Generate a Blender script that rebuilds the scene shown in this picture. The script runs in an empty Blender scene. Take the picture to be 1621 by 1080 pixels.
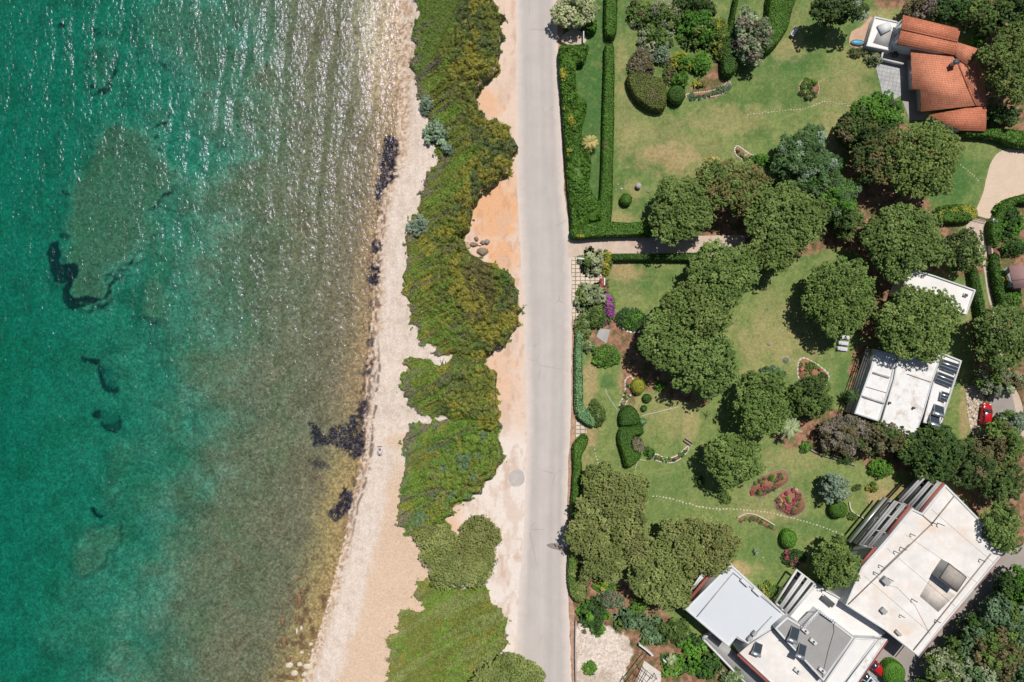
import bpy, math, random
import numpy as np
from mathutils import Vector

# ------------------------------------------------------------------ frame
# photo pixels (1621 x 1080) -> metres; the drone hangs 119 m above the ground
S, H, CX, CY = 0.11, 119.0, 810.5, 540.0
SEA = -1.0
col = bpy.context.scene.collection


def G(px, py, z=0.0):
    f = (H - z) / H * S
    return ((px - CX) * f, (CY - py) * f, z)


def lin(c):
    c = np.asarray(c, float) / 255.0
    return np.where(c <= 0.04045, c / 12.92, ((c + 0.055) / 1.055) ** 2.4)


def alb(r, g, b, k=1.5):
    """albedo of a surface that looks r,g,b (sRGB) in full sun"""
    return lin((r, g, b)) / k


# ------------------------------------------------------------------ noise
def _hash(ix, iy, seed):
    n = (ix.astype(np.int64) * 374761393 + iy.astype(np.int64) * 668265263 + seed * 974711) & 0xFFFFFFFF
    n = ((n ^ (n >> 13)) * 1274126177) & 0xFFFFFFFF
    n = n ^ (n >> 16)
    return (n & 0xFFFF) / 65535.0


def vnoise(x, y, seed=0):
    x = np.asarray(x, float); y = np.asarray(y, float)
    ix = np.floor(x); iy = np.floor(y)
    fx = x - ix; fy = y - iy
    fx = fx * fx * (3 - 2 * fx); fy = fy * fy * (3 - 2 * fy)
    a = _hash(ix, iy, seed); b = _hash(ix + 1, iy, seed)
    c = _hash(ix, iy + 1, seed); d = _hash(ix + 1, iy + 1, seed)
    return (a * (1 - fx) + b * fx) * (1 - fy) + (c * (1 - fx) + d * fx) * fy


def fbm(x, y, seed=0, octaves=4):
    v = 0; a = 0.5; t = 0
    for o in range(octaves):
        v = v + a * vnoise(x * 2 ** o, y * 2 ** o, seed + 17 * o); t += a; a *= 0.5
    return v / t


def sdf(poly, x, y):
    """signed distance, negative inside"""
    P = np.asarray(poly, float)
    d = np.full(np.shape(x), 1e18); inside = np.zeros(np.shape(x), bool)
    n = len(P)
    for i in range(n):
        ax, ay = P[i]; bx, by = P[(i + 1) % n]
        ex, ey = bx - ax, by - ay
        L = ex * ex + ey * ey + 1e-12
        t = np.clip(((x - ax) * ex + (y - ay) * ey) / L, 0, 1)
        d = np.minimum(d, (x - ax - t * ex) ** 2 + (y - ay - t * ey) ** 2)
        cond = (ay > y) != (by > y)
        with np.errstate(divide='ignore', invalid='ignore'):
            xi = (bx - ax) * (y - ay) / (by - ay) + ax
        inside ^= cond & (x < xi)
    d = np.sqrt(d)
    return np.where(inside, -d, d)


def smooth(a, b, x):
    t = np.clip((x - a) / (b - a), 0, 1)
    return t * t * (3 - 2 * t)


def interp(pts, y):
    a = np.asarray(sorted(pts, key=lambda p: p[1]), float)
    return np.interp(y, a[:, 1], a[:, 0])


def catmull(pts, n=6, closed=True):
    """smooth a traced outline"""
    P = np.asarray(pts, float); m = len(P); out = []
    rng = range(m) if closed else range(m - 1)
    for i in rng:
        if closed:
            p0, p1, p2, p3 = P[i - 1], P[i], P[(i + 1) % m], P[(i + 2) % m]
        else:
            p0, p1, p2, p3 = P[max(i - 1, 0)], P[i], P[i + 1], P[min(i + 2, m - 1)]
        for k in range(n):
            t = k / n
            out.append(0.5 * ((2 * p1) + (-p0 + p2) * t + (2 * p0 - 5 * p1 + 4 * p2 - p3) * t * t + (-p0 + 3 * p1 - 3 * p2 + p3) * t ** 3))
    if not closed:
        out.append(P[-1])
    return np.array(out)


# ------------------------------------------------------------------ objects
def tag(o, label=None, cat=None, group=None, kind=None):
    if label: o['label'] = label
    if cat: o['category'] = cat
    if group: o['group'] = group
    if kind: o['kind'] = kind
    return o


ORIGIN = {}


def thing(name, label, cat, loc, group=None):
    o = bpy.data.objects.new(name, None)
    col.objects.link(o)
    o.location = loc; o.empty_display_size = 0.3
    ORIGIN[o.name] = np.array(loc, float)
    return tag(o, label, cat, group)


def _origin(o):
    return ORIGIN.get(o.name, np.zeros(3))


def build(name, V, F, mat, parent=None, loc=None, color=None, uv=None, smooth_shade=False, floats=None, idx=None):
    """one mesh object from world-space vertices; F is a list of faces, an (n,k) array, or several of them"""
    V = np.asarray(V, float).reshape(-1, 3)
    if parent is not None:
        org = _origin(parent)
    elif loc is not None:
        org = np.array(loc, float)
    else:
        org = np.zeros(3)
    me = bpy.data.meshes.new(name)
    V = V - org
    if isinstance(F, np.ndarray):
        F = [F]
    arrays = []
    for f in F:
        if isinstance(f, np.ndarray):
            arrays.append((f.reshape(-1), np.full(len(f), f.shape[1])))
        else:
            arrays.append((np.array(f), np.array([len(f)])))
    li = np.concatenate([a[0] for a in arrays]).astype(np.int32)
    lt = np.concatenate([a[1] for a in arrays]).astype(np.int32)
    ls = np.concatenate([[0], np.cumsum(lt)[:-1]]).astype(np.int32)
    me.vertices.add(len(V)); me.vertices.foreach_set('co', V.astype(np.float32).ravel())
    me.loops.add(len(li)); me.loops.foreach_set('vertex_index', li)
    me.polygons.add(len(ls)); me.polygons.foreach_set('loop_start', ls)
    try:
        me.polygons.foreach_set('loop_total', lt)
    except Exception:
        pass
    if smooth_shade:
        me.polygons.foreach_set('use_smooth', np.ones(len(ls), bool))
    mats = mat if isinstance(mat, (list, tuple)) else [mat]
    for m in mats:
        me.materials.append(m)
    if idx is not None:
        me.polygons.foreach_set('material_index', np.asarray(idx, np.int32))
    me.update(calc_edges=True)
    if color is not None:
        c = np.ones((len(V), 4), np.float32); c[:, :3] = color
        a = me.attributes.new('Col', 'FLOAT_COLOR', 'POINT'); a.data.foreach_set('color', c.ravel())
    if floats:
        for k, v in floats.items():
            a = me.attributes.new(k, 'FLOAT', 'POINT'); a.data.foreach_set('value', np.asarray(v, np.float32))
    if uv is not None:
        u = me.uv_layers.new(name='UVMap')
        u.data.foreach_set('uv', np.asarray(uv, np.float32)[li].ravel())
    o = bpy.data.objects.new(name, me)
    col.objects.link(o)
    if parent is not None:
        o.parent = parent; ORIGIN[o.name] = org
    else:
        o.location = org; ORIGIN[o.name] = org
    return o


class MB:
    """collects boxes, prisms and tubes into one mesh"""
    def __init__(s): s.v = []; s.f = []; s.m = []; s.n = 0

    def add(s, V, F, m=0):
        V = [tuple(p) for p in V]
        for f in F:
            s.f.append([i + s.n for i in f]); s.m.append(m)
        s.v += V; s.n += len(V); return s

    def box(s, c, size, yaw=0.0, m=0, tilt=None):
        hx, hy, hz = [d / 2 for d in size]
        ca, sa = math.cos(yaw), math.sin(yaw)
        V = []
        for z in (-hz, hz):
            for x, y in ((-hx, -hy), (hx, -hy), (hx, hy), (-hx, hy)):
                zz = z + (tilt * y if tilt else 0)
                V.append((c[0] + x * ca - y * sa, c[1] + x * sa + y * ca, c[2] + zz))
        return s.add(V, [(0, 3, 2, 1), (4, 5, 6, 7), (0, 1, 5, 4), (1, 2, 6, 5), (2, 3, 7, 6), (3, 0, 4, 7)], m)

    def prism(s, poly, z0, z1, m=0, top=True, bottom=False, sides=True):
        n = len(poly)
        if sum(poly[i][0] * poly[(i + 1) % n][1] - poly[(i + 1) % n][0] * poly[i][1] for i in range(n)) < 0:
            poly = poly[::-1]
        V = [(p[0], p[1], z0) for p in poly] + [(p[0], p[1], z1) for p in poly]
        F = []
        if sides: F += [(i, (i + 1) % n, n + (i + 1) % n, n + i) for i in range(n)]
        if top: F.append(tuple(range(n, 2 * n)))
        if bottom: F.append(tuple(range(n - 1, -1, -1)))
        return s.add(V, F, m)

    def beam(s, a, b, w, h, m=0):
        """bar of width w and height h whose top centre line runs a -> b"""
        a = np.array(a, float); b = np.array(b, float)
        d = b - a; L = np.linalg.norm(d[:2]) + 1e-9
        nrm = np.array((-d[1] / L, d[0] / L, 0)) * w / 2
        dn = np.array((0, 0, -h))
        V = [a - nrm + dn, b - nrm + dn, b + nrm + dn, a + nrm + dn, a - nrm, b - nrm, b + nrm, a + nrm]
        return s.add(V, [(0, 3, 2, 1), (4, 5, 6, 7), (0, 1, 5, 4), (1, 2, 6, 5), (2, 3, 7, 6), (3, 0, 4, 7)], m)

    def tube(s, pts, radii, n=6, m=0):
        pts = [np.array(p, float) for p in pts]; V = []; F = []
        for i, p in enumerate(pts):
            d = pts[min(i + 1, len(pts) - 1)] - pts[max(i - 1, 0)]
            d /= np.linalg.norm(d) + 1e-9
            a = np.cross(d, (0, 0, 1) if abs(d[2]) < 0.9 else (1, 0, 0)); a /= np.linalg.norm(a) + 1e-9
            b = np.cross(d, a)
            for k in range(n):
                t = 2 * math.pi * k / n
                V.append(p + radii[i] * (math.cos(t) * a + math.sin(t) * b))
        for i in range(len(pts) - 1):
            for k in range(n):
                F.append((i * n + k, i * n + (k + 1) % n, (i + 1) * n + (k + 1) % n, (i + 1) * n + k))
        F.append(tuple(range(n - 1, -1, -1))); F.append(tuple(range((len(pts) - 1) * n, len(pts) * n)))
        return s.add(V, F, m)

    def out(s, name, mat, parent=None, loc=None, uv=None, smooth_shade=False, bevel=0):
        o = build(name, s.v, s.f, mat, parent, loc, uv=uv, smooth_shade=smooth_shade, idx=s.m)
        if bevel:
            md = o.modifiers.new('bevel', 'BEVEL'); md.width = bevel; md.segments = 2; md.limit_method = 'ANGLE'
        return o


def ring_inset(poly, d):
    """inset a convex-ish polygon by d metres"""
    P = np.array([p[:2] for p in poly], float); n = len(P)
    area = sum(P[i][0] * P[(i + 1) % n][1] - P[(i + 1) % n][0] * P[i][1] for i in range(n))
    sg = 1 if area > 0 else -1
    out = []
    for i in range(n):
        a, b, c = P[i - 1], P[i], P[(i + 1) % n]
        e1 = (b - a) / (np.linalg.norm(b - a) + 1e-9); e2 = (c - b) / (np.linalg.norm(c - b) + 1e-9)
        n1 = np.array((-e1[1], e1[0])) * sg; n2 = np.array((-e2[1], e2[0])) * sg
        k = 1 + n1 @ n2
        out.append(tuple(b + (n1 + n2) / max(k, 0.25) * d))
    return out


# ------------------------------------------------------------------ materials
def new_mat(name):
    m = bpy.data.materials.new(name); m.use_nodes = True
    nt = m.node_tree
    for n in list(nt.nodes): nt.nodes.remove(n)
    return m, nt, nt.nodes, nt.links


def N(nt, kind, **kw):
    n = nt.nodes.new(kind)
    for k, v in kw.items():
        if k in ('operation', 'blend_type', 'data_type', 'attribute_name', 'feature', 'wave_type', 'bands_direction', 'noise_dimensions', 'distance', 'wave_profile'):
            setattr(n, k, v)
        else:
            n.inputs[k].default_value = v
    return n


def noise_col(nt, scale, detail=4, rough=0.6, coord='Object'):
    tc = nt.nodes.new('ShaderNodeTexCoord')
    n = N(nt, 'ShaderNodeTexNoise', Scale=scale, Detail=detail, Roughness=rough)
    nt.links.new(tc.outputs[coord], n.inputs['Vector'])
    return n


def ramp(nt, src, stops):
    r = nt.nodes.new('ShaderNodeValToRGB')
    el = r.color_ramp.elements
    while len(el) < len(stops): el.new(0.5)
    for e, (p, c) in zip(el, stops):
        e.position = p; e.color = (*c, 1) if len(c) == 3 else c
    nt.links.new(src, r.inputs[0])
    return r


def mul(nt, a, b, fac=1.0, mode='MULTIPLY'):
    m = nt.nodes.new('ShaderNodeMix'); m.data_type = 'RGBA'; m.blend_type = mode
    m.inputs[0].default_value = fac
    for s, i in ((a, 6), (b, 7)):
        if hasattr(s, 'is_linked'): nt.links.new(s, m.inputs[i])
        else: m.inputs[i].default_value = (*s, 1)
    return m.outputs[2]


def finish(nt, color, rough=0.8, spec=0.3, metal=0.0, bump=None, bump_d=0.02, bump_s=1.0):
    p = nt.nodes.new('ShaderNodeBsdfPrincipled'); o = nt.nodes.new('ShaderNodeOutputMaterial')
    if hasattr(color, 'is_linked'): nt.links.new(color, p.inputs['Base Color'])
    else: p.inputs['Base Color'].default_value = (*color, 1)
    if hasattr(rough, 'is_linked'): nt.links.new(rough, p.inputs['Roughness'])
    else: p.inputs['Roughness'].default_value = rough
    p.inputs['Specular IOR Level'].default_value = spec; p.inputs['Metallic'].default_value = metal
    if bump is not None:
        b = N(nt, 'ShaderNodeBump', Strength=bump_s, Distance=bump_d)
        nt.links.new(bump, b.inputs['Height']); nt.links.new(b.outputs[0], p.inputs['Normal'])
    nt.links.new(p.outputs[0], o.inputs[0])
    return p


def plain(name, c, rough=0.6, spec=0.3, metal=0.0, var=0.25, scale=1.5, dirt=None, fine=0.12):
    """painted or built surface: a base colour with large stains and fine grain"""
    m, nt, nd, lk = new_mat(name)
    n = noise_col(nt, scale, 6, 0.65)
    r = ramp(nt, n.outputs[0], [(0.3, (1 - var,) * 3), (0.65, (1.0,) * 3)])
    c2 = mul(nt, c, r.outputs[0])
    f = noise_col(nt, 9, 3, 0.7)
    r2 = ramp(nt, f.outputs[0], [(0.3, (1 - fine,) * 3), (0.7, (1 + fine,) * 3)])
    c2 = mul(nt, c2, r2.outputs[0])
    if dirt is not None:
        d = noise_col(nt, scale * 0.55, 8, 0.7)
        rd = ramp(nt, d.outputs[0], [(0.5, (0, 0, 0)), (0.72, (1, 1, 1))])
        mx = nt.nodes.new('ShaderNodeMix'); mx.data_type = 'RGBA'
        lk.new(rd.outputs[0], mx.inputs[0]); lk.new(c2, mx.inputs[6]); mx.inputs[7].default_value = (*dirt, 1)
        c2 = mx.outputs[2]
    finish(nt, c2, rough, spec, metal, f.outputs[0], 0.01, 0.3)
    return m


def attr_mat(name, scale=6.0, lo=0.75, hi=1.25, rough=0.9, bump=0.05, detail=6, pebbles=None, scale2=None):
    """surface whose colour comes from the mapped soil/plant zones, broken up by fine grain"""
    m, nt, nd, lk = new_mat(name)
    a = N(nt, 'ShaderNodeAttribute', attribute_name='Col')
    n = noise_col(nt, scale, detail, 0.75)
    r = ramp(nt, n.outputs[0], [(0.3, (lo,) * 3), (0.7, (hi,) * 3)])
    c = mul(nt, a.outputs[0], r.outputs[0])
    if pebbles:
        tc = nd.new('ShaderNodeTexCoord')
        v = N(nt, 'ShaderNodeTexVoronoi', Scale=pebbles[0], Randomness=1.0)
        lk.new(tc.outputs['Object'], v.inputs['Vector'])
        bw = N(nt, 'ShaderNodeSeparateColor'); lk.new(v.outputs['Color'], bw.inputs[0])
        r3 = ramp(nt, bw.outputs[0], [(0.0, (pebbles[1],) * 3), (1.0, (pebbles[2],) * 3)])
        c = mul(nt, c, r3.outputs[0])
    finish(nt, c, rough, 0.15, 0, n.outputs[0], bump, 1.0)
    return m


def leaf_mat(name, trans=0.22, rough=0.55):
    m, nt, nd, lk = new_mat(name)
    a = N(nt, 'ShaderNodeAttribute', attribute_name='Col')
    p = finish(nt, a.outputs[0], rough, 0.25)
    t = nd.new('ShaderNodeBsdfTranslucent'); lk.new(a.outputs[0], t.inputs[0])
    mx = nd.new('ShaderNodeMixShader'); mx.inputs[0].default_value = trans
    out = [x for x in nd if x.type == 'OUTPUT_MATERIAL'][0]
    lk.new(p.outputs[0], mx.inputs[1]); lk.new(t.outputs[0], mx.inputs[2]); lk.new(mx.outputs[0], out.inputs[0])
    return m


M = {}
M['leaf'] = leaf_mat('leaves')
M['bark'] = plain('bark', alb(120, 100, 82), 0.9, 0.1, 0, 0.5, 3)
M['white'] = plain('white_render', alb(232, 232, 230), 0.7, 0.3, 0, 0.12, 0.7)
M['whiteroof'] = plain('white_roof_paint', alb(250, 246, 240), 0.75, 0.3, 0, 0.12, 0.35, fine=0.05)
M['creamroof'] = plain('cream_roof_screed', alb(251, 245, 238), 0.8, 0.2, 0, 0.2, 0.35, dirt=alb(236, 214, 192), fine=0.07)
M['stainedroof'] = plain('stained_white_roof', alb(250, 247, 243), 0.8, 0.2, 0, 0.12, 0.9, dirt=alb(196, 174, 152), fine=0.12)
M['tanroof'] = plain('gravel_roof', alb(190, 180, 168), 0.9, 0.2, 0, 0.3, 0.9, dirt=alb(146, 134, 122), fine=.2)
M['stainpatch'] = plain('stained_screed', alb(240, 228, 214), 0.85, 0.2, 0, 0.25, 0.8, dirt=alb(204, 186, 164), fine=.15)
M['bluegrey'] = plain('pale_grey_membrane', alb(222, 226, 230), 0.6, 0.3, 0, 0.05, 0.2, fine=0.03)
M['greyroof'] = plain('grey_felt_roof', alb(170, 168, 164), 0.85, 0.2, 0, 0.12, 0.5, fine=0.1)
M['concrete'] = plain('concrete', alb(186, 184, 180), 0.85, 0.2, 0, 0.2, 0.8)
M['shadefloor'] = plain('shade_toned_floor', alb(66, 62, 58), 0.6, 0.3, 0, 0.2, 1)  # shade under the beams put into the floor colour
M['darkgrey'] = plain('dark_grey_metal', alb(92, 94, 96), 0.5, 0.4, 0, 0.2, 1)
M['browngrey'] = plain('brown_grey_patch', alb(160, 146, 138), 0.95, 0.1, 0, 0.2, 1.5)
M['pinkedge'] = plain('faded_red_edge', alb(196, 142, 124), 0.7, 0.3, 0, 0.2, 1.5)
M['red'] = plain('red_fascia_paint', alb(172, 98, 84), 0.7, 0.3, 0, 0.2, 1.5)
M['glassdark'] = plain('dark_glass', (0.02, 0.03, 0.035), 0.08, 0.6, 0, 0.1, 1, fine=0.02)
M['panel'] = plain('collector_glass', (0.035, 0.045, 0.055), 0.12, 0.6, 0, 0.1, 1, fine=0.02)
M['alu'] = plain('aluminium', (0.55, 0.56, 0.57), 0.35, 0.5, 0.6, 0.1, 2)
M['steel'] = plain('steel_tank', (0.6, 0.62, 0.64), 0.3, 0.5, 0.8, 0.1, 2)
M['black'] = plain('black_rubber', (0.015, 0.015, 0.016), 0.7, 0.3, 0, 0.2, 3)
M['floor'] = plain('terrace_tile', alb(178, 170, 160), 0.7, 0.3, 0, 0.15, 0.8)
M['redpaint'] = plain('red_car_paint', (0.38, 0.009, 0.013), 0.18, 0.6, 0, 0.03, 2, fine=0.02)
M['silver'] = plain('silver_car_paint', (0.55, 0.58, 0.6), 0.2, 0.6, 0.3, 0.03, 2, fine=0.02)
M['lamp'] = plain('lamp_glass', (0.7, 0.7, 0.68), 0.1, 0.5, 0, 0.02, 2)
M['whiteplastic'] = plain('white_plastic', alb(240, 238, 232), 0.45, 0.4, 0, 0.05, 2)
M['stone'] = plain('pale_stone', alb(226, 216, 196), 0.9, 0.2, 0, 0.25, 2)
M['greystone'] = plain('grey_stone', alb(170, 160, 150), 0.9, 0.2, 0, 0.35, 2)
M['boulder'] = plain('cream_boulder', alb(236, 220, 196), 0.9, 0.2, 0, 0.3, 1.5)
M['brownrock'] = plain('brown_reef_rock', alb(150, 118, 84), 0.8, 0.3, 0, 0.5, 1.5)
M['wood'] = plain('brown_wood', alb(120, 92, 70), 0.8, 0.2, 0, 0.3, 2)
M['shedroof'] = plain('mauve_shed_roof', alb(168, 134, 130), 0.8, 0.2, 0, 0.15, 1)
M['turquoise'] = plain('turquoise_cover', alb(110, 190, 225), 0.4, 0.4, 0, 0.1, 1)
M['pinktile'] = plain('pink_terrace_tile', alb(214, 178, 150), 0.8, 0.2, 0, 0.2, 0.8)
M['soil'] = plain('garden_soil', alb(158, 118, 92), 0.95, 0.1, 0, 0.35, 1.2)
M['skin'] = plain('skin', (0.42, 0.23, 0.15), 0.6, 0.3, 0, 0.05, 4)
M['hair'] = plain('dark_hair', (0.02, 0.012, 0.01), 0.6, 0.3, 0, 0.2, 20)
M['cloth'] = plain('pale_cloth', alb(225, 220, 232), 0.9, 0.1, 0, 0.08, 4)
M['shorts'] = plain('mauve_shorts', alb(120, 108, 132), 0.9, 0.1, 0, 0.1, 4)
M['drygrey'] = plain('dry_twig', alb(168, 150, 130), 0.95, 0.1, 0, 0.4, 3)


def tile_mat(name, c1, c2, mortar, sx, sy, gap=0.02, rough=0.8, stains=None, bump=0.03):
    m, nt, nd, lk = new_mat(name)
    tc = nd.new('ShaderNodeTexCoord')
    b = N(nt, 'ShaderNodeTexBrick', Scale=1.0)
    b.inputs['Color1'].default_value = (*c1, 1); b.inputs['Color2'].default_value = (*c2, 1); b.inputs['Mortar'].default_value = (*mortar, 1)
    b.inputs['Mortar Size'].default_value = gap; b.inputs['Brick Width'].default_value = sx; b.inputs['Row Height'].default_value = sy
    b.inputs['Bias'].default_value = 0.0; b.offset = 0.0
    lk.new(tc.outputs['UV'], b.inputs['Vector'])
    n = noise_col(nt, 0.6, 6, 0.7)
    r = ramp(nt, n.outputs[0], [(0.3, (0.78,) * 3), (0.65, (1.08,) * 3)])
    c = mul(nt, b.outputs[0], r.outputs[0])
    f = noise_col(nt, 6, 4, 0.8)
    r2 = ramp(nt, f.outputs[0], [(0.3, (0.75,) * 3), (0.7, (1.2,) * 3)])
    c = mul(nt, c, r2.outputs[0])
    if stains is not None:
        d = noise_col(nt, 0.9, 8, 0.75)
        rd = ramp(nt, d.outputs[0], [(0.6, (0, 0, 0)), (0.72, (1, 1, 1))])
        mx = nd.new('ShaderNodeMix'); mx.data_type = 'RGBA'
        lk.new(rd.outputs[0], mx.inputs[0]); lk.new(c, mx.inputs[6]); mx.inputs[7].default_value = (*stains, 1)
        c = mx.outputs[2]
    w = N(nt, 'ShaderNodeTexWave', Scale=1.0 / sx * 0.32); w.bands_direction = 'X'
    lk.new(tc.outputs['UV'], w.inputs['Vector'])
    finish(nt, c, rough, 0.2, 0, b.outputs['Fac'], -bump * .4, 1.0)
    return m


M['terracotta'] = tile_mat('terracotta_tiles', alb(241, 166, 132), alb(232, 152, 116), alb(200, 124, 96), 0.25, 0.36, 0.045, stains=alb(240, 170, 140))
M['oldterracotta'] = tile_mat('weathered_terracotta_tiles', alb(240, 158, 120), alb(226, 140, 104), alb(184, 108, 84), 0.25, 0.36, 0.045, stains=alb(140, 100, 84))
M['creamtile'] = tile_mat('cream_paving_tiles', alb(240, 222, 198), alb(232, 214, 192), alb(150, 132, 112), 0.85, 0.7, 0.07)
M['patiotile'] = tile_mat('grey_patio_tiles', alb(200, 200, 198), alb(186, 188, 186), alb(168, 166, 160), 0.7, 0.7, 0.04)
# ------------------------------------------------------------------ foliage
PAL = {
    'pine': [(110, 132, 66), (124, 143, 77), (96, 118, 57)],
    'coast': [(124, 134, 74), (136, 144, 84), (110, 122, 64)],
    'pinebrown': [(118, 116, 66), (128, 118, 74), (104, 110, 58)],
    'dark': [(74, 96, 46), (88, 108, 54), (62, 84, 40)],
    'deep': [(60, 88, 40), (74, 102, 46), (56, 78, 40)],
    'bright': [(84, 130, 42), (100, 144, 52), (70, 112, 38)],
    'mid': [(94, 118, 54), (110, 132, 64), (80, 102, 48)],
    'olive': [(138, 148, 112), (156, 164, 126), (118, 130, 94)],
    'pale': [(172, 178, 128), (188, 190, 144), (150, 160, 108)],
    'yellow': [(148, 150, 52), (164, 158, 66), (128, 138, 48)],
    'brown': [(108, 102, 68), (118, 110, 76), (98, 96, 60)],
    'greytwig': [(132, 122, 106), (118, 110, 94), (104, 104, 76)],
    'blue': [(96, 122, 84), (112, 138, 100), (82, 106, 70)],
    'silver': [(128, 148, 122), (146, 164, 138), (108, 128, 100)],
    'feather': [(84, 112, 66), (104, 128, 84), (72, 98, 52)],
    'purple': [(160, 76, 148), (182, 106, 168), (140, 62, 132)],
    'redplant': [(194, 100, 92), (176, 80, 76), (206, 132, 114)],
    'magenta': [(164, 82, 96), (184, 108, 118), (140, 72, 80)],
    'palm': [(150, 164, 118), (168, 180, 134), (132, 148, 98)],
    'straw': [(186, 168, 104), (170, 156, 96), (150, 146, 84)],
    'hedge': [(76, 112, 38), (90, 126, 46), (66, 98, 34)],
    'hedgedark': [(66, 98, 38), (76, 108, 44), (58, 88, 34)],
    'hedgeblue': [(104, 140, 92), (120, 154, 106), (90, 124, 78)],
    'olivehedge': [(96, 104, 50), (108, 116, 58), (84, 94, 44)],
}
LEAFK = 0.96


def palette(key, n, rng, w=None):
    P = np.array([lin(c) for c in PAL[key]]) / LEAFK
    i = rng.choice(3, n, p=[0.45, 0.3, 0.25])
    return P[i]


def unit(v):
    return v / (np.linalg.norm(v, axis=-1, keepdims=True) + 1e-9)


def leaves(P, Nn, size, colr, rng, aspect=0.55, jitter=0.6, sizevar=0.35):
    """rhombic leaves (n quads) centred on P facing roughly along Nn"""
    n = len(P)
    Nn = unit(Nn + rng.normal(0, jitter, (n, 3)))
    t = unit(np.cross(Nn, unit(rng.normal(0, 1, (n, 3)))))
    b = np.cross(Nn, t)
    s = (size * (1 + sizevar * rng.uniform(-1, 1, n)))[:, None] if np.isscalar(size) else (size * (1 + sizevar * rng.uniform(-1, 1, n)))[:, None]
    V = np.stack([P + t * s, P + b * s * aspect, P - t * s, P - b * s * aspect], 1).reshape(-1, 3)
    F = np.arange(4 * n).reshape(n, 4)
    C = np.repeat(colr, 4, 0)
    return V, F, C


def join(parts):
    V = []; F = []; C = []; n = 0
    for v, f, c in parts:
        V.append(v); F.append(f + n); C.append(c); n += len(v)
    return np.concatenate(V), np.concatenate(F), np.concatenate(C)


def sphere_dirs(n, rng, up=0.0):
    d = unit(rng.normal(0, 1, (n, 3)))
    d[:, 2] = np.where(d[:, 2] < up, np.abs(d[:, 2]) + up * 0.5, d[:, 2])
    return unit(d)


def scatter_disc(r_lim, dmin, rng, tries=60, nmax=400):
    """Poisson-like points in a star-shaped outline, r_lim(theta) in metres"""
    pts = []
    R = max(r_lim(t) for t in np.linspace(0, 6.28, 40))
    area = math.pi * R * R
    k = int(area / (dmin * dmin) * tries)
    for _ in range(min(k, 9000)):
        a = rng.uniform(0, 2 * math.pi); r = R * math.sqrt(rng.uniform())
        if r > r_lim(a): continue
        x, y = r * math.cos(a), r * math.sin(a)
        if all((x - p[0]) ** 2 + (y - p[1]) ** 2 > dmin * dmin for p in pts):
            pts.append((x, y))
            if len(pts) >= nmax: break
    return np.array(pts)


STYLES = {  # clump radius, clump spacing, tufts per clump, leaves per tuft, tuft radius, leaf size, crown flattening, z jitter
    'pine': dict(rc=0.78, dm=0.84, nt=18, nl=19, rt=0.19, ls=0.105, drop=0.36, zj=0.55, flat=0.75, cp=2.2),
    'coast': dict(rc=1.1, dm=1.42, nt=46, nl=11, rt=0.15, ls=0.105, drop=0.30, zj=0.5, flat=0.5, cp=2.0),
    'broad': dict(rc=0.75, dm=0.92, nt=22, nl=12, rt=0.23, ls=0.155, drop=0.55, zj=0.7, flat=0.85, cp=1.6),
    'feather': dict(rc=0.7, dm=0.80, nt=26, nl=10, rt=0.32, ls=0.14, drop=0.60, zj=0.9, flat=0.8, cp=1.4),
    'lowpine': dict(rc=0.95, dm=0.85, nt=40, nl=10, rt=0.15, ls=0.105, drop=0.30, zj=0.14, flat=0.45, cp=2.4),
    'shrub': dict(rc=0.42, dm=0.42, nt=16, nl=6, rt=0.16, ls=0.13, drop=0.62, zj=0.18, flat=0.85, cp=2.0),
}


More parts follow.
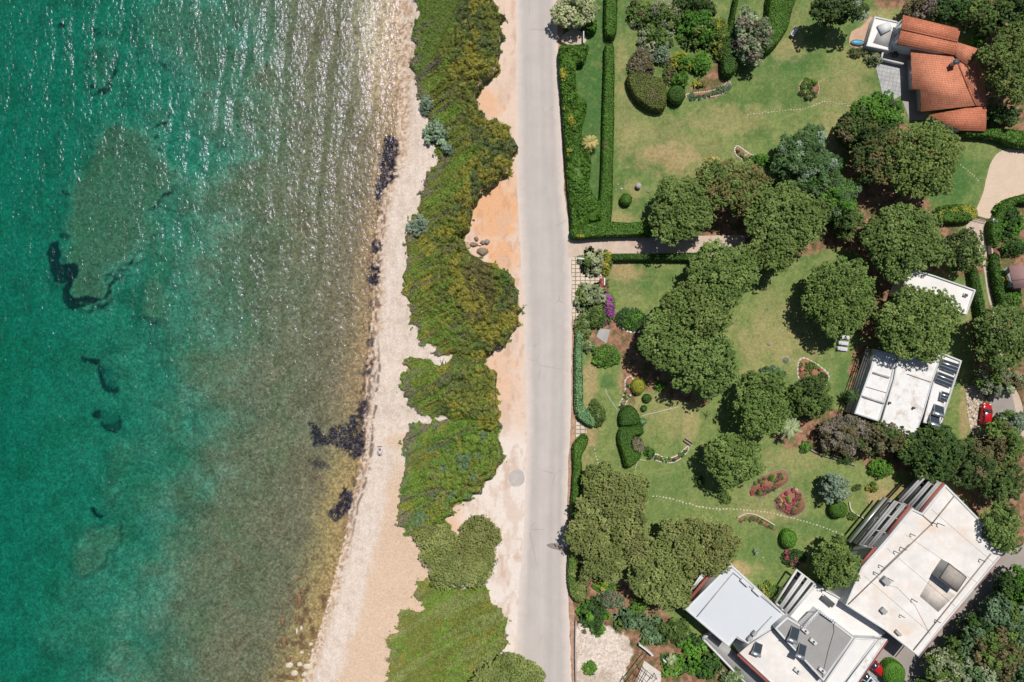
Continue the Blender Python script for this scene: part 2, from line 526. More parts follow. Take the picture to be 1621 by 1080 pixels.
def crown_mesh(rx, ry, rot, htop, style, pal, seed, thick=None, mix=None):
    st = STYLES[style]; rng = np.random.default_rng(seed)
    thick = thick if thick is not None else st['drop'] * min(rx, ry) * 1.15
    ph = rng.uniform(0, 6.28, 5)
    am = rng.uniform(0.4, 1.0, 5) * (0.055 if style != 'feather' else 0.09)

    def out(t):
        e = rx * ry / math.sqrt((ry * math.cos(t - rot)) ** 2 + (rx * math.sin(t - rot)) ** 2)
        return e * (1 + sum(am[i] * math.sin((i + 2) * t + ph[i]) for i in range(5)))
    rc = min(st['rc'], 0.55 * min(rx, ry))
    dm = st['dm'] * rc / st['rc']
    rl = lambda t: max(out(t) - rc * 0.75, 0.05)
    pts = scatter_disc(rl, dm, rng)
    parts = []
    n = len(pts)
    if n == 0:
        pts = np.array([(0.0, 0.0)]); n = 1
    if style in ('coast', 'pine') and n > 14:
        vein = np.abs(fbm(pts[:, 0] / 2.6 + seed % 97, pts[:, 1] / 2.6, seed % 1000, 2) - .5)
        keep = vein > np.quantile(vein, .13 if style == 'coast' else .05)
        pts = pts[keep]; n = len(pts)
    rr = np.array([math.hypot(*p) / max(out(math.atan2(p[1], p[0])), 0.05) for p in pts])
    zc = htop - rc * st['flat'] - thick * rr ** st['cp'] - np.abs(rng.normal(0, st['zj'], n)) * min(1, rc / st['rc'])
    if min(rx, ry) > 2: zc = zc + (fbm(pts[:, 0] / 2.4, pts[:, 1] / 2.4, seed % 1000 + 7, 2) - .55) * (2.2 if style == 'pine' else 1.5)
    rcs = rc * rng.uniform(0.8, 1.2, n)
    cc = palette(pal, n, rng) * rng.uniform(0.86, 1.14, (n, 1)) * rng.uniform(.88, 1.1) * rng.uniform(.96, 1.04, 3)
    if mix:
        alt = palette(mix[0], n, rng); w = rng.uniform(0, 1, n) < mix[1]
        cc[w] = alt[w]
    nt = st['nt']
    # tufts over the upper side of every clump
    ci = np.repeat(np.arange(n), nt)
    d = sphere_dirs(len(ci), rng, -0.25)
    tp = np.column_stack([pts[ci], zc[ci]]) + d * (rcs[ci] * rng.uniform(0.72, 1.05, len(ci)))[:, None] * np.array((1, 1, st['flat']))
    tc = cc[ci] * rng.uniform(0.85, 1.15, (len(ci), 1))
    nl = st['nl']
    ti = np.repeat(np.arange(len(ci)), nl)
    k = min(1.0, rc / st['rc'])
    d2 = unit(sphere_dirs(len(ti), rng, -0.2) + d[ti] * 0.5)
    lp = tp[ti] + d2 * (st['rt'] * max(k, 0.55) * rng.uniform(0.6, 1.1, len(ti)))[:, None]
    lc = tc[ti] * rng.uniform(0.8, 1.2, (len(ti), 1))
    parts.append(leaves(lp, d2 + np.array((0, 0, 0.35)), st['ls'] * max(k, 0.6), lc, rng, 0.5, 0.45))
    # sparse inner leaves on the twigs underneath
    m = int(46 * n * (dm / .8) ** 2) + 8
    ii = rng.integers(0, n, m)
    ip = np.column_stack([pts[ii], zc[ii]]) + rng.normal(0, 1.0, (m, 3)).clip(-1.6, 1.6) * dm * np.array((.36, .36, .2)) - np.array((0, 0, (1.05 if st['flat'] > .6 else .75) * rc))
    parts.append(leaves(ip, np.tile((0, 0, 1.0), (m, 1)), 0.20 * min(rc, 1) + 0.05, cc[ii], rng, 0.7, 0.5))
    if min(rx, ry) > 1.9:
        # the shaded lower layer of twigs that closes the crown
        k = int(math.pi * rx * ry * 16); a = rng.uniform(0, 2 * math.pi, k); r = np.sqrt(rng.uniform(0, 1, k))
        ol = np.array([out(t) for t in a]) - .35 * rc; q = np.column_stack([np.cos(a), np.sin(a)]) * (r * ol * .94)[:, None]
        zz = htop - rc * st['flat'] - thick * r ** st['cp'] - rc * 1.25 - (.9 if style in ('pine', 'broad', 'feather') else .35) + rng.normal(0, .12, k)
        parts.append(leaves(np.column_stack([q, zz]), np.tile((0, 0, 1.0), (k, 1)), 0.24, palette(pal, k, rng), rng, 0.7, 0.35))
    V, F, C = join(parts)
    V[:, 2] = np.maximum(V[:, 2], 0.02)
    return V, F, C, pts, zc


def trunk_mb(base, h, r, targets, rng):
    mb = MB()
    b = np.array(base, float)
    top = b + np.array((rng.normal(0, 0.25), rng.normal(0, 0.25), h * 0.62))
    mid = (b + top) / 2 + np.array((rng.normal(0, 0.15), rng.normal(0, 0.15), 0))
    mb.tube([b - (0, 0, 0.2), b + (0, 0, 0.25), mid, top], [r * 1.5, r * 1.1, r * 0.85, r * 0.6], 8)
    for t in targets:
        t = np.array(t, float); m = top * 0.45 + t * 0.55 + np.array((0, 0, -0.12 * h * 0.5))
        mb.tube([mid * 0.3 + top * 0.7, m, t], [r * 0.5, r * 0.3, r * 0.1], 6)
    return mb


SEED = [100]


def tree(name, px, py, r, h, style, pal, label, cat='tree', group=None, ry=None, rot=0.0, thick=None, mix=None, zc=0.82, seed=None, lobes=None):
    """px,py = middle of the crown in the photograph; r, ry in photo pixels"""
    SEED[0] += 1; seed = seed or SEED[0]
    x, y, _ = G(px, py, h * zc)
    f = (H - h * zc) / H * S
    rx = r * f; ryy = (ry or r) * f
    root = thing(name, label, cat, (x, y, 0), group)
    rng = np.random.default_rng(seed + 5000)
    parts = []; tg = []
    for (dx, dy, lr, lry, dz) in (lobes or [(0, 0, r, ry or r, 0)]):
        V, F, C, pts, zz = crown_mesh(lr * f, lry * f, rot, h + dz, style, pal, seed, thick, mix)
        off = np.array((x + dx * f, y - dy * f, 0)); parts.append((V + off, F, C)); seed += 977
        sel = rng.permutation(len(pts))[:5 if not lobes else 3]
        tg += [(off[0] + pts[i][0] * 0.8, off[1] + pts[i][1] * 0.8, zz[i] - 0.2) for i in sel]
    V, F, C = join(parts)
    build('crown', V, F, M['leaf'], root, color=C)
    trunk_mb((x, y, 0), h, 0.05 + 0.028 * h, tg, rng).out('trunk', M['bark'], root, smooth_shade=True)
    return root


def shrub(name, px, py, r, h, pal, label, cat='shrub', group=None, ry=None, rot=0.0, style='shrub', mix=None, seed=None):
    SEED[0] += 1; seed = seed or SEED[0]
    x, y, _ = G(px, py, h * 0.6)
    f = (H - h * 0.6) / H * S
    V, F, C, pts, zz = crown_mesh(r * f, (ry or r) * f, rot, h, style, pal, seed, thick=h * 0.75, mix=mix)
    o = build(name, V + np.array((x, y, 0)), F, M['leaf'], None, (x, y, 0), color=C)
    return tag(o, label, cat, group)


def inset_prism(poly, h, d, colr):
    """dark woody inside of a hedge: a leafy-coloured block just under the leaves"""
    P = ring_inset(poly, d); n = len(P)
    V = np.array([(p[0], p[1], 0.0) for p in P] + [(p[0], p[1], h) for p in P])
    F = [(i, (i + 1) % n, n + (i + 1) % n, n + i) for i in range(n)] + [tuple(range(n, 2 * n))]
    return V, F, np.tile(colr, (2 * n, 1))


def mass_points(poly, dens, rng, margin=0.0):
    P = np.asarray(poly); lo, hi = P.min(0), P.max(0)
    n = int((hi[0] - lo[0]) * (hi[1] - lo[1]) * dens)
    q = rng.uniform(lo, hi, (n, 2))
    d = sdf(P, q[:, 0], q[:, 1])
    k = d < -margin
    return q[k], -d[k]


def mass(name, poly_px, h, pal, label, cat, trimmed=True, lump=0.12, size=0.13, dens=70, round_w=0.35, kind=None, group=None, colfn=None, hfn=None, seed=None, mix=None, zref=None, loc=True, lump_scale=0.55, smooth_n=5, jitter=0.45, raw=False, rag=0.0, edge=0.35, stray=0.0):
    """a hedge, topiary or scrub patch: leaves over the top and down the sides of a traced outline"""
    SEED[0] += 1; rng = np.random.default_rng(seed or SEED[0]); sd = seed or SEED[0]
    zr = h * 0.9 if zref is None else zref
    kside = 1.0 if trimmed else 0.45
    pp = np.asarray(poly_px, float)
    if smooth_n > 1: pp = catmull(pp, smooth_n)
    W = np.array([G(x, y, zr)[:2] for x, y in pp])
    if rag:
        nxt = np.roll(W, -1, 0) - np.roll(W, 1, 0); on_ = unit(np.column_stack([nxt[:, 1], -nxt[:, 0]]))
        W = W + on_ * ((fbm(W[:, 0] / .8, W[:, 1] / .8, sd + 77, 3) - .5) * 2 * rag)[:, None]
    q, d = mass_points(W, dens, rng)
    def height(q, d):
        hh = h if hfn is None else hfn(q)
        prof = np.sqrt(np.clip(1 - (1 - np.clip(d / round_w, 0, 1)) ** 2, 0, 1))
        lum = 0
        if lump:
            lum = (fbm(q[:, 0] / lump_scale, q[:, 1] / lump_scale, sd, 2) - 0.5) * 2 * lump + (fbm(q[:, 0] / 1.9, q[:, 1] / 1.9, sd + 9, 2) - 0.5) * 2 * lump
        return hh * (edge + (1 - edge) * prof) * (1 if not lump else np.clip(1 + lum / np.maximum(hh, 0.3), 0.3, 1.7))
    e = 0.12
    z = height(q, d)
    dx = height(q + np.array((e, 0)), -sdf(W, q[:, 0] + e, q[:, 1])) - z
    dy = height(q + np.array((0, e)), -sdf(W, q[:, 0], q[:, 1] + e)) - z
    nn = unit(np.column_stack([-dx / e, -dy / e, np.ones(len(q))]))
    z = z + rng.uniform(-0.10, 0.05, len(q))
    P = np.column_stack([q, z])
    cl = palette(pal, len(q), rng) * rng.uniform(0.82, 1.18, (len(q), 1))
    blot = fbm(q[:, 0] / 1.2, q[:, 1] / 1.2, sd + 3, 3)[:, None]
    cl = cl * (0.75 + 0.5 * blot)
    if mix:
        w = fbm(q[:, 0] / mix[2], q[:, 1] / mix[2], sd + 31, 3) > 1 - mix[1]
        alt = palette(mix[0], len(q), rng) * rng.uniform(0.82, 1.18, (len(q), 1)); cl[w] = alt[w]
    if colfn is not None:
        cl = colfn(q, cl, rng)
    parts = [leaves(P, nn, size, cl, rng, 0.6, jitter)]
    # sides
    n = len(W); L = np.linalg.norm(np.roll(W, -1, 0) - W, axis=1)
    hm = h if hfn is None else float(np.mean(hfn(W)))
    m = int(L.sum() * hm * dens * 0.8 * kside)
    if m > 0:
        si = rng.choice(n, m, p=L / L.sum()); t = rng.uniform(0, 1, (m, 1))
        A = W[si]; B = np.roll(W, -1, 0)[si]
        area = np.sum(W[:, 0] * np.roll(W[:, 1], -1) - np.roll(W[:, 0], -1) * W[:, 1])
        on = unit(np.column_stack([(B - A)[:, 1], -(B - A)[:, 0]])) * (1 if area > 0 else -1)
        sp = A + (B - A) * t + on * rng.uniform(-0.12, 0.02, (m, 1))
        hh = np.full(m, h) if hfn is None else hfn(sp)
        sz = rng.uniform(0.03, 0.75 if trimmed else .5, m) * hh
        sc = palette(pal, m, rng) * rng.uniform(0.8, 1.15, (m, 1))
        if colfn is not None: sc = colfn(sp, sc, rng)
        parts.append(leaves(np.column_stack([sp, sz]), np.column_stack([on, np.full(m, 0.3)]), size, sc, rng, 0.6, jitter))
    if stray:
        k = int(L.sum() * 2.2 * dens * .5); si = rng.choice(n, k, p=L / L.sum()); t = rng.uniform(0, 1, (k, 1)); A = W[si]; B = np.roll(W, -1, 0)[si]
        area = np.sum(W[:, 0] * np.roll(W[:, 1], -1) - np.roll(W[:, 0], -1) * W[:, 1])
        on = unit(np.column_stack([(B - A)[:, 1], -(B - A)[:, 0]])) * (1 if area > 0 else -1)
        off = rng.exponential(stray, k); sp = A + (B - A) * t + on * off[:, None]
        kp = fbm(sp[:, 0] / .7, sp[:, 1] / .7, sd + 55, 2) > .5 + .10 * off / stray; sp = sp[kp]
        sc = palette('greytwig', len(sp), rng) if rng.uniform() < 0 else palette(pal, len(sp), rng)
        if colfn is not None: sc = colfn(sp, sc, rng)
        parts.append(leaves(np.column_stack([sp, rng.uniform(.03, .35, len(sp))]), np.tile((0, 0, 1.), (len(sp), 1)), size, sc, rng, .6, .6))
    V, F, C = join(parts)
    fl = [F]
    if trimmed and h > 0.4:
        try:
            v2, f2, c2 = inset_prism([tuple(p) for p in np.array([G(x, y, zr)[:2] for x, y in poly_px])], h * 0.86, 0.22, np.mean(C, 0) * 0.9)
            fl = [F] + [tuple(int(i) + len(V) for i in f) for f in f2]
            V = np.concatenate([V, v2]); C = np.concatenate([C, c2])
        except Exception:
            pass
    if raw: return V, fl, C
    c0 = W.mean(0)
    o = build(name, V, fl, M['leaf'], None, (c0[0], c0[1], 0), color=C)
    return tag(o, label, cat, group, kind)


def palm(px, py, r, h, label, pal='palm', name='palm_tree', cat='palm', nf=26, seed=None, group=None):
    SEED[0] += 1; rng = np.random.default_rng(seed or SEED[0])
    x, y, _ = G(px, py, h * 0.9); R = r * S * (H - h) / H
    root = thing(name, label, cat, (x, y, 0), group)
    parts = []
    for i in range(nf):
        a = 2.399 * i + rng.normal(0, 0.15); el = rng.uniform(-0.3, 0.9)
        L = R * rng.uniform(0.75, 1.05)
        dirv = np.array((math.cos(a) * math.cos(el * 0.8), math.sin(a) * math.cos(el * 0.8), math.sin(el)))
        s = np.linspace(0.08, 1, 9)
        pos = np.array((x, y, h * 0.93)) + dirv * (s * L)[:, None] - np.array((0, 0, 1)) * (0.45 * L * s ** 2)[:, None]
        side = np.array((-math.sin(a), math.cos(a), 0))
        c = palette(pal, 1, rng)[0]
        for j in range(8):
            for sg in (-1, 1):
                wd = R * 0.17 * math.sin(math.pi * (0.15 + 0.8 * s[j])) + 0.05
                p0 = pos[j]; p1 = pos[j + 1]
                tip = p0 * 0.2 + p1 * 0.8 + side * sg * wd + np.array((0, 0, -0.05))
                parts.append((np.array([p0, p1, tip, (p0 + tip) / 2 - side * sg * 0.0 + np.array((0, 0, 0.01))]), np.array([[0, 1, 2, 3]]), np.tile(c * rng.uniform(0.8, 1.2), (4, 1))))
    V, F, C = join(parts)
    build('crown', V, F, M['leaf'], root, color=C)
    MB().tube([(x, y, -0.1), (x, y, h * 0.5), (x, y, h * 0.95)], [0.24, 0.18, 0.16], 8).out('trunk', M['bark'], root, smooth_shade=True)
    return root
# ------------------------------------------------------------------ terrain, sea, road
SHORE = [(640, -90), (634, 0), (632, 100), (628, 200), (622, 240), (608, 290), (598, 350), (591, 400), (592, 450), (589, 500), (584, 550), (579, 600), (576, 650), (574, 700), (570, 740), (562, 770), (553, 800), (546, 850), (533, 900), (520, 950), (505, 1000), (492, 1040), (478, 1080), (455, 1170)]
BEACH_R = [(655, -90), (668, 0), (668, 60), (668, 120), (676, 160), (690, 205), (715, 250), (690, 290), (672, 330), (660, 370), (656, 420), (656, 470), (668, 510), (690, 545), (718, 575), (660, 590), (652, 610), (660, 640), (716, 664), (660, 690), (650, 740), (650, 780), (646, 830), (668, 855), (690, 880), (690, 900), (672, 930), (690, 955), (660, 975), (640, 1000), (636, 1080), (636, 1170)]
ROAD_L = [(816, -90), (817, 0), (817, 200), (819, 300), (824, 400), (829, 500), (832, 600), (834, 680), (832, 760), (828, 860), (822, 920), (818, 1000), (812, 1080), (806, 1170)]
ROAD_R = [(880, -90), (882, 0), (884, 100), (888, 200), (893, 300), (899, 350), (904, 390), (905, 460), (905, 560), (904, 660), (900, 730), (898, 800), (897, 870), (899, 940), (902, 1000), (905, 1080), (910, 1170)]

WEED_SEA = [
    catmull([(80, 388), (90, 383), (94, 400), (96, 418), (118, 417), (123, 424), (120, 440), (106, 447), (88, 445), (80, 425), (76, 400)]),
    catmull([(108, 447), (114, 450), (108, 462), (114, 470), (124, 474), (120, 488), (108, 487), (100, 474), (101, 458)]),
    catmull([(124, 472), (134, 470), (160, 474), (148, 478), (130, 478)]),
    catmull([(129, 565), (136, 567), (156, 570), (154, 576), (140, 574), (131, 571)]),
    catmull([(157, 580), (163, 585), (165, 603), (174, 613), (186, 615), (185, 621), (172, 621), (162, 612), (157, 596)]),
    catmull([(160, 668), (170, 672), (184, 670), (190, 660), (191, 676), (184, 684), (172, 682), (163, 677)]),
    catmull([(146, 655), (158, 650), (157, 660), (148, 660)]),
    catmull([(93, 38), (101, 37), (101, 43), (94, 43)]),
    catmull([(145, 805), (150, 806), (156, 815), (163, 818), (160, 820), (150, 815)]),
]
WEED_FAINT = [catmull([(156, 545), (168, 538), (182, 545), (186, 562), (176, 560), (160, 560)]), catmull([(160, 585), (182, 582), (190, 600), (186, 618), (168, 606)]), catmull([(163, 660), (190, 655), (190, 680), (165, 676)])]
REEF = [
    (catmull([(170, 195), (215, 195), (250, 228), (262, 262), (285, 272), (240, 330), (235, 380), (200, 420), (168, 432), (163, 470), (130, 476), (104, 440), (108, 340), (122, 280), (150, 228)]), 1.0, 6),
    (catmull([(228, 450), (245, 440), (262, 455), (262, 490), (245, 505), (228, 488)]), .9, 4),
    (catmull([(120, 910), (122, 870), (140, 842), (186, 836), (182, 865), (166, 875), (160, 900), (135, 912)]), .8, 4),
    (catmull([(100, 930), (130, 910), (165, 925), (140, 960), (160, 1000), (100, 1030), (60, 1015), (95, 980)]), .45, 8),
    (catmull([(240, 0), (330, 0), (380, 60), (360, 130), (310, 140), (290, 110), (225, 60)]), .7, 8),
    (catmull([(148, 70), (165, 40), (175, 70), (170, 130), (150, 130)]), .6, 5),
    (catmull([(310, 140), (345, 150), (338, 200), (300, 190)]), .6, 6),
    (catmull([(160, 800), (166, 740), (175, 700), (195, 705), (185, 760), (172, 800)]), .4, 5),
    (catmull([(205, 700), (240, 690), (245, 720), (215, 725)]), .4, 6),
    (catmull([(232, 180), (258, 170), (262, 195), (240, 205)]), .6, 4),
]
WEED_SHORE = [
    (catmull([(612, 215), (628, 220), (629, 260), (622, 285), (608, 300), (597, 318), (594, 300), (602, 270), (603, 240)]), 1.0),
    (catmull([(590, 382), (602, 378), (604, 396), (596, 402), (586, 396)]), 1.0),
    (catmull([(586, 418), (600, 416), (604, 432), (600, 452), (588, 452), (583, 440)]), 1.0),
    (catmull([(582, 536), (592, 528), (590, 545), (580, 548)]), .8),
    (catmull([(572, 586), (588, 572), (590, 582), (580, 596), (568, 592)]), .9),
    (catmull([(568, 636), (580, 628), (580, 652), (568, 650)]), .95),
    (catmull([(556, 662), (574, 656), (576, 672), (560, 674)]), 1.0),
    (catmull([(490, 668), (498, 672), (512, 690), (526, 678), (545, 674), (572, 680), (576, 712), (562, 724), (540, 712), (520, 702), (500, 708), (494, 690)]), 1.0),
    (catmull([(522, 808), (534, 796), (546, 776), (558, 778), (556, 800), (544, 818), (528, 824), (521, 816)]), 1.0),
    (catmull([(490, 730), (505, 728), (520, 735), (512, 742), (494, 738)]), .7),
    (catmull([(478, 950), (484, 935), (487, 925), (482, 960)]), .5),
]
DEPTH_PTS = [(-60, -1.0), (0, 0.0), (3, .15), (8, .35), (15, .55), (22, .85), (30, 1.6), (37, 2.9), (46, 4.1), (62, 5.2), (85, 6.0), (400, 7.0)]


def depth_at(px, py):
    xs = interp(SHORE, py)
    dist = (xs - px) * S * 0.98
    w = (fbm(px / 60, py / 60, 3, 4) - 0.5) * 14 + (fbm(px / 16, py / 16, 8, 3) - 0.5) * 5
    d = np.interp(dist + w * np.clip(dist / 14, 0, 1), [p[0] for p in DEPTH_PTS], [p[1] for p in DEPTH_PTS])
    for poly, k, soft in REEF:
        lo = poly.min(0) - 40; hi = poly.max(0) + 40
        b = (px > lo[0]) & (px < hi[0]) & (py > lo[1]) & (py < hi[1])
        if b.any():
            s = sdf(poly, px[b], py[b]) + (fbm(px[b] / 20, py[b] / 20, 44, 4) - .5) * 34
            m = smooth(soft * 3.2, -soft, s) * k * .85
            d[b] = d[b] * (1 - m) + np.minimum(d[b], 1.55) * m
    return d, dist


def ell(px, py, e, noise=0.5, sd=5):
    cx, cy, rx, ry, w = e
    q = ((px - cx) / rx) ** 2 + ((py - cy) / ry) ** 2
    q = np.sqrt(q) + (fbm(px / 14, py / 14, sd, 4) - .5) * noise * 2
    return smooth(1.25, .45, q) * w


def mixc(c, a, m):
    return c * (1 - m[:, None]) + np.asarray(a) * m[:, None]


SCRUB = [
    [(662, -40), (775, -40), (778, 2), (790, 20), (794, 60), (786, 108), (762, 130), (751, 150), (757, 175), (770, 190), (796, 194), (812, 216), (815, 243), (801, 274), (776, 300), (762, 306), (750, 340), (736, 368), (700, 366), (664, 372), (652, 350), (660, 330), (668, 296), (682, 270), (690, 262), (690, 240), (682, 200), (668, 164), (657, 130), (655, 70), (661, 20)],
    [(650, 368), (690, 352), (742, 352), (736, 388), (766, 414), (800, 430), (819, 462), (823, 490), (815, 522), (795, 546), (766, 556), (740, 562), (712, 556), (694, 560), (684, 548), (668, 540), (656, 512), (646, 470), (644, 425)],
    [(650, 568), (680, 574), (700, 580), (722, 556), (740, 545), (768, 545), (769, 576), (782, 592), (785, 640), (789, 680), (740, 678), (712, 664), (684, 660), (662, 652), (644, 632), (634, 612), (640, 590)],
    [(648, 678), (680, 668), (704, 664), (740, 668), (788, 668), (791, 692), (792, 736), (774, 762), (745, 790), (724, 800), (708, 824), (698, 832), (672, 842), (655, 854), (634, 832), (636, 780), (640, 740), (640, 705)],
    [(657, 942), (662, 930), (672, 918), (700, 930), (730, 932), (766, 926), (776, 946), (794, 976), (802, 1000), (794, 1034), (776, 1056), (760, 1076), (752, 1120), (612, 1120), (617, 1072), (618, 1016), (632, 1000), (628, 986), (640, 972), (664, 968), (668, 960)],
]


DRY = [(1060, 250, 48, 26, .9), (1040, 215, 60, 30, .45), (1245, 75, 36, 30, .75), (990, 190, 18, 60, .5), (983, 100, 12, 50, .6), (1150, 190, 70, 22, .6), (1110, 240, 60, 30, .4), (1330, 150, 40, 40, .55), (1320, 215, 30, 40, .8), (985, 345, 40, 10, .8), (1004, 300, 14, 22, .7), (985, 425, 32, 22, .9), (1000, 470, 20, 30, .3), (1225, 535, 70, 50, .75), (1205, 590, 40, 20, .6), (1220, 480, 30, 40, .35), (934, 600, 14, 30, .9), (925, 630, 10, 30, .8), (992, 590, 12, 50, .9), (1080, 660, 30, 40, .5), (1092, 672, 14, 30, .8), (1035, 645, 35, 40, .45), (1000, 640, 14, 30, .8), (1225, 800, 70, 30, .45), (1215, 815, 40, 10, .7), (1395, 785, 40, 22, .9), (1400, 762, 16, 26, .7), (1527, 650, 10, 50, .9), (1534, 480, 12, 40, .5), (1280, 720, 60, 14, .4), (1175, 902, 24, 12, .9), (1160, 895, 12, 10, 1), (925, 735, 14, 50, .6), (935, 690, 12, 25, .9), (1270, 560, 60, 12, .3), (1250, 30, 30, 20, .3), (1390, 25, 40, 14, .7), (1350, 110, 40, 40, .4), (1235, 735, 60, 20, .45)]
LUSH = [(965, 606, 14, 14, .9), (1258, 95, 40, 20, .8), (945, 150, 16, 60, .6), (985, 20, 25, 40, .5), (1010, 455, 30, 14, .5), (1500, 280, 50, 40, .9), (1215, 870, 50, 30, .4), (1040, 770, 60, 25, .4), (1220, 110, 60, 20, .5), (1290, 560, 40, 25, .3), (1340, 610, 20, 40, .7), (1090, 440, 40, 20, .3), (1290, 830, 60, 20, .5)]
SOIL_POLYS = [
    catmull([(1030, 368), (1130, 330), (1250, 290), (1320, 290), (1400, 190), (1480, 240), (1462, 312), (1520, 362), (1545, 372), (1560, 420), (1540, 440), (1470, 430), (1400, 420), (1330, 395), (1240, 408), (1110, 412), (1090, 405)]),
    catmull([(1330, 420), (1400, 430), (1430, 500), (1400, 540), (1350, 520), (1380, 470)]),
    catmull([(1290, -90), (1720, -90), (1720, 240), (1621, 240), (1600, 228), (1570, 215), (1560, 170), (1550, 90), (1530, 45), (1430, 15), (1395, 12), (1380, -5)]),
    catmull([(1225, 695), (1250, 660), (1270, 610), (1300, 635), (1360, 660), (1450, 690), (1530, 700), (1621, 690), (1720, 690), (1720, 900), (1600, 870), (1500, 765), (1440, 748), (1392, 744), (1350, 728), (1290, 718)]),
    catmull([(1570, 330), (1621, 310), (1720, 320), (1720, 700), (1570, 700), (1545, 600), (1540, 500), (1560, 500), (1568, 420)]),
    catmull([(905, 905), (960, 920), (1000, 925), (1070, 985), (1110, 1020), (1230, 1120), (1230, 1170), (905, 1170)]),
    catmull([(935, 520), (960, 500), (990, 510), (1012, 520), (1020, 545), (1000, 575), (985, 570), (960, 550), (938, 545)]),
    catmull([(1120, 115), (1140, 90), (1152, 110), (1145, 150), (1090, 150)]),
    catmull([(1350, 560), (1375, 545), (1372, 600), (1350, 650), (1340, 650)]),
    catmull([(990, 560), (1020, 560), (1060, 600), (1120, 640), (1060, 632), (1020, 615), (1000, 640), (985, 620)]),
]
CLEAR = [catmull([(912, 992), (928, 980), (960, 990), (985, 1005), (1000, 1030), (985, 1090), (975, 1170), (908, 1170), (909, 1020)])]


def ground_color(px, py):
    n = len(px)
    g1 = fbm(px / 30, py / 30, 21, 4); g2 = fbm(px / 7, py / 7, 22, 4); g3 = fbm(px / 2.2, py / 2.2, 23, 2)
    xs = interp(SHORE, py); xb = interp(BEACH_R, py); rl = interp(ROAD_L, py); rr = interp(ROAD_R, py)
    d, dist = depth_at(px, py)
    wob = (g2 - .5) * 14
    # ---- seabed
    sand = np.array([.165, .172, .122]); algae = np.array([.150, .118, .072])
    c_sea = mixc(np.tile(algae, (n, 1)), sand, smooth(20, 33, dist + (g1 - .5) * 26))
    gold = mixc(np.tile(alb(156, 134, 100), (n, 1)), alb(166, 144, 98), smooth(640, 740, py))
    nearb = np.interp(py, [0, 180, 300, 560, 700, 1080], [8, 7, 3.0, 5, 7.5, 8])
    gm = smooth(nearb, nearb * .35, dist + (g2 - .5) * 4)[:, None] * .85
    c_sea = c_sea * (1 - gm) + gold * gm
    for poly, k, soft in REEF:
        lo = poly.min(0) - 30; hi = poly.max(0) + 30
        b = (px > lo[0]) & (px < hi[0]) & (py > lo[1]) & (py < hi[1]) & (px < xs)
        if b.any():
            s = sdf(poly, px[b], py[b]) + (fbm(px[b] / 20, py[b] / 20, 44, 4) - .5) * 34
            m = smooth(-soft * .3, -soft * 2.6, s) * k * .9
            c_sea[b] = mixc(c_sea[b], (.13, .105, .062), m)
    top = smooth(215, 60, py + (g1 - .5) * 60) * smooth(11, 4, dist + (g2 - .5) * 3)
    c_sea = mixc(c_sea, alb(212, 190, 164), top * (0.2 + 0.75 * g2).clip(0, 1))
    pat = smooth(.52, .68, fbm(px / 40, py / 52, 61, 4)) * smooth(6, 14, dist)
    c_sea = mixc(c_sea, (.11, .115, .06), pat * .5)
    pat = smooth(.55, .7, fbm(px / 22, py / 30, 67, 4)) * smooth(3, 9, dist)
    c_sea = mixc(c_sea, (.09, .06, .03), pat * .35)
    pat = smooth(.55, .72, fbm(px / 13, py / 13, 62, 4)) * smooth(28, 18, dist) * smooth(2, 5, dist)
    c_sea *= (0.62 + 0.76 * g3)[:, None]
    c_sea *= (0.78 + 0.44 * fbm(px / 4.5, py / 4.5, 71, 2))[:, None]  # mottled bottom, also suggests the net of light in the colour
    rocks = smooth(.56, .66, fbm(px / 9, py / 9, 91, 3)) * smooth(860, 930, py) * smooth(9, 5, dist) * smooth(-.5, 1, dist)
    c_sea = mixc(c_sea, alb(112, 84, 62), rocks * .8)
    for poly in WEED_SEA:
        lo = poly.min(0) - 12; hi = poly.max(0) + 12
        b = (px > lo[0]) & (px < hi[0]) & (py > lo[1]) & (py < hi[1])
        s = sdf(poly, px[b], py[b]) + (g3[b] - .5) * 3 + (g2[b] - .5) * 4
        c_sea[b] = mixc(c_sea[b], (.003, .006, .009), smooth(2.8, -.4, s))
    for poly in WEED_FAINT:
        lo = poly.min(0) - 12; hi = poly.max(0) + 12
        b = (px > lo[0]) & (px < hi[0]) & (py > lo[1]) & (py < hi[1])
        s = sdf(poly, px[b], py[b]) + (g2[b] - .5) * 22
        c_sea[b] = mixc(c_sea[b], (.03, .07, .05), smooth(4, -4, s) * .6)
    # ---- beach
    inl = -dist
    c_b = np.tile(alb(230, 212, 196), (n, 1))
    c_b = mixc(c_b, alb(204, 184, 166), smooth(.45, .75, g2) * .5)
    c_b = mixc(c_b, alb(238, 226, 214), smooth(.55, .7, fbm(px / 5, py / 22, 33, 3)) * .5)
    ww = np.interp(py, [0, 250, 300, 700, 900, 1080], [3.4, 3.4, 3.0, 1.6, 2.0, 2.6])
    wet = smooth(ww, ww * .35, inl + (g2 - .5) * 2.2)
    wetc = mixc(np.tile(alb(208, 178, 148), (n, 1)), alb(164, 134, 112), smooth(.5, .65, g3))
    wetc = mixc(wetc, alb(228, 210, 190), smooth(.5, .6, fbm(px / 3.2, py / 3.2, 35, 2)))
    c_b = c_b * (1 - wet[:, None]) + wetc * wet[:, None]
    tan = smooth(680, 780, py) * smooth(4.5, 7, inl + (g1 - .5) * 2.5) + ell(px, py, (632, 700, 22, 14, .8)) + ell(px, py, (620, 775, 16, 12, .5))
    c_b = mixc(c_b, alb(224, 194, 166), np.clip(tan, 0, 1) * .9)
    streak = smooth(.5, .75, fbm(px / 3.5, py / 40, 37, 3)) * smooth(650, 500, py)
    c_b = mixc(c_b, alb(210, 184, 160), streak * .3)
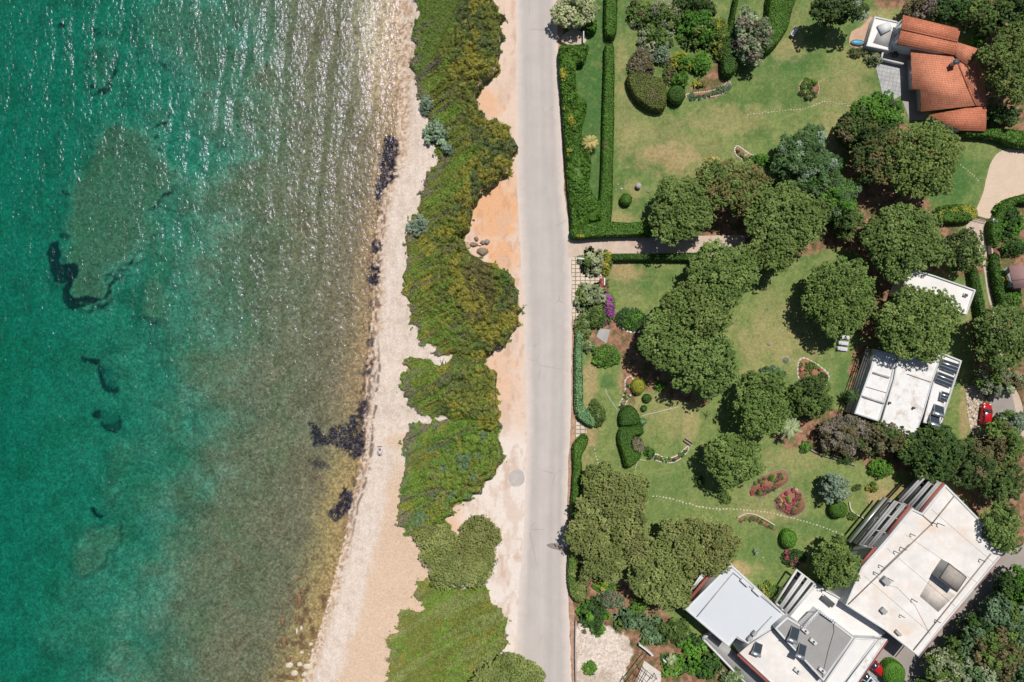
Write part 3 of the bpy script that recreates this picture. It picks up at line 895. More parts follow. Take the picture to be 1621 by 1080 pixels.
    deb = smooth(.52, .62, fbm(px / 3.5, py / 7, 36, 3)) * smooth(1.3, .5, np.abs(inl - .3 - (g1 - .5) * 2)) * smooth(290, 330, py) * smooth(860, 780, py)
    c_b = mixc(c_b, alb(98, 78, 70), deb * .8); c_sea = mixc(c_sea, alb(84, 68, 60), deb * .8)
    lip = smooth(.32, .08, np.abs(inl - 1.7 - (g1 - .5) * 1.6)) * smooth(.42, .5, g2) * smooth(520, 570, py) * smooth(900, 800, py)
    c_b = mixc(c_b, alb(112, 84, 70), lip * .85)
    c_b *= (0.93 + 0.14 * g3)[:, None]
    for poly, k in WEED_SHORE:
        lo = poly.min(0) - 14; hi = poly.max(0) + 14
        b = (px > lo[0]) & (px < hi[0]) & (py > lo[1]) & (py < hi[1])
        s = sdf(poly, px[b], py[b]) + (g2[b] - .5) * 14 + (g3[b] - .5) * 6
        m = smooth(3, -2, s) * k * smooth(.30, .46, fbm(px[b] / 5, py[b] / 5, 79, 3))
        wc = mixc(np.tile((.012, .010, .013), (b.sum(), 1)), (.10, .09, .11), smooth(.5, .75, fbm(px[b] / 3, py[b] / 3, 77, 2)) * .7)
        for arr in (c_sea, c_b):
            arr[b] = arr[b] * (1 - m[:, None]) + wc * m[:, None]
    # ---- verge west of the road
    c_v = np.tile(alb(234, 208, 188), (n, 1))
    org = ell(px, py, (785, 335, 44, 70, 1.)) + ell(px, py, (772, 165, 26, 30, .7)) + ell(px, py, (800, 410, 26, 30, .8)) + ell(px, py, (790, 600, 30, 70, .45)) + ell(px, py, (762, 300, 20, 40, .5)) + ell(px, py, (720, 840, 16, 26, .6)) + ell(px, py, (745, 800, 26, 20, .5)) + ell(px, py, (800, 850, 9, 10, .6))
    c_v = mixc(c_v, alb(237, 184, 142), np.clip(org, 0, 1))
    c_v = mixc(c_v, alb(242, 230, 220), smooth(655, 720, py + (g1 - .5) * 40) * smooth(712, 745, px) * .85)
    c_v = mixc(c_v, alb(214, 186, 166), smooth(.5, .7, fbm(px / 12, py / 26, 41, 4)) * .5)
    c_v = mixc(c_v, alb(196, 150, 116), smooth(.6, .72, fbm(px / 7, py / 14, 43, 4)) * .35)
    c_v *= (0.96 + 0.08 * g3)[:, None]
    # ---- gardens
    green = alb(108, 136, 70, 1.6); c_l = np.tile(green, (n, 1))
    c_l = mixc(c_l, alb(148, 156, 92), smooth(.4, .66, g1) * .75)
    c_l = mixc(c_l, alb(126, 150, 80), smooth(.45, .7, fbm(px / 14, py / 14, 51, 4)) * .6)
    c_l = mixc(c_l, alb(138, 154, 84), smooth(400, 480, py) * .55)
    c_l = mixc(c_l, alb(76, 118, 58), smooth(975, 955, px) * smooth(370, 340, py) * .8)
    c_l = mixc(c_l, alb(156, 160, 92), smooth(.55, .72, fbm(px / 6, py / 6, 53, 3)) * .4)
    c_l = mixc(c_l, alb(96, 122, 62), smooth(.55, .7, fbm(px / 5, py / 9, 54, 3)) * .35)
    for i, e in enumerate(LUSH): c_l = mixc(c_l, alb(72, 120, 58), ell(px, py, e, .5, 200 + i) * .8)
    for i, e in enumerate(DRY): c_l = mixc(c_l, alb(182, 166, 112) if e[4] < .85 else alb(192, 162, 116), ell(px, py, e, .7, 100 + i) * .8)
    c_l = c_l * .94 + c_l.mean(1, keepdims=True) * .06
    c_l *= (0.81 + 0.26 * g3)[:, None]
    soilm = np.zeros(n)
    for poly in SOIL_POLYS:
        lo = poly.min(0) - 20; hi = poly.max(0) + 20
        b = (px > lo[0]) & (px < hi[0]) & (py > lo[1]) & (py < hi[1])
        s = sdf(poly, px[b], py[b]) + (g2[b] - .5) * 16
        soilm[b] = np.maximum(soilm[b], smooth(2, -2, s))
    c_s = mixc(np.tile(alb(168, 128, 102), (n, 1)), alb(120, 92, 70), smooth(.4, .7, g2) * .8)
    c_s = mixc(c_s, alb(92, 104, 56), smooth(.52, .64, fbm(px / 10, py / 10, 81, 4)) * .7)
    c_s *= (0.8 + 0.4 * g3)[:, None]
    strip = smooth(9.5, 7.5, px - rr + (g2 - .5) * 4) * smooth(rr - 1, rr + 1, px)
    soilm2 = strip
    c_st = np.tile(alb(190, 152, 128), (n, 1)) * (0.85 + 0.3 * g3)[:, None]
    clear = np.zeros(n)
    for poly in CLEAR:
        s = sdf(poly, px, py) + (g2 - .5) * 14; clear = np.maximum(clear, smooth(1.5, -1.5, s))
    c_g = c_l * (1 - soilm[:, None]) + c_s * soilm[:, None]
    c_cl = mixc(np.tile(alb(226, 210, 194), (n, 1)), alb(198, 178, 160), smooth(.4, .7, g1) * .7)
    c_g = c_g * (1 - clear[:, None]) + c_cl * clear[:, None]
    c_g = c_g * (1 - soilm2[:, None]) + c_st * soilm2[:, None]
    mid_road = (rl + rr) / 2
    cls = np.where(px < xs - 0, 0, np.where(px < xb + 8, 1, np.where(px < mid_road, 2, np.where((soilm > .5) | (clear > .5) | (soilm2 > .5), 4, 3))))
    colr = np.where((cls == 0)[:, None], c_sea, np.where((cls == 1)[:, None], c_b, np.where((cls == 2)[:, None], c_v, c_g)))
    # soft change from the beach into the verge colour under the scrub
    t = smooth(xb - 2, xb + 14, px)[:, None]
    bv = (cls == 1) | (cls == 2)
    colr[bv] = (c_b * (1 - t) + c_v * t)[bv]
    bl = np.maximum((xb - xs) * S * .8, 2.0)
    for poly in SCRUB:
        P_ = catmull(poly, 3); lo = P_.min(0) - 10; hi = P_.max(0) + 10
        b = (px > lo[0]) & (px < hi[0]) & (py > lo[1]) & (py < hi[1])
        s_ = sdf(P_, px[b], py[b]) + (g2[b] - .5) * 8
        m = smooth(-1, -4, s_) * .9; cs = mixc(np.tile(alb(116, 112, 62), (b.sum(), 1)), alb(150, 128, 96), smooth(.5, .7, g2[b]))
        colr[b] = colr[b] * (1 - m[:, None]) + cs * m[:, None]
    z = np.where(dist > 0, SEA - d, SEA + np.clip(-dist / bl, 0, 1) * (0 - SEA))
    # stony relief close to the waterline
    z = z + np.where((dist > -6) & (dist < 25), (g3 - .5) * 0.06 + (g2 - .5) * 0.16, 0) * smooth(-6, -3, dist)
    z = np.where(cls >= 2, 0.0, np.minimum(z, 0.0))
    return colr, cls, z, d


STEP = 2.0
gx = np.arange(-40, 1662, STEP); gy = np.arange(-40, 1122, STEP)
PX, PY = np.meshgrid(gx, gy)
pxf, pyf = PX.ravel(), PY.ravel()
tcol, tcls, tz, tdepth = ground_color(pxf, pyf)
fz = (H - tz) / H * S
TV = np.column_stack([(pxf - CX) * fz, (CY - pyf) * fz, tz])
nx, ny = len(gx), len(gy)
ii = (np.arange(ny - 1)[:, None] * nx + np.arange(nx - 1)[None, :]).ravel()
TF = np.column_stack([ii + nx, ii + nx + 1, ii + 1, ii])
fcls = tcls[TF].min(1)

M['beach'] = attr_mat('beach_pebbles', 6.0, 0.91, 1.09, 0.9, 0.03, 6, (7.0, 0.86, 1.14))
M['seabed'] = attr_mat('seabed', 3.2, 0.74, 1.28, 0.9, 0.05, 6, (3.0, 0.7, 1.34))  # strong speckle: stones and weed, plus a painted hint of rippling light
M['verge'] = attr_mat('sandy_verge', 4.0, 0.94, 1.05, 0.95, 0.02, 6, (4.0, 0.96, 1.03))
M['lawn'] = attr_mat('lawn_grass', 5.0, 0.74, 1.28, 0.95, 0.05, 6, (3.0, 0.86, 1.14))
M['ground'] = attr_mat('garden_ground', 4.0, 0.7, 1.3, 0.95, 0.06, 6, (2.5, 0.8, 1.2))


def submesh(name, mask, mat, extra=None, kind='structure'):
    F = TF[mask]; used = np.unique(F)
    remap = np.full(len(TV), -1); remap[used] = np.arange(len(used))
    V = TV[used]; C = tcol[used]; F = remap[F]
    if extra is not None:
        ev, ec = extra; k = len(V)
        V = np.concatenate([V, ev]); C = np.concatenate([C, np.tile(ec, (len(ev), 1))])
        F = np.concatenate([F, (np.arange(len(ev)).reshape(-1, 4) + k)])
    return tag(build(name, V, F, mat, color=C, smooth_shade=True), kind=kind)


def far_quads(x0, x1, x2, z, yt, yb):
    """flat country beyond the detailed patch: from x0 to x2 above and below it, and beyond x1"""
    X0, X1, X2 = x0, x1, x2
    F_ = 3000.0
    q = []
    for (a, b, c, d_) in ((X0, yt, X2, F_), (X0, -F_, X2, yb), (X1, yb, X2, yt)) if X2 > X1 else ((X2, yt, X0, F_), (X2, -F_, X0, yb), (X2, yb, X1, yt)):
        q += [(a, b, z), (c, b, z), (c, d_, z), (a, d_, z)]
    return np.array(q)


xl, xr = TV[:, 0].min() + .5, TV[:, 0].max() - .5
submesh('seabed', fcls == 0, M['seabed'], (far_quads(-12, xl, -3000, SEA - 6.9, TV[0, 1] - .5, TV[-1, 1] + .5), (.3, .27, .2)))
submesh('beach', fcls == 1, M['beach'])
submesh('dirt_verge', fcls == 2, M['verge'])
submesh('lawn', fcls == 3, M['lawn'])
submesh('ground', fcls == 4, M['ground'], (far_quads(-20, 851.5 * S - .4, 3000, -.05, 580 * S - .4, -582 * S + .4), alb(90, 100, 60)))

# ---- sea surface: real swell, chop in the bump, colour lost with depth
wstep = 2.5
wx = np.arange(-44, 668, wstep); wy = np.arange(-44, 1126, wstep)
WX, WY = np.meshgrid(wx, wy); wxf, wyf = WX.ravel(), WY.ravel()
wd, wdist = depth_at(wxf, wyf)
m_ = wxf * S; n_ = wyf * S
ph = (m_ + 0.10 * n_ + 4.2 * (fbm(m_ / 7, n_ / 9, 5, 3) - .5) + .9 * (fbm(m_ / 2, n_ / 2.5, 15, 2) - .5)) * (2 * math.pi / 3.7)
amp = 0.115 * (0.12 + 1.25 * smooth(.3, .72, fbm(m_ / 4.0, n_ / 5.0, 6, 3))) * np.clip(np.abs(wdist) / 6, .12, 1)
amp = amp * np.interp(wyf, [0, 250, 600, 1080], [1.1, 1.0, .5, .35]) * np.interp(wxf, [0, 200, 420], [.55, .65, 1.1])
wz = SEA + amp * (np.sin(ph) + .35 * np.sin(2 * ph + .6)) + 0.07 * (fbm(m_ / .9, n_ / 1.3, 7, 3) - .5) * np.clip(np.abs(wdist) / 4, .1, 1)
fw = (H - wz) / H * S
WV = np.column_stack([(wxf - CX) * fw, (CY - wyf) * fw, wz])
wnx, wny = len(wx), len(wy)
ii = (np.arange(wny - 1)[:, None] * wnx + np.arange(wnx - 1)[None, :]).ravel()
WF = np.column_stack([ii + wnx, ii + wnx + 1, ii + 1, ii])
yt, yb, xw = WV[:wnx, 1].min(), WV[-wnx:, 1].max(), WV[:, 0].min()
xe = WV[:, 0].max() - 1
fq = []
for a, b, c, d_ in ((-3000, yb, xw, yt), (-3000, yt, xe - 8, 3000), (-3000, -3000, xe - 8, yb)):
    fq += [(a, b, SEA), (c, b, SEA), (c, d_, SEA), (a, d_, SEA)]
fq = np.array(fq); k = len(WV)
WV = np.concatenate([WV, fq]); WF = np.concatenate([WF, np.arange(len(fq)).reshape(-1, 4) + k])
wdep = np.concatenate([np.clip(wd, 0, 8), np.full(len(fq), 6.0)])

m, nt, nd, lk = new_mat('sea_water')
at = N(nt, 'ShaderNodeAttribute', attribute_name='depth')
tints = []
for kk in (0.40, 0.047, 0.068):
    e = N(nt, 'ShaderNodeMath', operation='MULTIPLY'); lk.new(at.outputs['Fac'], e.inputs[0]); e.inputs[1].default_value = -kk
    x = N(nt, 'ShaderNodeMath', operation='EXPONENT'); lk.new(e.outputs[0], x.inputs[0]); tints.append(x)
cb = nd.new('ShaderNodeCombineColor')
for i in range(3): lk.new(tints[i].outputs[0], cb.inputs[i])
tr = nd.new('ShaderNodeBsdfTransparent'); lk.new(cb.outputs[0], tr.inputs[0])
tc = nd.new('ShaderNodeTexCoord')
n1 = N(nt, 'ShaderNodeTexNoise', Scale=1.25, Detail=2.0, Roughness=0.5)
mp = nd.new('ShaderNodeMapping'); mp.inputs['Scale'].default_value = (1.25, 0.8, 1); mp.inputs['Rotation'].default_value = (0, 0, -0.12)
lk.new(tc.outputs['Object'], mp.inputs[0]); lk.new(mp.outputs[0], n1.inputs['Vector'])
bp = N(nt, 'ShaderNodeBump', Strength=1.0, Distance=0.26); lk.new(n1.outputs[0], bp.inputs['Height'])
gl = nd.new('ShaderNodeBsdfGlossy'); gl.inputs['Color'].default_value = (.86, .79, 1.0, 1); gl.inputs['Roughness'].default_value = 0.27; lk.new(bp.outputs[0], gl.inputs['Normal'])
fr = N(nt, 'ShaderNodeFresnel', IOR=1.33); lk.new(bp.outputs[0], fr.inputs['Normal'])
# scattered light of the clear green water column
df = nd.new('ShaderNodeBsdfDiffuse'); df.inputs['Color'].default_value = (0.0, 0.115, 0.088, 1); lk.new(bp.outputs[0], df.inputs['Normal'])
tb = N(nt, 'ShaderNodeMath', operation='MULTIPLY'); lk.new(at.outputs['Fac'], tb.inputs[0]); tb.inputs[1].default_value = 0.032; tb.use_clamp = True
mx0 = nd.new('ShaderNodeMixShader'); lk.new(tb.outputs[0], mx0.inputs[0]); lk.new(tr.outputs[0], mx0.inputs[1]); lk.new(df.outputs[0], mx0.inputs[2])
mx1 = nd.new('ShaderNodeMixShader'); lk.new(fr.outputs[0], mx1.inputs[0]); lk.new(mx0.outputs[0], mx1.inputs[1]); lk.new(gl.outputs[0], mx1.inputs[2])
out = nd.new('ShaderNodeOutputMaterial'); lk.new(mx1.outputs[0], out.inputs[0])
M['water'] = m
tag(build('sea', WV, WF, m, smooth_shade=True, floats={'depth': wdep}), kind='structure')


# ---- sheets laid on the land
def sheet(name, poly_px, mat, z, kind='structure', sm=0, uvrot=0.0, closed=True):
    pp = catmull(poly_px, sm) if sm else np.asarray(poly_px, float)
    V = np.array([G(x, y, z) for x, y in pp])
    area = np.sum(V[:, 0] * np.roll(V[:, 1], -1) - np.roll(V[:, 0], -1) * V[:, 1])
    if area < 0: V = V[::-1]
    c, s_ = math.cos(uvrot), math.sin(uvrot)
    uv = np.column_stack([V[:, 0] * c + V[:, 1] * s_, -V[:, 0] * s_ + V[:, 1] * c])
    return tag(build(name, V, [tuple(range(len(V)))], mat, uv=uv), kind=kind)


m, nt, nd, lk = new_mat('worn_asphalt')
tc = nd.new('ShaderNodeTexCoord')
mp = nd.new('ShaderNodeMapping'); mp.inputs['Scale'].default_value = (0.55, 0.018, 1); lk.new(tc.outputs['Object'], mp.inputs[0])
ns = N(nt, 'ShaderNodeTexNoise', Scale=1.0, Detail=5.0, Roughness=0.6); lk.new(mp.outputs[0], ns.inputs['Vector'])
rp = ramp(nt, ns.outputs[0], [(0.3, (0.93, 0.93, 0.94)), (0.7, (1.05, 1.045, 1.04))])
n2 = noise_col(nt, 0.25, 6, 0.65); r2 = ramp(nt, n2.outputs[0], [(0.3, (0.93,) * 3), (0.7, (1.06,) * 3)])
n3 = noise_col(nt, 7, 3, 0.8); r3 = ramp(nt, n3.outputs[0], [(0.25, (0.9,) * 3), (0.75, (1.1,) * 3)])
c = mul(nt, alb(202, 193, 186), rp.outputs[0]); c = mul(nt, c, r2.outputs[0]); c = mul(nt, c, r3.outputs[0])
wa = N(nt, 'ShaderNodeAttribute', attribute_name='across')
rw = ramp(nt, wa.outputs['Fac'], [(0.0, (1.04,) * 3), (0.2, (.97,) * 3), (0.3, (1.0,) * 3), (0.5, (1.03,) * 3), (0.62, (.95,) * 3), (0.72, (1.0,) * 3), (0.82, (.955,) * 3), (1.0, (1.05,) * 3)])
c = mul(nt, c, rw.outputs[0])
cv = N(nt, 'ShaderNodeTexVoronoi', Scale=0.16); cv.feature = 'DISTANCE_TO_EDGE'
nz = noise_col(nt, 0.9, 5, 0.7); va = nd.new('ShaderNodeMix'); va.data_type = 'RGBA'; va.inputs[0].default_value = .25
lk.new(tc.outputs['Object'], va.inputs[6]); lk.new(nz.outputs['Color'], va.inputs[7]); lk.new(va.outputs[2], cv.inputs['Vector'])
rc_ = ramp(nt, cv.outputs['Distance'], [(0.0, (.72,) * 3), (0.012, (1,) * 3)])
n5 = noise_col(nt, 0.11, 3, 0.6); r5 = ramp(nt, n5.outputs[0], [(0.5, (0,) * 3), (0.62, (1,) * 3)])
ck = nd.new('ShaderNodeMix'); ck.data_type = 'RGBA'; lk.new(r5.outputs[0], ck.inputs[0]); ck.inputs[6].default_value = (1, 1, 1, 1); lk.new(rc_.outputs[0], ck.inputs[7])
c = mul(nt, c, ck.outputs[2])
n6 = noise_col(nt, 0.35, 2, 0.5); r6 = ramp(nt, n6.outputs[0], [(0.70, (1,) * 3), (0.76, (.86,) * 3)])
c = mul(nt, c, r6.outputs[0])
# sand blown over the edges
at = N(nt, 'ShaderNodeAttribute', attribute_name='edge')
ad = N(nt, 'ShaderNodeMath', operation='ADD'); n4 = noise_col(nt, 0.5, 6, 0.75)
lk.new(at.outputs['Fac'], ad.inputs[0]); lk.new(n4.outputs[0], ad.inputs[1])
re = ramp(nt, ad.outputs[0], [(0.45, (1, 1, 1)), (0.95, (0, 0, 0))])
mx = nd.new('ShaderNodeMix'); mx.data_type = 'RGBA'; lk.new(re.outputs[0], mx.inputs[0]); lk.new(c, mx.inputs[6]); mx.inputs[7].default_value = (*alb(230, 214, 202), 1)
finish(nt, mx.outputs[2], 0.9, 0.2, 0, n3.outputs[0], 0.01, 0.6)
M['road'] = m
yy = np.arange(-60, 1142, 6.0); RV = []; ed = []
cols_ = [0, .03, .08, .16, .3, .5, .7, .84, .92, .97, 1]
for y in yy:
    a = interp(ROAD_L, y) + (fbm(y / 9, 0.5, 3, 3) - .5) * 3; b = interp(ROAD_R, y) + (fbm(y / 9, 3.5, 4, 3) - .5) * 3
    for t in cols_:
        RV.append(G(a + (b - a) * t, y, 0.012)); ed.append(min(t, 1 - t) * 2.6)
k = len(cols_)
i0 = (np.arange(len(yy) - 1)[:, None] * k + np.arange(k - 1)[None, :]).ravel()
RF = np.column_stack([i0 + k, i0 + k + 1, i0 + 1, i0])
tag(build('road', RV, RF, m, floats={'edge': ed, 'across': np.tile(cols_, len(yy))}), kind='structure')
RV = np.array(RV).reshape(len(yy), k, 3)

M['drive'] = plain('pale_gravel', alb(222, 200, 182), 0.95, 0.1, 0, 0.2, 0.8, dirt=alb(200, 170, 148), fine=0.18)
M['gravel'] = plain('cream_gravel', alb(228, 204, 180), 0.95, 0.1, 0, 0.1, 0.5, fine=0.2)
M['asphalt2'] = plain('grey_drive', alb(176, 166, 158), 0.95, 0.1, 0, 0.2, 0.4, fine=0.12)
M['patch'] = plain('grey_patch', alb(206, 198, 190), 0.95, 0.1, 0, 0.2, 0.8, fine=0.15)
M['crete'] = plain('cracked_concrete', alb(238, 230, 218), 0.9, 0.1, 0, 0.2, 0.4, dirt=alb(204, 186, 166))
m, nt, nd, lk = new_mat('crazy_paving')
tc = nd.new('ShaderNodeTexCoord'); v = N(nt, 'ShaderNodeTexVoronoi', Scale=1.9); v.feature = 'DISTANCE_TO_EDGE'; lk.new(tc.outputs['Object'], v.inputs['Vector'])
v2 = N(nt, 'ShaderNodeTexVoronoi', Scale=1.9); lk.new(tc.outputs['Object'], v2.inputs['Vector'])
sc_ = nd.new('ShaderNodeSeparateColor'); lk.new(v2.outputs['Color'], sc_.inputs[0])
rs = ramp(nt, sc_.outputs[0], [(0, alb(196, 176, 152)), (.5, alb(214, 196, 172)), (1, alb(232, 216, 194))])
rj = ramp(nt, v.outputs['Distance'], [(0.02, (.22, .2, .18)), (0.09, (1, 1, 1))])
finish(nt, mul(nt, rs.outputs[0], rj.outputs[0]), 0.9, 0.2, 0, v.outputs['Distance'], 0.05, 0.6)
M['crazy'] = m
M['bedsoil'] = plain('bed_soil', alb(172, 128, 100), 0.95, 0.1, 0, 0.3, 1.5, dirt=alb(126, 96, 74))

sheet('driveway', [(898, 380), (930, 378), (1000, 376), (1080, 374), (1180, 372), (1180, 404), (1080, 404), (1000, 401), (930, 402), (900, 408)], M['drive'], 0.016)
sheet('gravel_court', [(1546, 330), (1556, 306), (1562, 280), (1570, 255), (1588, 238), (1640, 228), (1720, 228), (1720, 310), (1640, 304), (1606, 312), (1585, 325), (1574, 346), (1545, 340)], M['gravel'], 0.016, sm=4)
sheet('path', [(1532, 352), (1545, 346), (1566, 352), (1566, 380), (1568, 405), (1574, 430), (1580, 460), (1584, 500), (1586, 560), (1600, 600), (1618, 640), (1621, 690), (1606, 690), (1600, 650), (1584, 610), (1572, 560), (1570, 500), (1562, 460), (1556, 420), (1540, 380), (1530, 366)], M['drive'], 0.02, sm=3)
sheet('car_path', [(1565, 616), (1600, 612), (1612, 672), (1570, 690)], M['asphalt2'], 0.024)
sheet('stone_path', [(1529, 618), (1540, 610), (1556, 622), (1560, 650), (1562, 676), (1564, 700), (1548, 702), (1534, 670)], M['crazy'], 0.024, sm=4)
sheet('service_road', [(1604, 868), (1640, 850), (1650, 880), (1600, 930), (1540, 995), (1480, 1060), (1440, 1120), (1360, 1120), (1352, 1060), (1400, 1000)], M['asphalt2'], 0.016)
sheet('tiled_path', [(905, 407), (952, 409), (953, 452), (938, 470), (926, 480), (918, 505), (910, 512), (906, 500)], M['creamtile'], 0.016)
sheet('garden_path', [(911, 664), (929, 676), (928, 692), (911, 700)], M['creamtile'], 0.016)
sheet('pale_path', [(888, 64), (896, 52), (912, 46), (926, 56), (926, 68), (905, 72)], M['drive'], 0.016, sm=3)
sheet('patio', [(1383, 94), (1430, 103), (1428, 150), (1412, 160), (1400, 169), (1397, 150), (1392, 128)], M['patiotile'], 0.03, uvrot=-0.2)
sheet('pink_terrace', [(1381, 28), (1374, 30), (1364, 42), (1348, 50), (1344, 68), (1350, 74), (1372, 76)], M['pinktile'], 0.03, sm=2)
sheet('concrete_patch', catmull([(805, 752), (812, 745), (824, 744), (830, 752), (829, 764), (820, 770), (808, 768)], 4), M['patch'], 0.008)
sheet('slab_path', [(944, 533), (949, 520), (966, 522), (960, 544)], M['concrete'], 0.05)
# ------------------------------------------------------------------ buildings
def roof_plane(pts, mat, root, wall, name='roof', thick=0.16, inset=0.3, label=None):
    """sloping tiled slab through (px,py,z) corners; adds the wall that carries it to the wall builder"""
    P = [np.array(G(x, y, z)) for x, y, z in pts]
    area = sum(P[i][0] * P[(i + 1) % len(P)][1] - P[(i + 1) % len(P)][0] * P[i][1] for i in range(len(P)))
    if area < 0: P = P[::-1]
    n = len(P)
    e1 = P[1] - P[0]; e1 = e1 / np.linalg.norm(e1)
    nn = np.cross(P[1] - P[0], P[-1] - P[0]); nn /= np.linalg.norm(nn); e2 = np.cross(nn, e1)
    V = P + [p - np.array((0, 0, thick)) for p in P]
    uv = [((p - P[0]) @ e1, (p - P[0]) @ e2) for p in V]
    F = [tuple(range(n)), tuple(range(2 * n - 1, n - 1, -1))] + [(i, n + i, n + (i + 1) % n, (i + 1) % n) for i in range(n)]
    o = build(name, V, F, mat, root, uv=uv)
    if label: o['label'] = label
    if wall is not None:
        Q = ring_inset([tuple(p) for p in P], inset)
        tops = [p[2] - thick - 0.02 for p in P]
        Vw = [(q[0], q[1], 0) for q in Q] + [(q[0], q[1], t) for q, t in zip(Q, tops)]
        wall.add(Vw, [(i, (i + 1) % n, n + (i + 1) % n, n + i) for i in range(n)] + [tuple(range(n, 2 * n))])
    return o


def flat_block(root, poly, h, roofmat, wallmat, par=0.28, pw=0.25, z0=0.0, roof_name='roof', parmat=None):
    W = [G(x, y, h + par)[:2] for x, y in poly]
    n = len(W)
    if sum(W[i][0] * W[(i + 1) % n][1] - W[(i + 1) % n][0] * W[i][1] for i in range(n)) < 0: W = W[::-1]
    I = ring_inset(W, pw)
    w = MB(); w.prism(W, z0, h + par - 0.06, 0, top=False); w.out('wall', wallmat, root)
    V = [(p[0], p[1], h + par) for p in W] + [(p[0], p[1], h + par) for p in I] + [(p[0], p[1], h) for p in I] + [(p[0], p[1], h + par - 0.06) for p in W]
    F = []
    for i in range(n):
        j = (i + 1) % n
        F += [(i, j, n + j, n + i), (n + i, n + j, 2 * n + j, 2 * n + i), (3 * n + i, 3 * n + j, j, i)]
    build('parapet', V, F, parmat or wallmat, root)
    V = np.array([(p[0], p[1], h + 0.004) for p in I])
    return build(roof_name, V, [tuple(range(n))], roofmat, root, uv=V[:, :2])


def line_beam(mb, a, b, z, w=0.18, h=0.15, m=0):
    mb.beam(G(*a, z), G(*b, z), w, h, m)


def window(root, a, b, z0, z1, t0, t1, out=0.03, frame='white', name='window'):
    """pane with a frame on the wall running a -> b (world xy), from t0 to t1 along it; stands out proud of the wall"""
    a = np.array(a[:2]); b = np.array(b[:2]); d = b - a; nr = np.array((d[1], -d[0])) / np.linalg.norm(d)
    p = a + d * t0; q = a + d * t1; mid = (p + q) / 2; L = np.linalg.norm(q - p); yaw = math.atan2(d[1], d[0])
    f = MB()
    zc = (z0 + z1) / 2
    for (du, dz, su, sz) in ((0, (z1 - z0) / 2 - .05, L, .1), (0, -(z1 - z0) / 2 + .05, L, .1), (-L / 2 + .05, 0, .1, z1 - z0 - .2), (L / 2 - .05, 0, .1, z1 - z0 - .2)):
        c = mid + d / np.linalg.norm(d) * du + nr * out
        f.box((c[0], c[1], zc + dz), (su, .1, sz), yaw)
    fo = f.out(name, M[frame], root)
    c = mid + nr * (out - 0.01)
    g = MB().box((c[0], c[1], zc), (L - .2, .04, z1 - z0 - .2), yaw)
    build('pane', g.v, g.f, M['glassdark'], fo)
    return fo


def pergola_beams(root, a0, a1, b1, b0, z, ts, w, hgt=0.5, mat='concrete', name='beam', zref=None):
    """parallel beams running a0 -> a1, set at fractions ts of the way to the line b0 -> b1"""
    for t in ts:
        p = (a0[0] + (b0[0] - a0[0]) * t, a0[1] + (b0[1] - a0[1]) * t); q = (a1[0] + (b1[0] - a1[0]) * t, a1[1] + (b1[1] - a1[1]) * t)
        MB().beam(G(*p, z), G(*q, z), w, hgt).out(name, M[mat], root)


# ---- the terracotta-roofed villa
c = G(1480, 110)
villa = thing('villa', 'white villa with several terracotta tiled roofs at the top of the lawn', 'house', (c[0], c[1], 0))
wl = MB()
roof_plane([(1430, 24, 3.5), (1521, 46, 3.5), (1516, 66, 4.1), (1427, 46, 4.1)], M['oldterracotta'], villa, wl, label='weathered upper roof slope facing away from the lawn, with dark stains')
roof_plane([(1427, 46, 4.1), (1516, 66, 4.1), (1513, 88, 3.5), (1420, 70, 3.5)], M['oldterracotta'], villa, wl)
roof_plane([(1516, 67, 4.0), (1548, 77, 3.5), (1530, 104, 3.3), (1513, 89, 3.6)], M['terracotta'], villa, wl)
zm = lambda x, y: 2.6 + ((x - 1443) * .986 - (y - 79) * .164) * .0095      # one plane from the patio eave up to the ridge
roof_plane([(x, y, zm(x, y)) for x, y in ((1442, 78), (1513, 90), (1533, 140), (1545, 167), (1458, 177), (1457, 142), (1444, 141))], M['terracotta'], villa, wl, inset=.8)
roof_plane([(1513, 90, zm(1513, 90)), (1531, 104, 3.22), (1533, 140, zm(1533, 140))], M['terracotta'], villa, None)
roof_plane([(1531, 104, 3.22), (1546, 92, 2.9), (1558, 118, 2.75), (1562, 169, 2.75), (1545, 167, zm(1545, 167)), (1533, 140, zm(1533, 140))], M['terracotta'], villa, wl)
roof_plane([(1470, 182, 2.5), (1526, 172, 2.95), (1532, 169, 2.95), (1562, 170, 2.9), (1561, 208, 2.25), (1521, 207, 2.25)], M['oldterracotta'], villa, wl)
wl.out('wall', M['white'], villa)
rid = MB()
for a, b in (((1427, 46, 4.14), (1516, 66, 4.14)), ((1513, 90, 3.28), (1533, 140, 3.39)), ((1533, 140, 3.39), (1545, 167, 3.44))):
    rid.tube([G(*a), G(*b)], [0.13, 0.13], 6)
rid.out('ridge_cap', M['terracotta'], villa)
cx_ = G(1514, 98, 4.4)
ch = MB().box((cx_[0], cx_[1], 3.8), (.7, .55, 1.2), .25).out('chimney', M['white'], villa)
MB().box((cx_[0], cx_[1], 4.48), (.95, .8, .14), .25).out('chimney_cap', M['darkgrey'], ch)
a, b = G(1420, 70, 3.5), G(1430, 24, 3.5)
a = (a[0] + .45, a[1] + .1); b = (b[0] + .35, b[1] - .3)
window(villa, b, a, 1.5, 3.0, .25, .45); window(villa, b, a, 1.5, 3.0, .55, .75)
a, b = G(1443, 79, 2.6), G(1446, 135, 2.6)
window(villa, (a[0] + .8, a[1] - .9), (b[0] + .8, b[1] + .8), .1, 2.1, .1, .4, name='door'); window(villa, (a[0] + .8, a[1] - .9), (b[0] + .8, b[1] + .8), .1, 2.1, .5, .75, name='door')
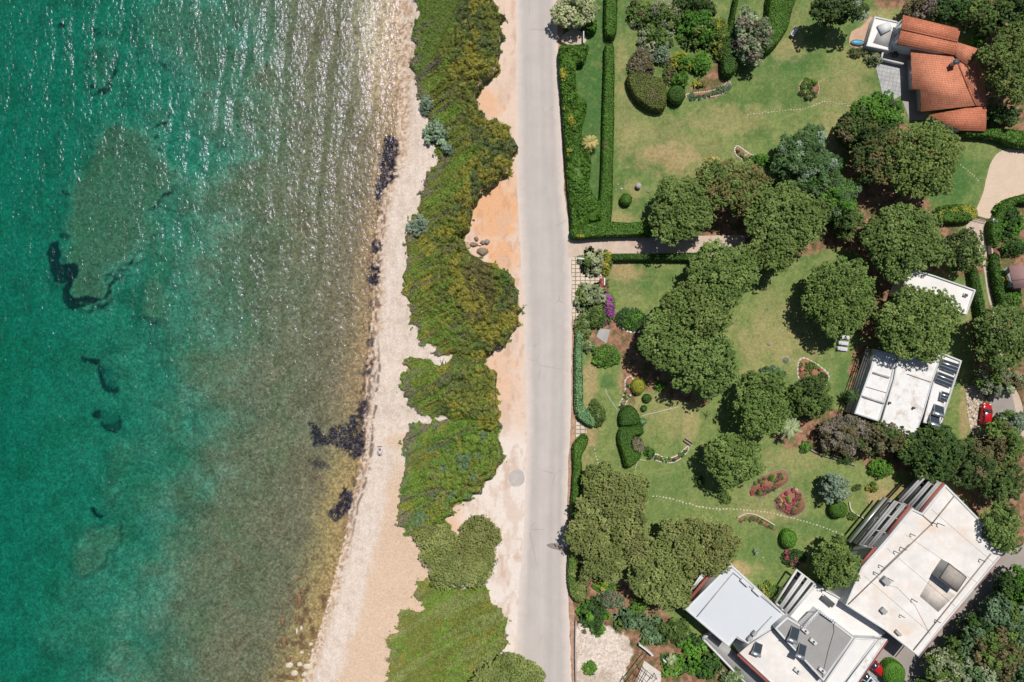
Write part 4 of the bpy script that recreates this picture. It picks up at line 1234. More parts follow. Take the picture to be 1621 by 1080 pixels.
# flat-roofed wing of the villa
flat_block(villa, [(1385, 26), (1426, 35), (1411, 81), (1371, 73)], 1.2, M['whiteroof'], M['white'], .2, .2, roof_name='flat_roof')
g_ = MB().prism([G(x, y, 1.24)[:2] for x, y in ((1393, 43), (1414, 50), (1406, 75), (1382, 68))], 1.21, 1.23); g_.out('roof_membrane', M['concrete'], villa)
g_ = MB().prism([G(x, y, 1.7)[:2] for x, y in ((1390, 40), (1407, 34), (1413, 45), (1397, 54))], 1.24, 1.7); g_.out('raised_skylight', M['white'], villa)
lw = MB()
line_beam(lw, (1396, 93), (1431, 101), .9, .22, .9); line_beam(lw, (1398, 82), (1396, 93), .9, .22, .9); lw.out('terrace_wall', M['white'], villa)
cx_ = G(1417, 87, .7)
tb = thing('garden_table', 'round dark table on the white walled terrace beside the villa', 'table', (cx_[0], cx_[1], 0))
mb = MB(); mb.tube([(cx_[0], cx_[1], .68), (cx_[0], cx_[1], .74)], [.6, .6], 16); mb.out('table_top', M['darkgrey'], tb)
mb = MB(); mb.tube([(cx_[0], cx_[1], .02), (cx_[0], cx_[1], .68)], [.08, .08], 8); mb.tube([(cx_[0], cx_[1], .0), (cx_[0], cx_[1], .05)], [.3, .3], 10); mb.out('pedestal', M['darkgrey'], tb)
cx_ = G(1358, 67, .4)
pool = thing('paddling_pool', 'small turquoise paddling pool on the pink tiled terrace', 'pool', (cx_[0], cx_[1], 0))
mb = MB(); pts = [(cx_[0] + 1.15 * math.cos(t), cx_[1] + .45 * math.sin(t) - .1 * math.cos(t)) for t in np.linspace(0, 6.283, 25)[:-1]]
mb.prism(pts, .03, .42, sides=True, top=False)
mb.out('pool_wall', M['whiteplastic'], pool)
MB().prism(ring_inset(pts, .08), .03, .34).out('water', M['turquoise'], pool)

# ---- white cottage with a flat roof
c = G(1490, 465)
cot = thing('cottage', 'small white flat-roofed cottage partly under a pine crown', 'house', (c[0], c[1], 0))
flat_block(cot, [(1440, 424), (1479, 436), (1545, 459), (1531, 499), (1425, 466)], 3.3, M['whiteroof'], M['white'], .25, .22)
cc = G(1530, 467, 3.8); bx = MB().box((cc[0], cc[1], 3.5), (.7, .5, .45), -.3).out('vent_box', M['white'], cot)
MB().box((cc[0], cc[1], 3.75), (.5, .35, .06), -.3).out('vent_grille', M['darkgrey'], bx)
a, b = G(1425, 466, 3.5), G(1531, 499, 3.5)
window(cot, a, b, .9, 2.2, .55, .7); window(cot, a, b, .1, 2.2, .8, .9, name='door')

# ---- white house with solar collectors
c = G(1440, 620)
wh = thing('bungalow', 'white flat-roofed bungalow with roof stains and dark glass roof lights', 'house', (c[0], c[1], 0))
flat_block(wh, [(1386, 553), (1421, 560), (1413, 601), (1392, 668), (1352, 655), (1378, 583)], 3.3, M['stainedroof'], M['white'], .18, .3)
flat_block(wh, [(1423, 556), (1492, 560), (1476, 606), (1462, 655), (1449, 693), (1394, 671), (1415, 601)], 3.7, M['stainedroof'], M['white'], .10, .2)
flat_block(wh, [(1493, 559), (1523, 571), (1489, 678), (1461, 669), (1477, 606)], 3.4, M['stainedroof'], M['white'], .32, .22)
for a, b, z, w_, h_ in (((1436, 592), (1474, 605), 3.84, .12, .1), ((1382, 590), (1408, 598), 3.5, .3, .12), ((1364, 627), (1400, 639), 3.55, .3, .16), ((1370, 612), (1404, 622), 3.42, .1, .08)):
    jb = MB(); line_beam(jb, a, b, z, w_, h_); jb.out('roof_joint', M['concrete'], wh)
for (x, y) in ((1409, 638), (1447, 646)):
    cc = G(x, y, 4.1); MB().tube([(cc[0], cc[1], 3.6), (cc[0], cc[1], 4.2)], [.22, .2], 8).out('roof_vent', M['darkgrey'], wh)


def panel_px(name, corners, z, mat, root=None, label=None, cat=None, group=None, rows=1, tilt=0.25):
    """a framed glass panel over four roof corners (px), raised at its far edge"""
    P = [np.array(G(x, y, z)) for x, y in corners]
    P[2][2] += tilt; P[3][2] += tilt
    mid = sum(P) / 4
    th = thing(name, label, cat, (mid[0], mid[1], z - .1), group) if root is None else root
    fr = MB(); n = 4
    dn = np.array((0, 0, -.09))
    fr.add(P + [p + dn for p in P], [(0, 3, 2, 1), (4, 5, 6, 7), (0, 1, 5, 4), (1, 2, 6, 5), (2, 3, 7, 6), (3, 0, 4, 7)])
    fr.out('frame', M['alu'], th)
    lg = MB()
    for p in P: lg.tube([(p[0], p[1], z - .42), (p[0] * .98 + mid[0] * .02, p[1] * .98 + mid[1] * .02, p[2] - .05)], [.03, .03], 5)
    lg.out('stand', M['alu'], th)
    for r in range(rows):
        t0 = r / rows + .03; t1 = (r + 1) / rows - .03
        q = [P[0] + (P[3] - P[0]) * t0, P[1] + (P[2] - P[1]) * t0, P[1] + (P[2] - P[1]) * t1, P[0] + (P[3] - P[0]) * t1]
        m_ = sum(q) / 4; q = [m_ + (v - m_) * .95 + np.array((0, 0, .012)) for v in q]
        build('glass', q, [(0, 1, 2, 3)] if np.cross(q[1] - q[0], q[3] - q[0])[2] > 0 else [(3, 2, 1, 0)], M['panel'], th)
    return th


grp = 'glass panels on the roof of the bungalow'
panel_px('roof_light', [(1486, 582), (1514, 593), (1519, 577), (1491, 568)], 3.95, None, None, 'dark glass roof light of three panes at the upper end of the bungalow roof', 'roof light', grp, 3, .1)
panel_px('roof_light', [(1479, 603), (1506, 614), (1511, 598), (1485, 588)], 3.95, None, None, 'dark glass roof light of three panes, second from the upper end of the bungalow roof', 'roof light', grp, 3, .1)
panel_px('roof_light', [(1488, 633), (1498, 637), (1504, 623), (1491, 619)], 3.95, None, None, 'small pale roof light with three square panes on the bungalow', 'roof light', grp, 3, .05)


def solar_heater(cx, cy, z, yaw, label, wd=1.5, ln=1.9, group='solar water heaters on the roofs'):
    """flat collector leaning on a horizontal tank at its raised end; yaw points down the slope"""
    c = np.array(G(cx, cy, z + .6)); c[2] = z
    th = thing('solar_water_heater', label, 'solar water heater', (c[0], c[1], z), group)
    d = np.array((math.cos(yaw), math.sin(yaw), 0)); s_ = np.array((-d[1], d[0], 0))
    lo = c + d * ln / 2 + np.array((0, 0, .25)); hi = c - d * ln / 2 + np.array((0, 0, .95))
    P = [lo - s_ * wd / 2, lo + s_ * wd / 2, hi + s_ * wd / 2, hi - s_ * wd / 2]; dn = np.array((0, 0, -.1))
    fr = MB(); fr.add([p + dn for p in P] + P, [(0, 3, 2, 1), (4, 5, 6, 7), (0, 1, 5, 4), (1, 2, 6, 5), (2, 3, 7, 6), (3, 0, 4, 7)]); fr.out('collector_frame', M['alu'], th)
    m_ = sum(P) / 4; q = [m_ + (p - m_) * .93 + np.array((0, 0, .012)) for p in P]
    build('glass', q, [(0, 1, 2, 3)], M['panel'], th)
    tk = c - d * (ln / 2 + .28) + np.array((0, 0, .95))
    MB().tube([tk - s_ * wd * .56, tk - s_ * wd * .53, tk + s_ * wd * .53, tk + s_ * wd * .56], [.2, .28, .28, .2], 14).out('tank', M['steel'], th, smooth_shade=True)
    lg = MB()
    for sg in (-1, 1):
        lg.tube([hi + s_ * sg * wd * .45 + np.array((0, 0, -.1)), c - d * ln / 2 + s_ * sg * wd * .45], [.03, .03], 5)
        lg.tube([tk + s_ * sg * wd * .4, (tk + s_ * sg * wd * .4) * np.array((1, 1, 0)) + np.array((0, 0, z))], [.03, .03], 5)
        lg.tube([lo + s_ * sg * wd * .45 + np.array((0, 0, -.1)), c + d * ln / 2 + s_ * sg * wd * .45], [.03, .03], 5)
    lg.out('stand', M['alu'], th)
    return th


solar_heater(1487, 648, 3.4, 1.25, 'solar water heater on the bungalow roof, nearer to its small roof light', 1.7, 1.3)
solar_heater(1480, 664, 3.4, 1.25, 'solar water heater at the lower corner of the bungalow roof', 1.7, 1.3)
# slatted screen along the west side of the bungalow
cx_ = G(1360, 605)
sh = thing('shade_pergola', 'narrow dark wooden pergola along the bungalow wall facing the lawn', 'pergola', (cx_[0], cx_[1], 0))
for k in range(3):
    sc = MB(); line_beam(sc, (1379 - 4 * k, 553 + 2 * k), (1347 - 4 * k, 655 - 2 * k), 2.4, .14, .2); sc.out('rafter', M['darkgrey'], sh)
for t in (0.02, .33, .66, .98):
    p = G(1371 - 32 * t, 557 + 96 * t, 2.2); MB().tube([(p[0], p[1], 0), (p[0], p[1], 2.3)], [.07, .07], 6).out('post', M['wood'], sh)

# ---- large white block
c = G(1460, 900)
big = thing('apartment_building', 'large white flat-roofed building with stepped slatted terraces and red edges', 'building', (c[0], c[1], 0))
BH = 5.4
flat_block(big, [(1497, 767), (1596, 868), (1542, 933), (1528, 950), (1492, 993), (1454, 1040), (1402, 999), (1338, 958), (1364, 898), (1408, 848), (1444, 805), (1460, 813)], BH, M['creamroof'], M['white'], .16, .3)
kb = MB()
for a, b in (((1341, 959), (1476, 829)), ((1476, 829), (1460, 815)), ((1476, 829), (1513, 783)), ((1446, 1030), (1569, 877)), ((1440, 862), (1395, 905))):
    line_beam(kb, a, b, BH + .14, .16, .13)
kb.out('gutter_kerb', M['greystone'], big)
rf = MB()
for a, b in (((1496, 766), (1459, 811)), ((1443, 802), (1407, 846)), ((1388, 868), (1361, 899))):
    A = np.array(G(*a, BH + .02)); B = np.array(G(*b, BH + .02)); d = (B - A)[:2]; nr = np.array((d[1], -d[0], 0)) / np.linalg.norm(d)
    sgn = 1 if nr @ np.array((-.74, .67, 0)) > 0 else -1
    off = nr * sgn * .19
    MB().beam(A + off, B + off, .34, .5).out('red_fascia', M['red'], big)
for a, b in (((1594, 872), (1543, 934)), ((1527, 953), (1493, 994)), ((1491, 996), (1455, 1041))):
    A = np.array(G(*a, BH - .1)); B = np.array(G(*b, BH - .1)); MB().beam(A + np.array((.03, -.03, 0)), B + np.array((.03, -.03, 0)), .14, .35).out('red_fascia', M['pinkedge'], big)
st = MB().prism([G(x, y, BH)[:2] for x, y in ((1456, 944), (1471, 917), (1512, 942), (1485, 969))], BH + .006, BH + .012); st.out('roof_patch', M['stainpatch'], big)
pent = [(1502, 891), (1531, 914), (1515, 938), (1486, 915)]
PW = [G(x, y, BH + 2.0)[:2] for x, y in pent]
pb = MB().prism(PW, BH + .01, BH + 1.94, 0, top=False).out('stair_tower', M['concrete'], big)
pt_ = MB(); I_ = ring_inset(PW[::-1] if sum(PW[i][0] * PW[(i + 1) % 4][1] - PW[(i + 1) % 4][0] * PW[i][1] for i in range(4)) < 0 else PW, .18)
pt_.prism(PW, BH + 1.94, BH + 2.0).out('tower_rim', M['darkgrey'], pb)
MB().prism(I_, BH + 2.0, BH + 2.06).out('tower_roof', M['tanroof'], pb)
for (x, y, hh) in ((1443, 948, 1.1), (1424, 973, .9), (1475, 827, 1.0), (1484, 828, 1.3), (1425, 866, 1.3), (1415, 872, .9), (1550, 885, 1.0), (1480, 981, 1.0), (1391, 894, .9), (1441, 845, .9), (1383, 905, .9), (1405, 915, 1.2)):
    p = G(x, y, BH); q = (p[0] + .05, p[1], BH + hh)
    mb = MB().tube([(p[0], p[1], BH), q], [.07, .07], 7); mb.tube([q, (q[0] + .28, q[1] - .12, q[2] + .04)], [.07, .07], 7)
    mb.out('vent_pipe', M['darkgrey'], big, smooth_shade=True)
for (x, y, sx, sy, sz) in ((1404, 921, 1.3, 1.0, .8), (1400, 968, 1.0, .8, .6), (1423, 1003, 1.1, .5, .5)):
    p = G(x, y, BH + sz); MB().box((p[0], p[1], BH + sz / 2 + .01), (sx, sy, sz), -.8).out('plant_box', M['concrete'], big, bevel=.03)
# stepped terraces with beams
for gi, (a0, a1, b1, b0) in enumerate((((1423, 793), (1461, 753), (1497, 767), (1460, 813)), ((1345, 859), (1403, 788), (1443, 804), (1389, 869)))):
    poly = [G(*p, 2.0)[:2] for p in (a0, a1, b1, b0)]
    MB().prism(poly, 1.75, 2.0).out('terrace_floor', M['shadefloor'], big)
    MB().prism(ring_inset(poly if sum(poly[i][0] * poly[(i + 1) % 4][1] - poly[(i + 1) % 4][0] * poly[i][1] for i in range(4)) > 0 else poly[::-1], .5), 0, 1.74).out('terrace_base', M['white'], big)
    L_ = lambda t, a0=a0, b0=b0: (a0[0] + (b0[0] - a0[0]) * t, a0[1] + (b0[1] - a0[1]) * t)
    R_ = lambda t, a1=a1, b1=b1: (a1[0] + (b1[0] - a1[0]) * t, a1[1] + (b1[1] - a1[1]) * t)
    if gi == 0:
        pergola_beams(big, a0, a1, b1, b0, 5.3, (.03, .13, .40, .50, .70, .79), .30, .3)
    else:
        pergola_beams(big, a0, a1, b1, b0, 5.2, (.36, .46, .66, .75), .30, .3)
        pergola_beams(big, a0, a1, b1, b0, 3.5, (.02, .22), .25, .8, 'alu', 'planter_side')
    for s_ in ((0.0, 1.0) if gi == 0 else (0.0, .36, .7, 1.0)):
        p = lambda t: (L_(t)[0] + (R_(t)[0] - L_(t)[0]) * s_, L_(t)[1] + (R_(t)[1] - L_(t)[1]) * s_)
        MB().beam(G(*p(.05 if gi == 0 else .34), 5.12), G(*p(.9), 5.12), .2, .4).out('cross_beam', M['concrete'], big)
# ---- pale grey roofed wing by the sea side
c = G(1165, 960)
lf = thing('pavilion', 'single-storey white building with a wide pale grey roof and red eave', 'building', (c[0], c[1], 0))
LH = 4.0
flat_block(lf, [(1157, 893), (1249, 978), (1224, 995), (1184, 1020), (1165, 1010), (1154, 1025), (1084, 965)], LH, M['bluegrey'], M['white'], .14, .3)
kb = MB()
for a, b in (((1161, 907), (1103, 977)), ((1161, 907), (1236, 970)), ((1222, 976), (1190, 1010)), ((1166, 1008), (1182, 1018))): line_beam(kb, a, b, LH + .16, .14, .15)
kb.out('roof_kerb', M['concrete'], lf)
rf = MB()
A = np.array(G(1140, 897, LH)); B = np.array(G(1086, 961, LH)); off = np.array((-.25, .22, 0)); rf.beam(A + off, B + off, .45, .5); rf.out('red_fascia', M['red'], lf)
for k in range(3): MB().beam(np.array(G(1128 - 7 * k, 899 + 3 * k, 3.2)), np.array(G(1096 - 3 * k, 938 + 2 * k, 3.2)), .35, .3).out('beam', M['white'], lf)
for (x, y) in ((1179, 923), (1198, 938)):
    p = G(x, y, LH + .4); MB().box((p[0], p[1], LH + .28), (1.7, .5, .5), -.74).out('roof_box', M['white'], lf, bevel=.03)
for (x, y) in ((1188, 1012), (1195, 1004)):
    p = G(x, y, LH + .8); MB().box((p[0], p[1], LH + .5), (.8, .6, .7), .8).out('fan_unit', M['concrete'], lf, bevel=.04)
MB().prism([G(x, y, .5)[:2] for x, y in ((1113, 1012), (1128, 1002), (1160, 1030), (1232, 1092), (1190, 1092))], 0, .5).out('side_terrace', M['concrete'], lf)
tw = MB(); line_beam(tw, (1113, 1012), (1192, 1094), 1.4, .3, 1.4); line_beam(tw, (1113, 1012), (1128, 1002), 1.4, .3, 1.4); tw.out('terrace_wall', M['white'], lf)
# ---- middle building: grey roof terrace, white terraces, balustrade
c = G(1290, 1020)
mid = thing('terraced_building', 'white building with a grey felt roof, balustrade and four-slat pergola', 'building', (c[0], c[1], 0))
flat_block(mid, [(1246, 977), (1272, 993), (1296, 967), (1352, 1009), (1304, 1080), (1242, 1013), (1226, 995)], 5.2, M['greyroof'], M['white'], .12, .3)
flat_block(mid, [(1250, 976), (1292, 926), (1350, 957), (1402, 1002), (1392, 1010), (1353, 1009), (1297, 966), (1272, 991)], 3.2, M['whiteroof'], M['white'], .3, .22, roof_name='terrace')
flat_block(mid, [(1170, 1034), (1187, 1020), (1225, 996), (1241, 1013), (1310, 1088), (1232, 1092)], 3.6, M['creamroof'], M['white'], .14, .25, roof_name='low_roof')
flat_block(mid, [(1354, 1010), (1390, 1012), (1330, 1090), (1300, 1090), (1306, 1080)], 4.4, M['whiteroof'], M['white'], .14, .25, roof_name='side_roof')
flat_block(mid, [(1391, 1013), (1405, 1012), (1352, 1090), (1332, 1090)], 3.6, M['stainedroof'], M['white'], .1, .2, roof_name='lower_roof')
rf = MB()
A = np.array(G(1170, 1035, 3.7)); B = np.array(G(1232, 1092, 3.7)); off = np.array((-.2, -.2, 0)); MB().beam(A + off, B + off, .4, .5).out('red_fascia', M['red'], mid)
A = np.array(G(1405, 1014, 3.6)); B = np.array(G(1353, 1090, 3.6)); off = np.array((.16, -.1, 0)); MB().beam(A + off * .5, B + off * .5, .14, .5).out('red_fascia', M['red'], mid)
pergola_beams(mid, (1228, 954), (1261, 902), (1291, 925), (1249, 976), 3.4, (.03, .33, .43, .66, .76, .98), .3, .35, 'white')
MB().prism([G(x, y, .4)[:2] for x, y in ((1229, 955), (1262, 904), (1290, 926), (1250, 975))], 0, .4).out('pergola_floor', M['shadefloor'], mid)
for a, b in (((1228, 954), (1249, 976)), ((1261, 902), (1291, 925))): MB().beam(G(*a, 3.2), G(*b, 3.2), .25, .35).out('cross_beam', M['white'], mid)
bal = MB()
for (a, b, k) in (((1272, 992), (1296, 967), 10), ((1296, 967), (1322, 985), 8)):
    bal.beam(G(*a, 6.2), G(*b, 6.2), .2, .1)
    for i in range(k + 1):
        t = i / k; p = G(a[0] + (b[0] - a[0]) * t, a[1] + (b[1] - a[1]) * t, 5.4); bal.tube([(p[0], p[1], 5.3), (p[0], p[1], 6.12)], [.07, .07], 6)
bal.out('balustrade', M['white'], mid)
cab = MB().tube([G(1319, 980, 5.3), G(1320, 1000, 5.23), G(1311, 1030, 5.23), G(1304, 1060, 5.23), G(1301, 1078, 5.25)], [.04] * 5, 5); cab.out('roof_cable', M['black'], mid)
for (x, y, z) in ((1302, 1062, 5.2), (1275, 999, 5.2), (1288, 1016, 5.2), (1263, 1063, 3.6)):
    p = G(x, y, z + .5); bx = MB().box((p[0], p[1], z + .3), (1.3, .55, .55), -.7).out('air_conditioner', M['white'], mid, bevel=.04)
    MB().tube([(p[0], p[1], z + .57), (p[0], p[1], z + .6)], [.2, .2], 12).out('fan_grille', M['darkgrey'], bx)
solar_heater(1258, 1003, 5.2, 1.15, 'larger solar water heater at the upper corner of the grey felt roof')
solar_heater(1270, 1029, 5.2, 1.15, 'solar water heater near the lower edge of the grey felt roof', 1.3, 1.7)
solar_heater(1200, 1026, 3.6, 1.15, 'solar water heater alone on the low white roof beside the pale grey roof', 1.4, 1.5)
# terrace table with chairs
p = G(1311, 952, 3.9)
tbl = thing('outdoor_table', 'dark rectangular table on the white upper terrace under the wall', 'table', (p[0], p[1], 3.2))
MB().box((p[0], p[1], 3.92), (2.4, .9, .06), -.7).out('table_top', M['darkgrey'], tbl, bevel=.02)
for sx in (-1, 1):
    for sy in (-1, 1):
        q = (p[0] + (sx * 1.1) * math.cos(-.7) - sy * .38 * math.sin(-.7), p[1] + sx * 1.1 * math.sin(-.7) + sy * .38 * math.cos(-.7))
        MB().box((q[0], q[1], 3.55), (.06, .06, .68), -.7).out('leg', M['darkgrey'], tbl)

# ---- shed with a mauve roof
c = G(1618, 438)
shed = thing('shed', 'low shed with a mauve sheet roof among the garden shrubs', 'shed', (c[0], c[1], 0))
sw = MB(); roof_plane([(1597, 421, 2.4), (1640, 418, 2.5), (1640, 454, 2.8), (1605, 457, 2.8)], M['shedroof'], shed, sw); sw.out('wall', M['white'], shed)
sm_ = MB(); line_beam(sm_, (1602, 444), (1640, 441), 2.76, .06, .08); sm_.out('roof_seam', M['wood'], shed)

# ---- gate, lamp, pergola frame, walls
c = G(1556, 346)
gt = thing('gate', 'low brown driveway gate between the hedge and a white pillar', 'gate', (c[0], c[1], 0))
for a, b in (((1546, 343), (1556, 345.5)), ((1557, 346), (1567, 348))):
    lf_ = MB(); A = np.array(G(*a, 1.2)); B = np.array(G(*b, 1.2))
    lf_.beam(A, B, .06, .08); lf_.beam(A - (0, 0, .9), B - (0, 0, .9), .06, .08)
    for i in range(9): q = A + (B - A) * i / 8; lf_.tube([q - (0, 0, .95), q], [.018, .018], 5)
    lf_.out('gate_leaf', M['wood'], gt)
p = G(1577, 349, 1.6); MB().box((p[0], p[1], .85), (1.2, .5, 1.7), -.1).out('gate_pillar', M['white'], gt, bevel=.04)
c = G(1571, 907)
lp = thing('street_lamp', 'slim white street lamp beside the grey drive and the wooded slope', 'street lamp', (c[0], c[1], 0))
MB().tube([(c[0], c[1], 0), (c[0], c[1], 3.6)], [.07, .05], 8).out('pole', M['white'], lp, smooth_shade=True)
MB().tube([(c[0], c[1], 3.55), (c[0] + .5, c[1] - .35, 3.75), (c[0] + .9, c[1] - .6, 3.72)], [.045, .04, .035], 6).out('arm', M['white'], lp)
MB().box((c[0] + 1.15, c[1] - .76, 3.72), (.7, .26, .12), -.58).out('lamp_head', M['whiteplastic'], lp, bevel=.03)
c = G(1015, 1062)
pg = thing('pergola', 'dark pergola frame with crossed lattice bars on the pale concrete yard', 'pergola', (c[0], c[1], 0))
z = 2.4
mb = MB(); line_beam(mb, (988, 1082), (1024, 1036), z, .14, .16); mb.out('main_beam', M['wood'], pg)
mb = MB(); line_beam(mb, (1016, 1052), (1020, 1062), z, .1, .12); line_beam(mb, (1000, 1100), (1022, 1062), z, .1, .12); mb.out('main_beam', M['wood'], pg)
mb = MB()
for k in range(4):
    line_beam(mb, (1004 + 6 * k, 1092), (1018 + 7 * k, 1056 + 6 * k), z - .02, .07, .08); line_beam(mb, (1016 - 7 * k, 1056 + 11 * k), (1040 - 7 * k, 1076 + 11 * k), z - .1, .07, .08)
mb.out('lattice', M['wood'], pg)
for (x, y) in ((989, 1081), (1024, 1037), (1040, 1076)):
    p = G(x, y, z); MB().tube([(p[0], p[1], 0), (p[0], p[1], z - .1)], [.06, .06], 6).out('post', M['wood'], pg)


def low_wall(pts, h, w, label, mat='stone', name='garden_wall', cat='wall'):
    P = [G(x, y, h) for x, y in pts]; mb = MB()
    L = [np.array(p) for p in P]; nL = []
    for i in range(len(L)):
        d = L[min(i + 1, len(L) - 1)] - L[max(i - 1, 0)]; d /= np.linalg.norm(d) + 1e-9; nL.append(np.array((-d[1], d[0], 0)) * w / 2)
    left = [p + n_ for p, n_ in zip(L, nL)]; right = [p - n_ for p, n_ in zip(L, nL)]
    poly = [tuple(p[:2]) for p in right] + [tuple(p[:2]) for p in left[::-1]]
    mb.prism(poly, 0, h, 0, True)
    o = mb.out(name, M[mat], None, (P[0][0], P[0][1], 0), bevel=.03)
    return tag(o, label, cat)


low_wall([(1012, 1021), (1024, 1030), (1034, 1039)], 1.2, .25, 'white wall stub at the corner of the pale concrete yard', 'white')
low_wall([(1050, 1045), (1062, 1054), (1072, 1066)], .8, .25, 'white wall stub half hidden by shrubs below the pergola frame', 'white')
low_wall([(912, 984), (911, 1010), (911, 1040), (912, 1090)], .7, .2, 'long low wall between the road strip and the concrete yard', 'concrete')
low_wall([(915, 409), (926, 410)], 1.0, .3, 'short white entrance wall beside the cream tiled path', 'white')
low_wall([(957, 440), (957, 452)], 1.2, .25, 'white gate post wall above the red plant', 'white')
low_wall([(924, 49), (924, 68)], 1.1, .18, 'white post wall at the pale path by the road hedge', 'white')
low_wall(catmull([(1168, 820), (1180, 814), (1195, 815), (1210, 822), (1227, 832)], 4, False), .35, .18, 'curved low stone edging beside the lower stepping stones', 'stone')
low_wall(catmull([(1570, 380), (1571, 400), (1575, 420)], 3, False), 1.0, .2, 'pale garden wall along the sandy path by the shed', 'stone')
low_wall(catmull([(1345, 795), (1347, 806), (1352, 812), (1362, 818), (1370, 822)], 4, False), .3, .2, 'thin curved stone border in the small lawn by the slatted terraces', 'stone')
low_wall(catmull([(1284, 712), (1300, 720), (1325, 727), (1355, 737)], 4, False), .35, .25, 'low stone edging under the shrubs above the lower lawn', 'greystone')

sheet('villa_terrace', [(1396, 92), (1400, 80), (1446, 74), (1470, 110), (1470, 190), (1440, 190), (1425, 150), (1430, 103)], M['floor'], 0.02)
sheet('road_patch', catmull([(865, 863), (873, 860), (886, 861), (898, 868), (898, 877), (884, 871), (872, 868)], 3), M['browngrey'], 0.02)  # thin brown-grey patch lying on the road

sheet('pergola_paving', [(1002, 1092), (1020, 1046), (1048, 1066), (1044, 1092)], M['crete'], 0.012)

# seams of the roof felt and loose cables on the large roof
for a, b in (((1404, 868), (1512, 960)), ((1432, 846), (1552, 946 - 20)), ((1368, 912), (1470, 1000)), ((1474, 806), (1575, 893))):
    MB().beam(G(*a, BH + .012), G(*b, BH + .012), .05, .011).out('felt_seam', M['greystone'], big)
MB().tube([G(1381, 905, BH + .03), G(1400, 925, BH + .03), G(1420, 930, BH + .03), G(1448, 958, BH + .03), G(1472, 1004, BH + .03)], [.025] * 5, 5).out('roof_cable', M['darkgrey'], big)
# ------------------------------------------------------------------ trees
PG = 'umbrella pines in the gardens'
for a in [
    # px, py, r, ry, rot, h, pal, label, mix
    (1081, 330, 54, 56, 0, 9.0, 'pine', 'umbrella pine at the left end of the pine row above the sandy driveway', None),
    (1165, 292, 66, 46, -.2, 8.6, 'pinebrown', 'brownish umbrella pine behind the row, beside the oval flower bed', ('pine', .45)),
    (1252, 345, 66, 58, .3, 9.5, 'pine', 'largest umbrella pine in the middle of the driveway row', None),
    (1225, 395, 44, 36, .2, 8.5, 'pine', 'umbrella pine hanging over the open lawn below the driveway row', None),
    (1148, 432, 60, 52, 0, 9.6, 'pine', 'umbrella pine across the end of the driveway hedge', None),
    (1338, 467, 58, 64, 0, 9.0, 'pine', 'round umbrella pine standing alone by the three sun loungers', None),
    (1106, 492, 58, 42, -.5, 9.2, 'pine', 'umbrella pine at the top of the three-pine clump in the middle garden', None),
    (1052, 540, 40, 50, .2, 9.0, 'pine', 'umbrella pine on the road side of the three-pine clump', None),
    (1118, 576, 58, 52, .2, 9.4, 'pine', 'umbrella pine at the bottom of the three-pine clump in the middle garden', None),
    (1208, 640, 46, 56, .1, 9.0, 'pine', 'umbrella pine next to the fan palm', None),
    (1164, 728, 46, 46, 0, 8.2, 'pine', 'round umbrella pine above the two red flower beds', None),
    (1470, 248, 62, 66, .2, 9.6, 'pine', 'tall umbrella pine below the terracotta-roofed villa', None),
    (1399, 240, 44, 52, 0, 8.6, 'pinebrown', 'shaggy umbrella pine left of the tall one below the villa', ('dark', .5)),
    (1440, 380, 68, 60, 0, 9.6, 'pine', 'broad umbrella pine above the white cottage', None),
    (1533, 396, 36, 36, 0, 8.0, 'dark', 'small dark umbrella pine leaning over the sandy path', ('pine', .4)),
    (1464, 512, 64, 66, 0, 9.8, 'pine', 'umbrella pine between the cottage and the bungalow roof', None),
    (1600, 534, 46, 56, .1, 9.2, 'pine', 'umbrella pine over the path, above the red car', None),
    (1612, 92, 46, 62, .1, 9.0, 'pine', 'umbrella pine behind the villa at its tiled end', None),
    (1592, 838, 30, 44, .2, 9.0, 'pine', 'umbrella pine touching the far corner of the large white roof', ('dark', .3)),
]:
    px, py, r, ry, rot, h, pal, label, mix = a
    tree('pine_tree', px, py, r, h, 'pine', pal, label, 'tree', PG, ry=ry, rot=rot, mix=mix)

CG = 'flat-topped olive-green pines near the road'
tree('pine_tree', 966, 800, 58, 7.5, 'coast', 'coast', 'flat-topped olive-green pine with a bare gap, beside the road hedge', 'tree', CG, ry=60, thick=1.6, lobes=[(6, 10, 62, 62, 0), (-10, -42, 34, 22, -.6), (36, -22, 30, 36, -.3)])
tree('pine_tree', 938, 858, 40, 7.0, 'coast', 'coast', 'flat-topped olive-green pine overhanging the edge of the road', 'tree', CG, ry=34, thick=1.4, lobes=[(-12, -6, 34, 30, 0), (18, 14, 34, 24, -.3)])
tree('pine_tree', 980, 892, 56, 7.0, 'coast', 'coast', 'flat-topped olive-green pine between the road pine and the pale grey roof', 'tree', CG, ry=36, thick=1.5, lobes=[(0, -8, 56, 32, 0), (-34, 12, 28, 22, -.4), (34, -20, 26, 24, -.2)])
tree('pine_tree', 1108, 860, 62, 8.0, 'coast', 'coast', 'largest flat-topped olive-green pine, right under the stepping stone path', 'tree', CG, ry=50, thick=1.6, lobes=[(10, 0, 56, 44, 0), (-34, 4, 34, 46, -.4), (10, 30, 46, 30, -.4)])
tree('pine_tree', 1042, 924, 54, 7.6, 'coast', 'coast', 'flat-topped olive-green pine touching the red eave of the pale grey roof', 'tree', CG, ry=52, thick=1.6, lobes=[(-4, -6, 48, 40, 0), (26, 12, 36, 38, -.3), (0, -44, 26, 22, -.5)])
tree('pine_tree', 1328, 894, 37, 7.8, 'coast', 'pine', 'single pine at the corner of the slatted terraces and the four-slat pergola', 'tree', CG, ry=42, thick=1.7)
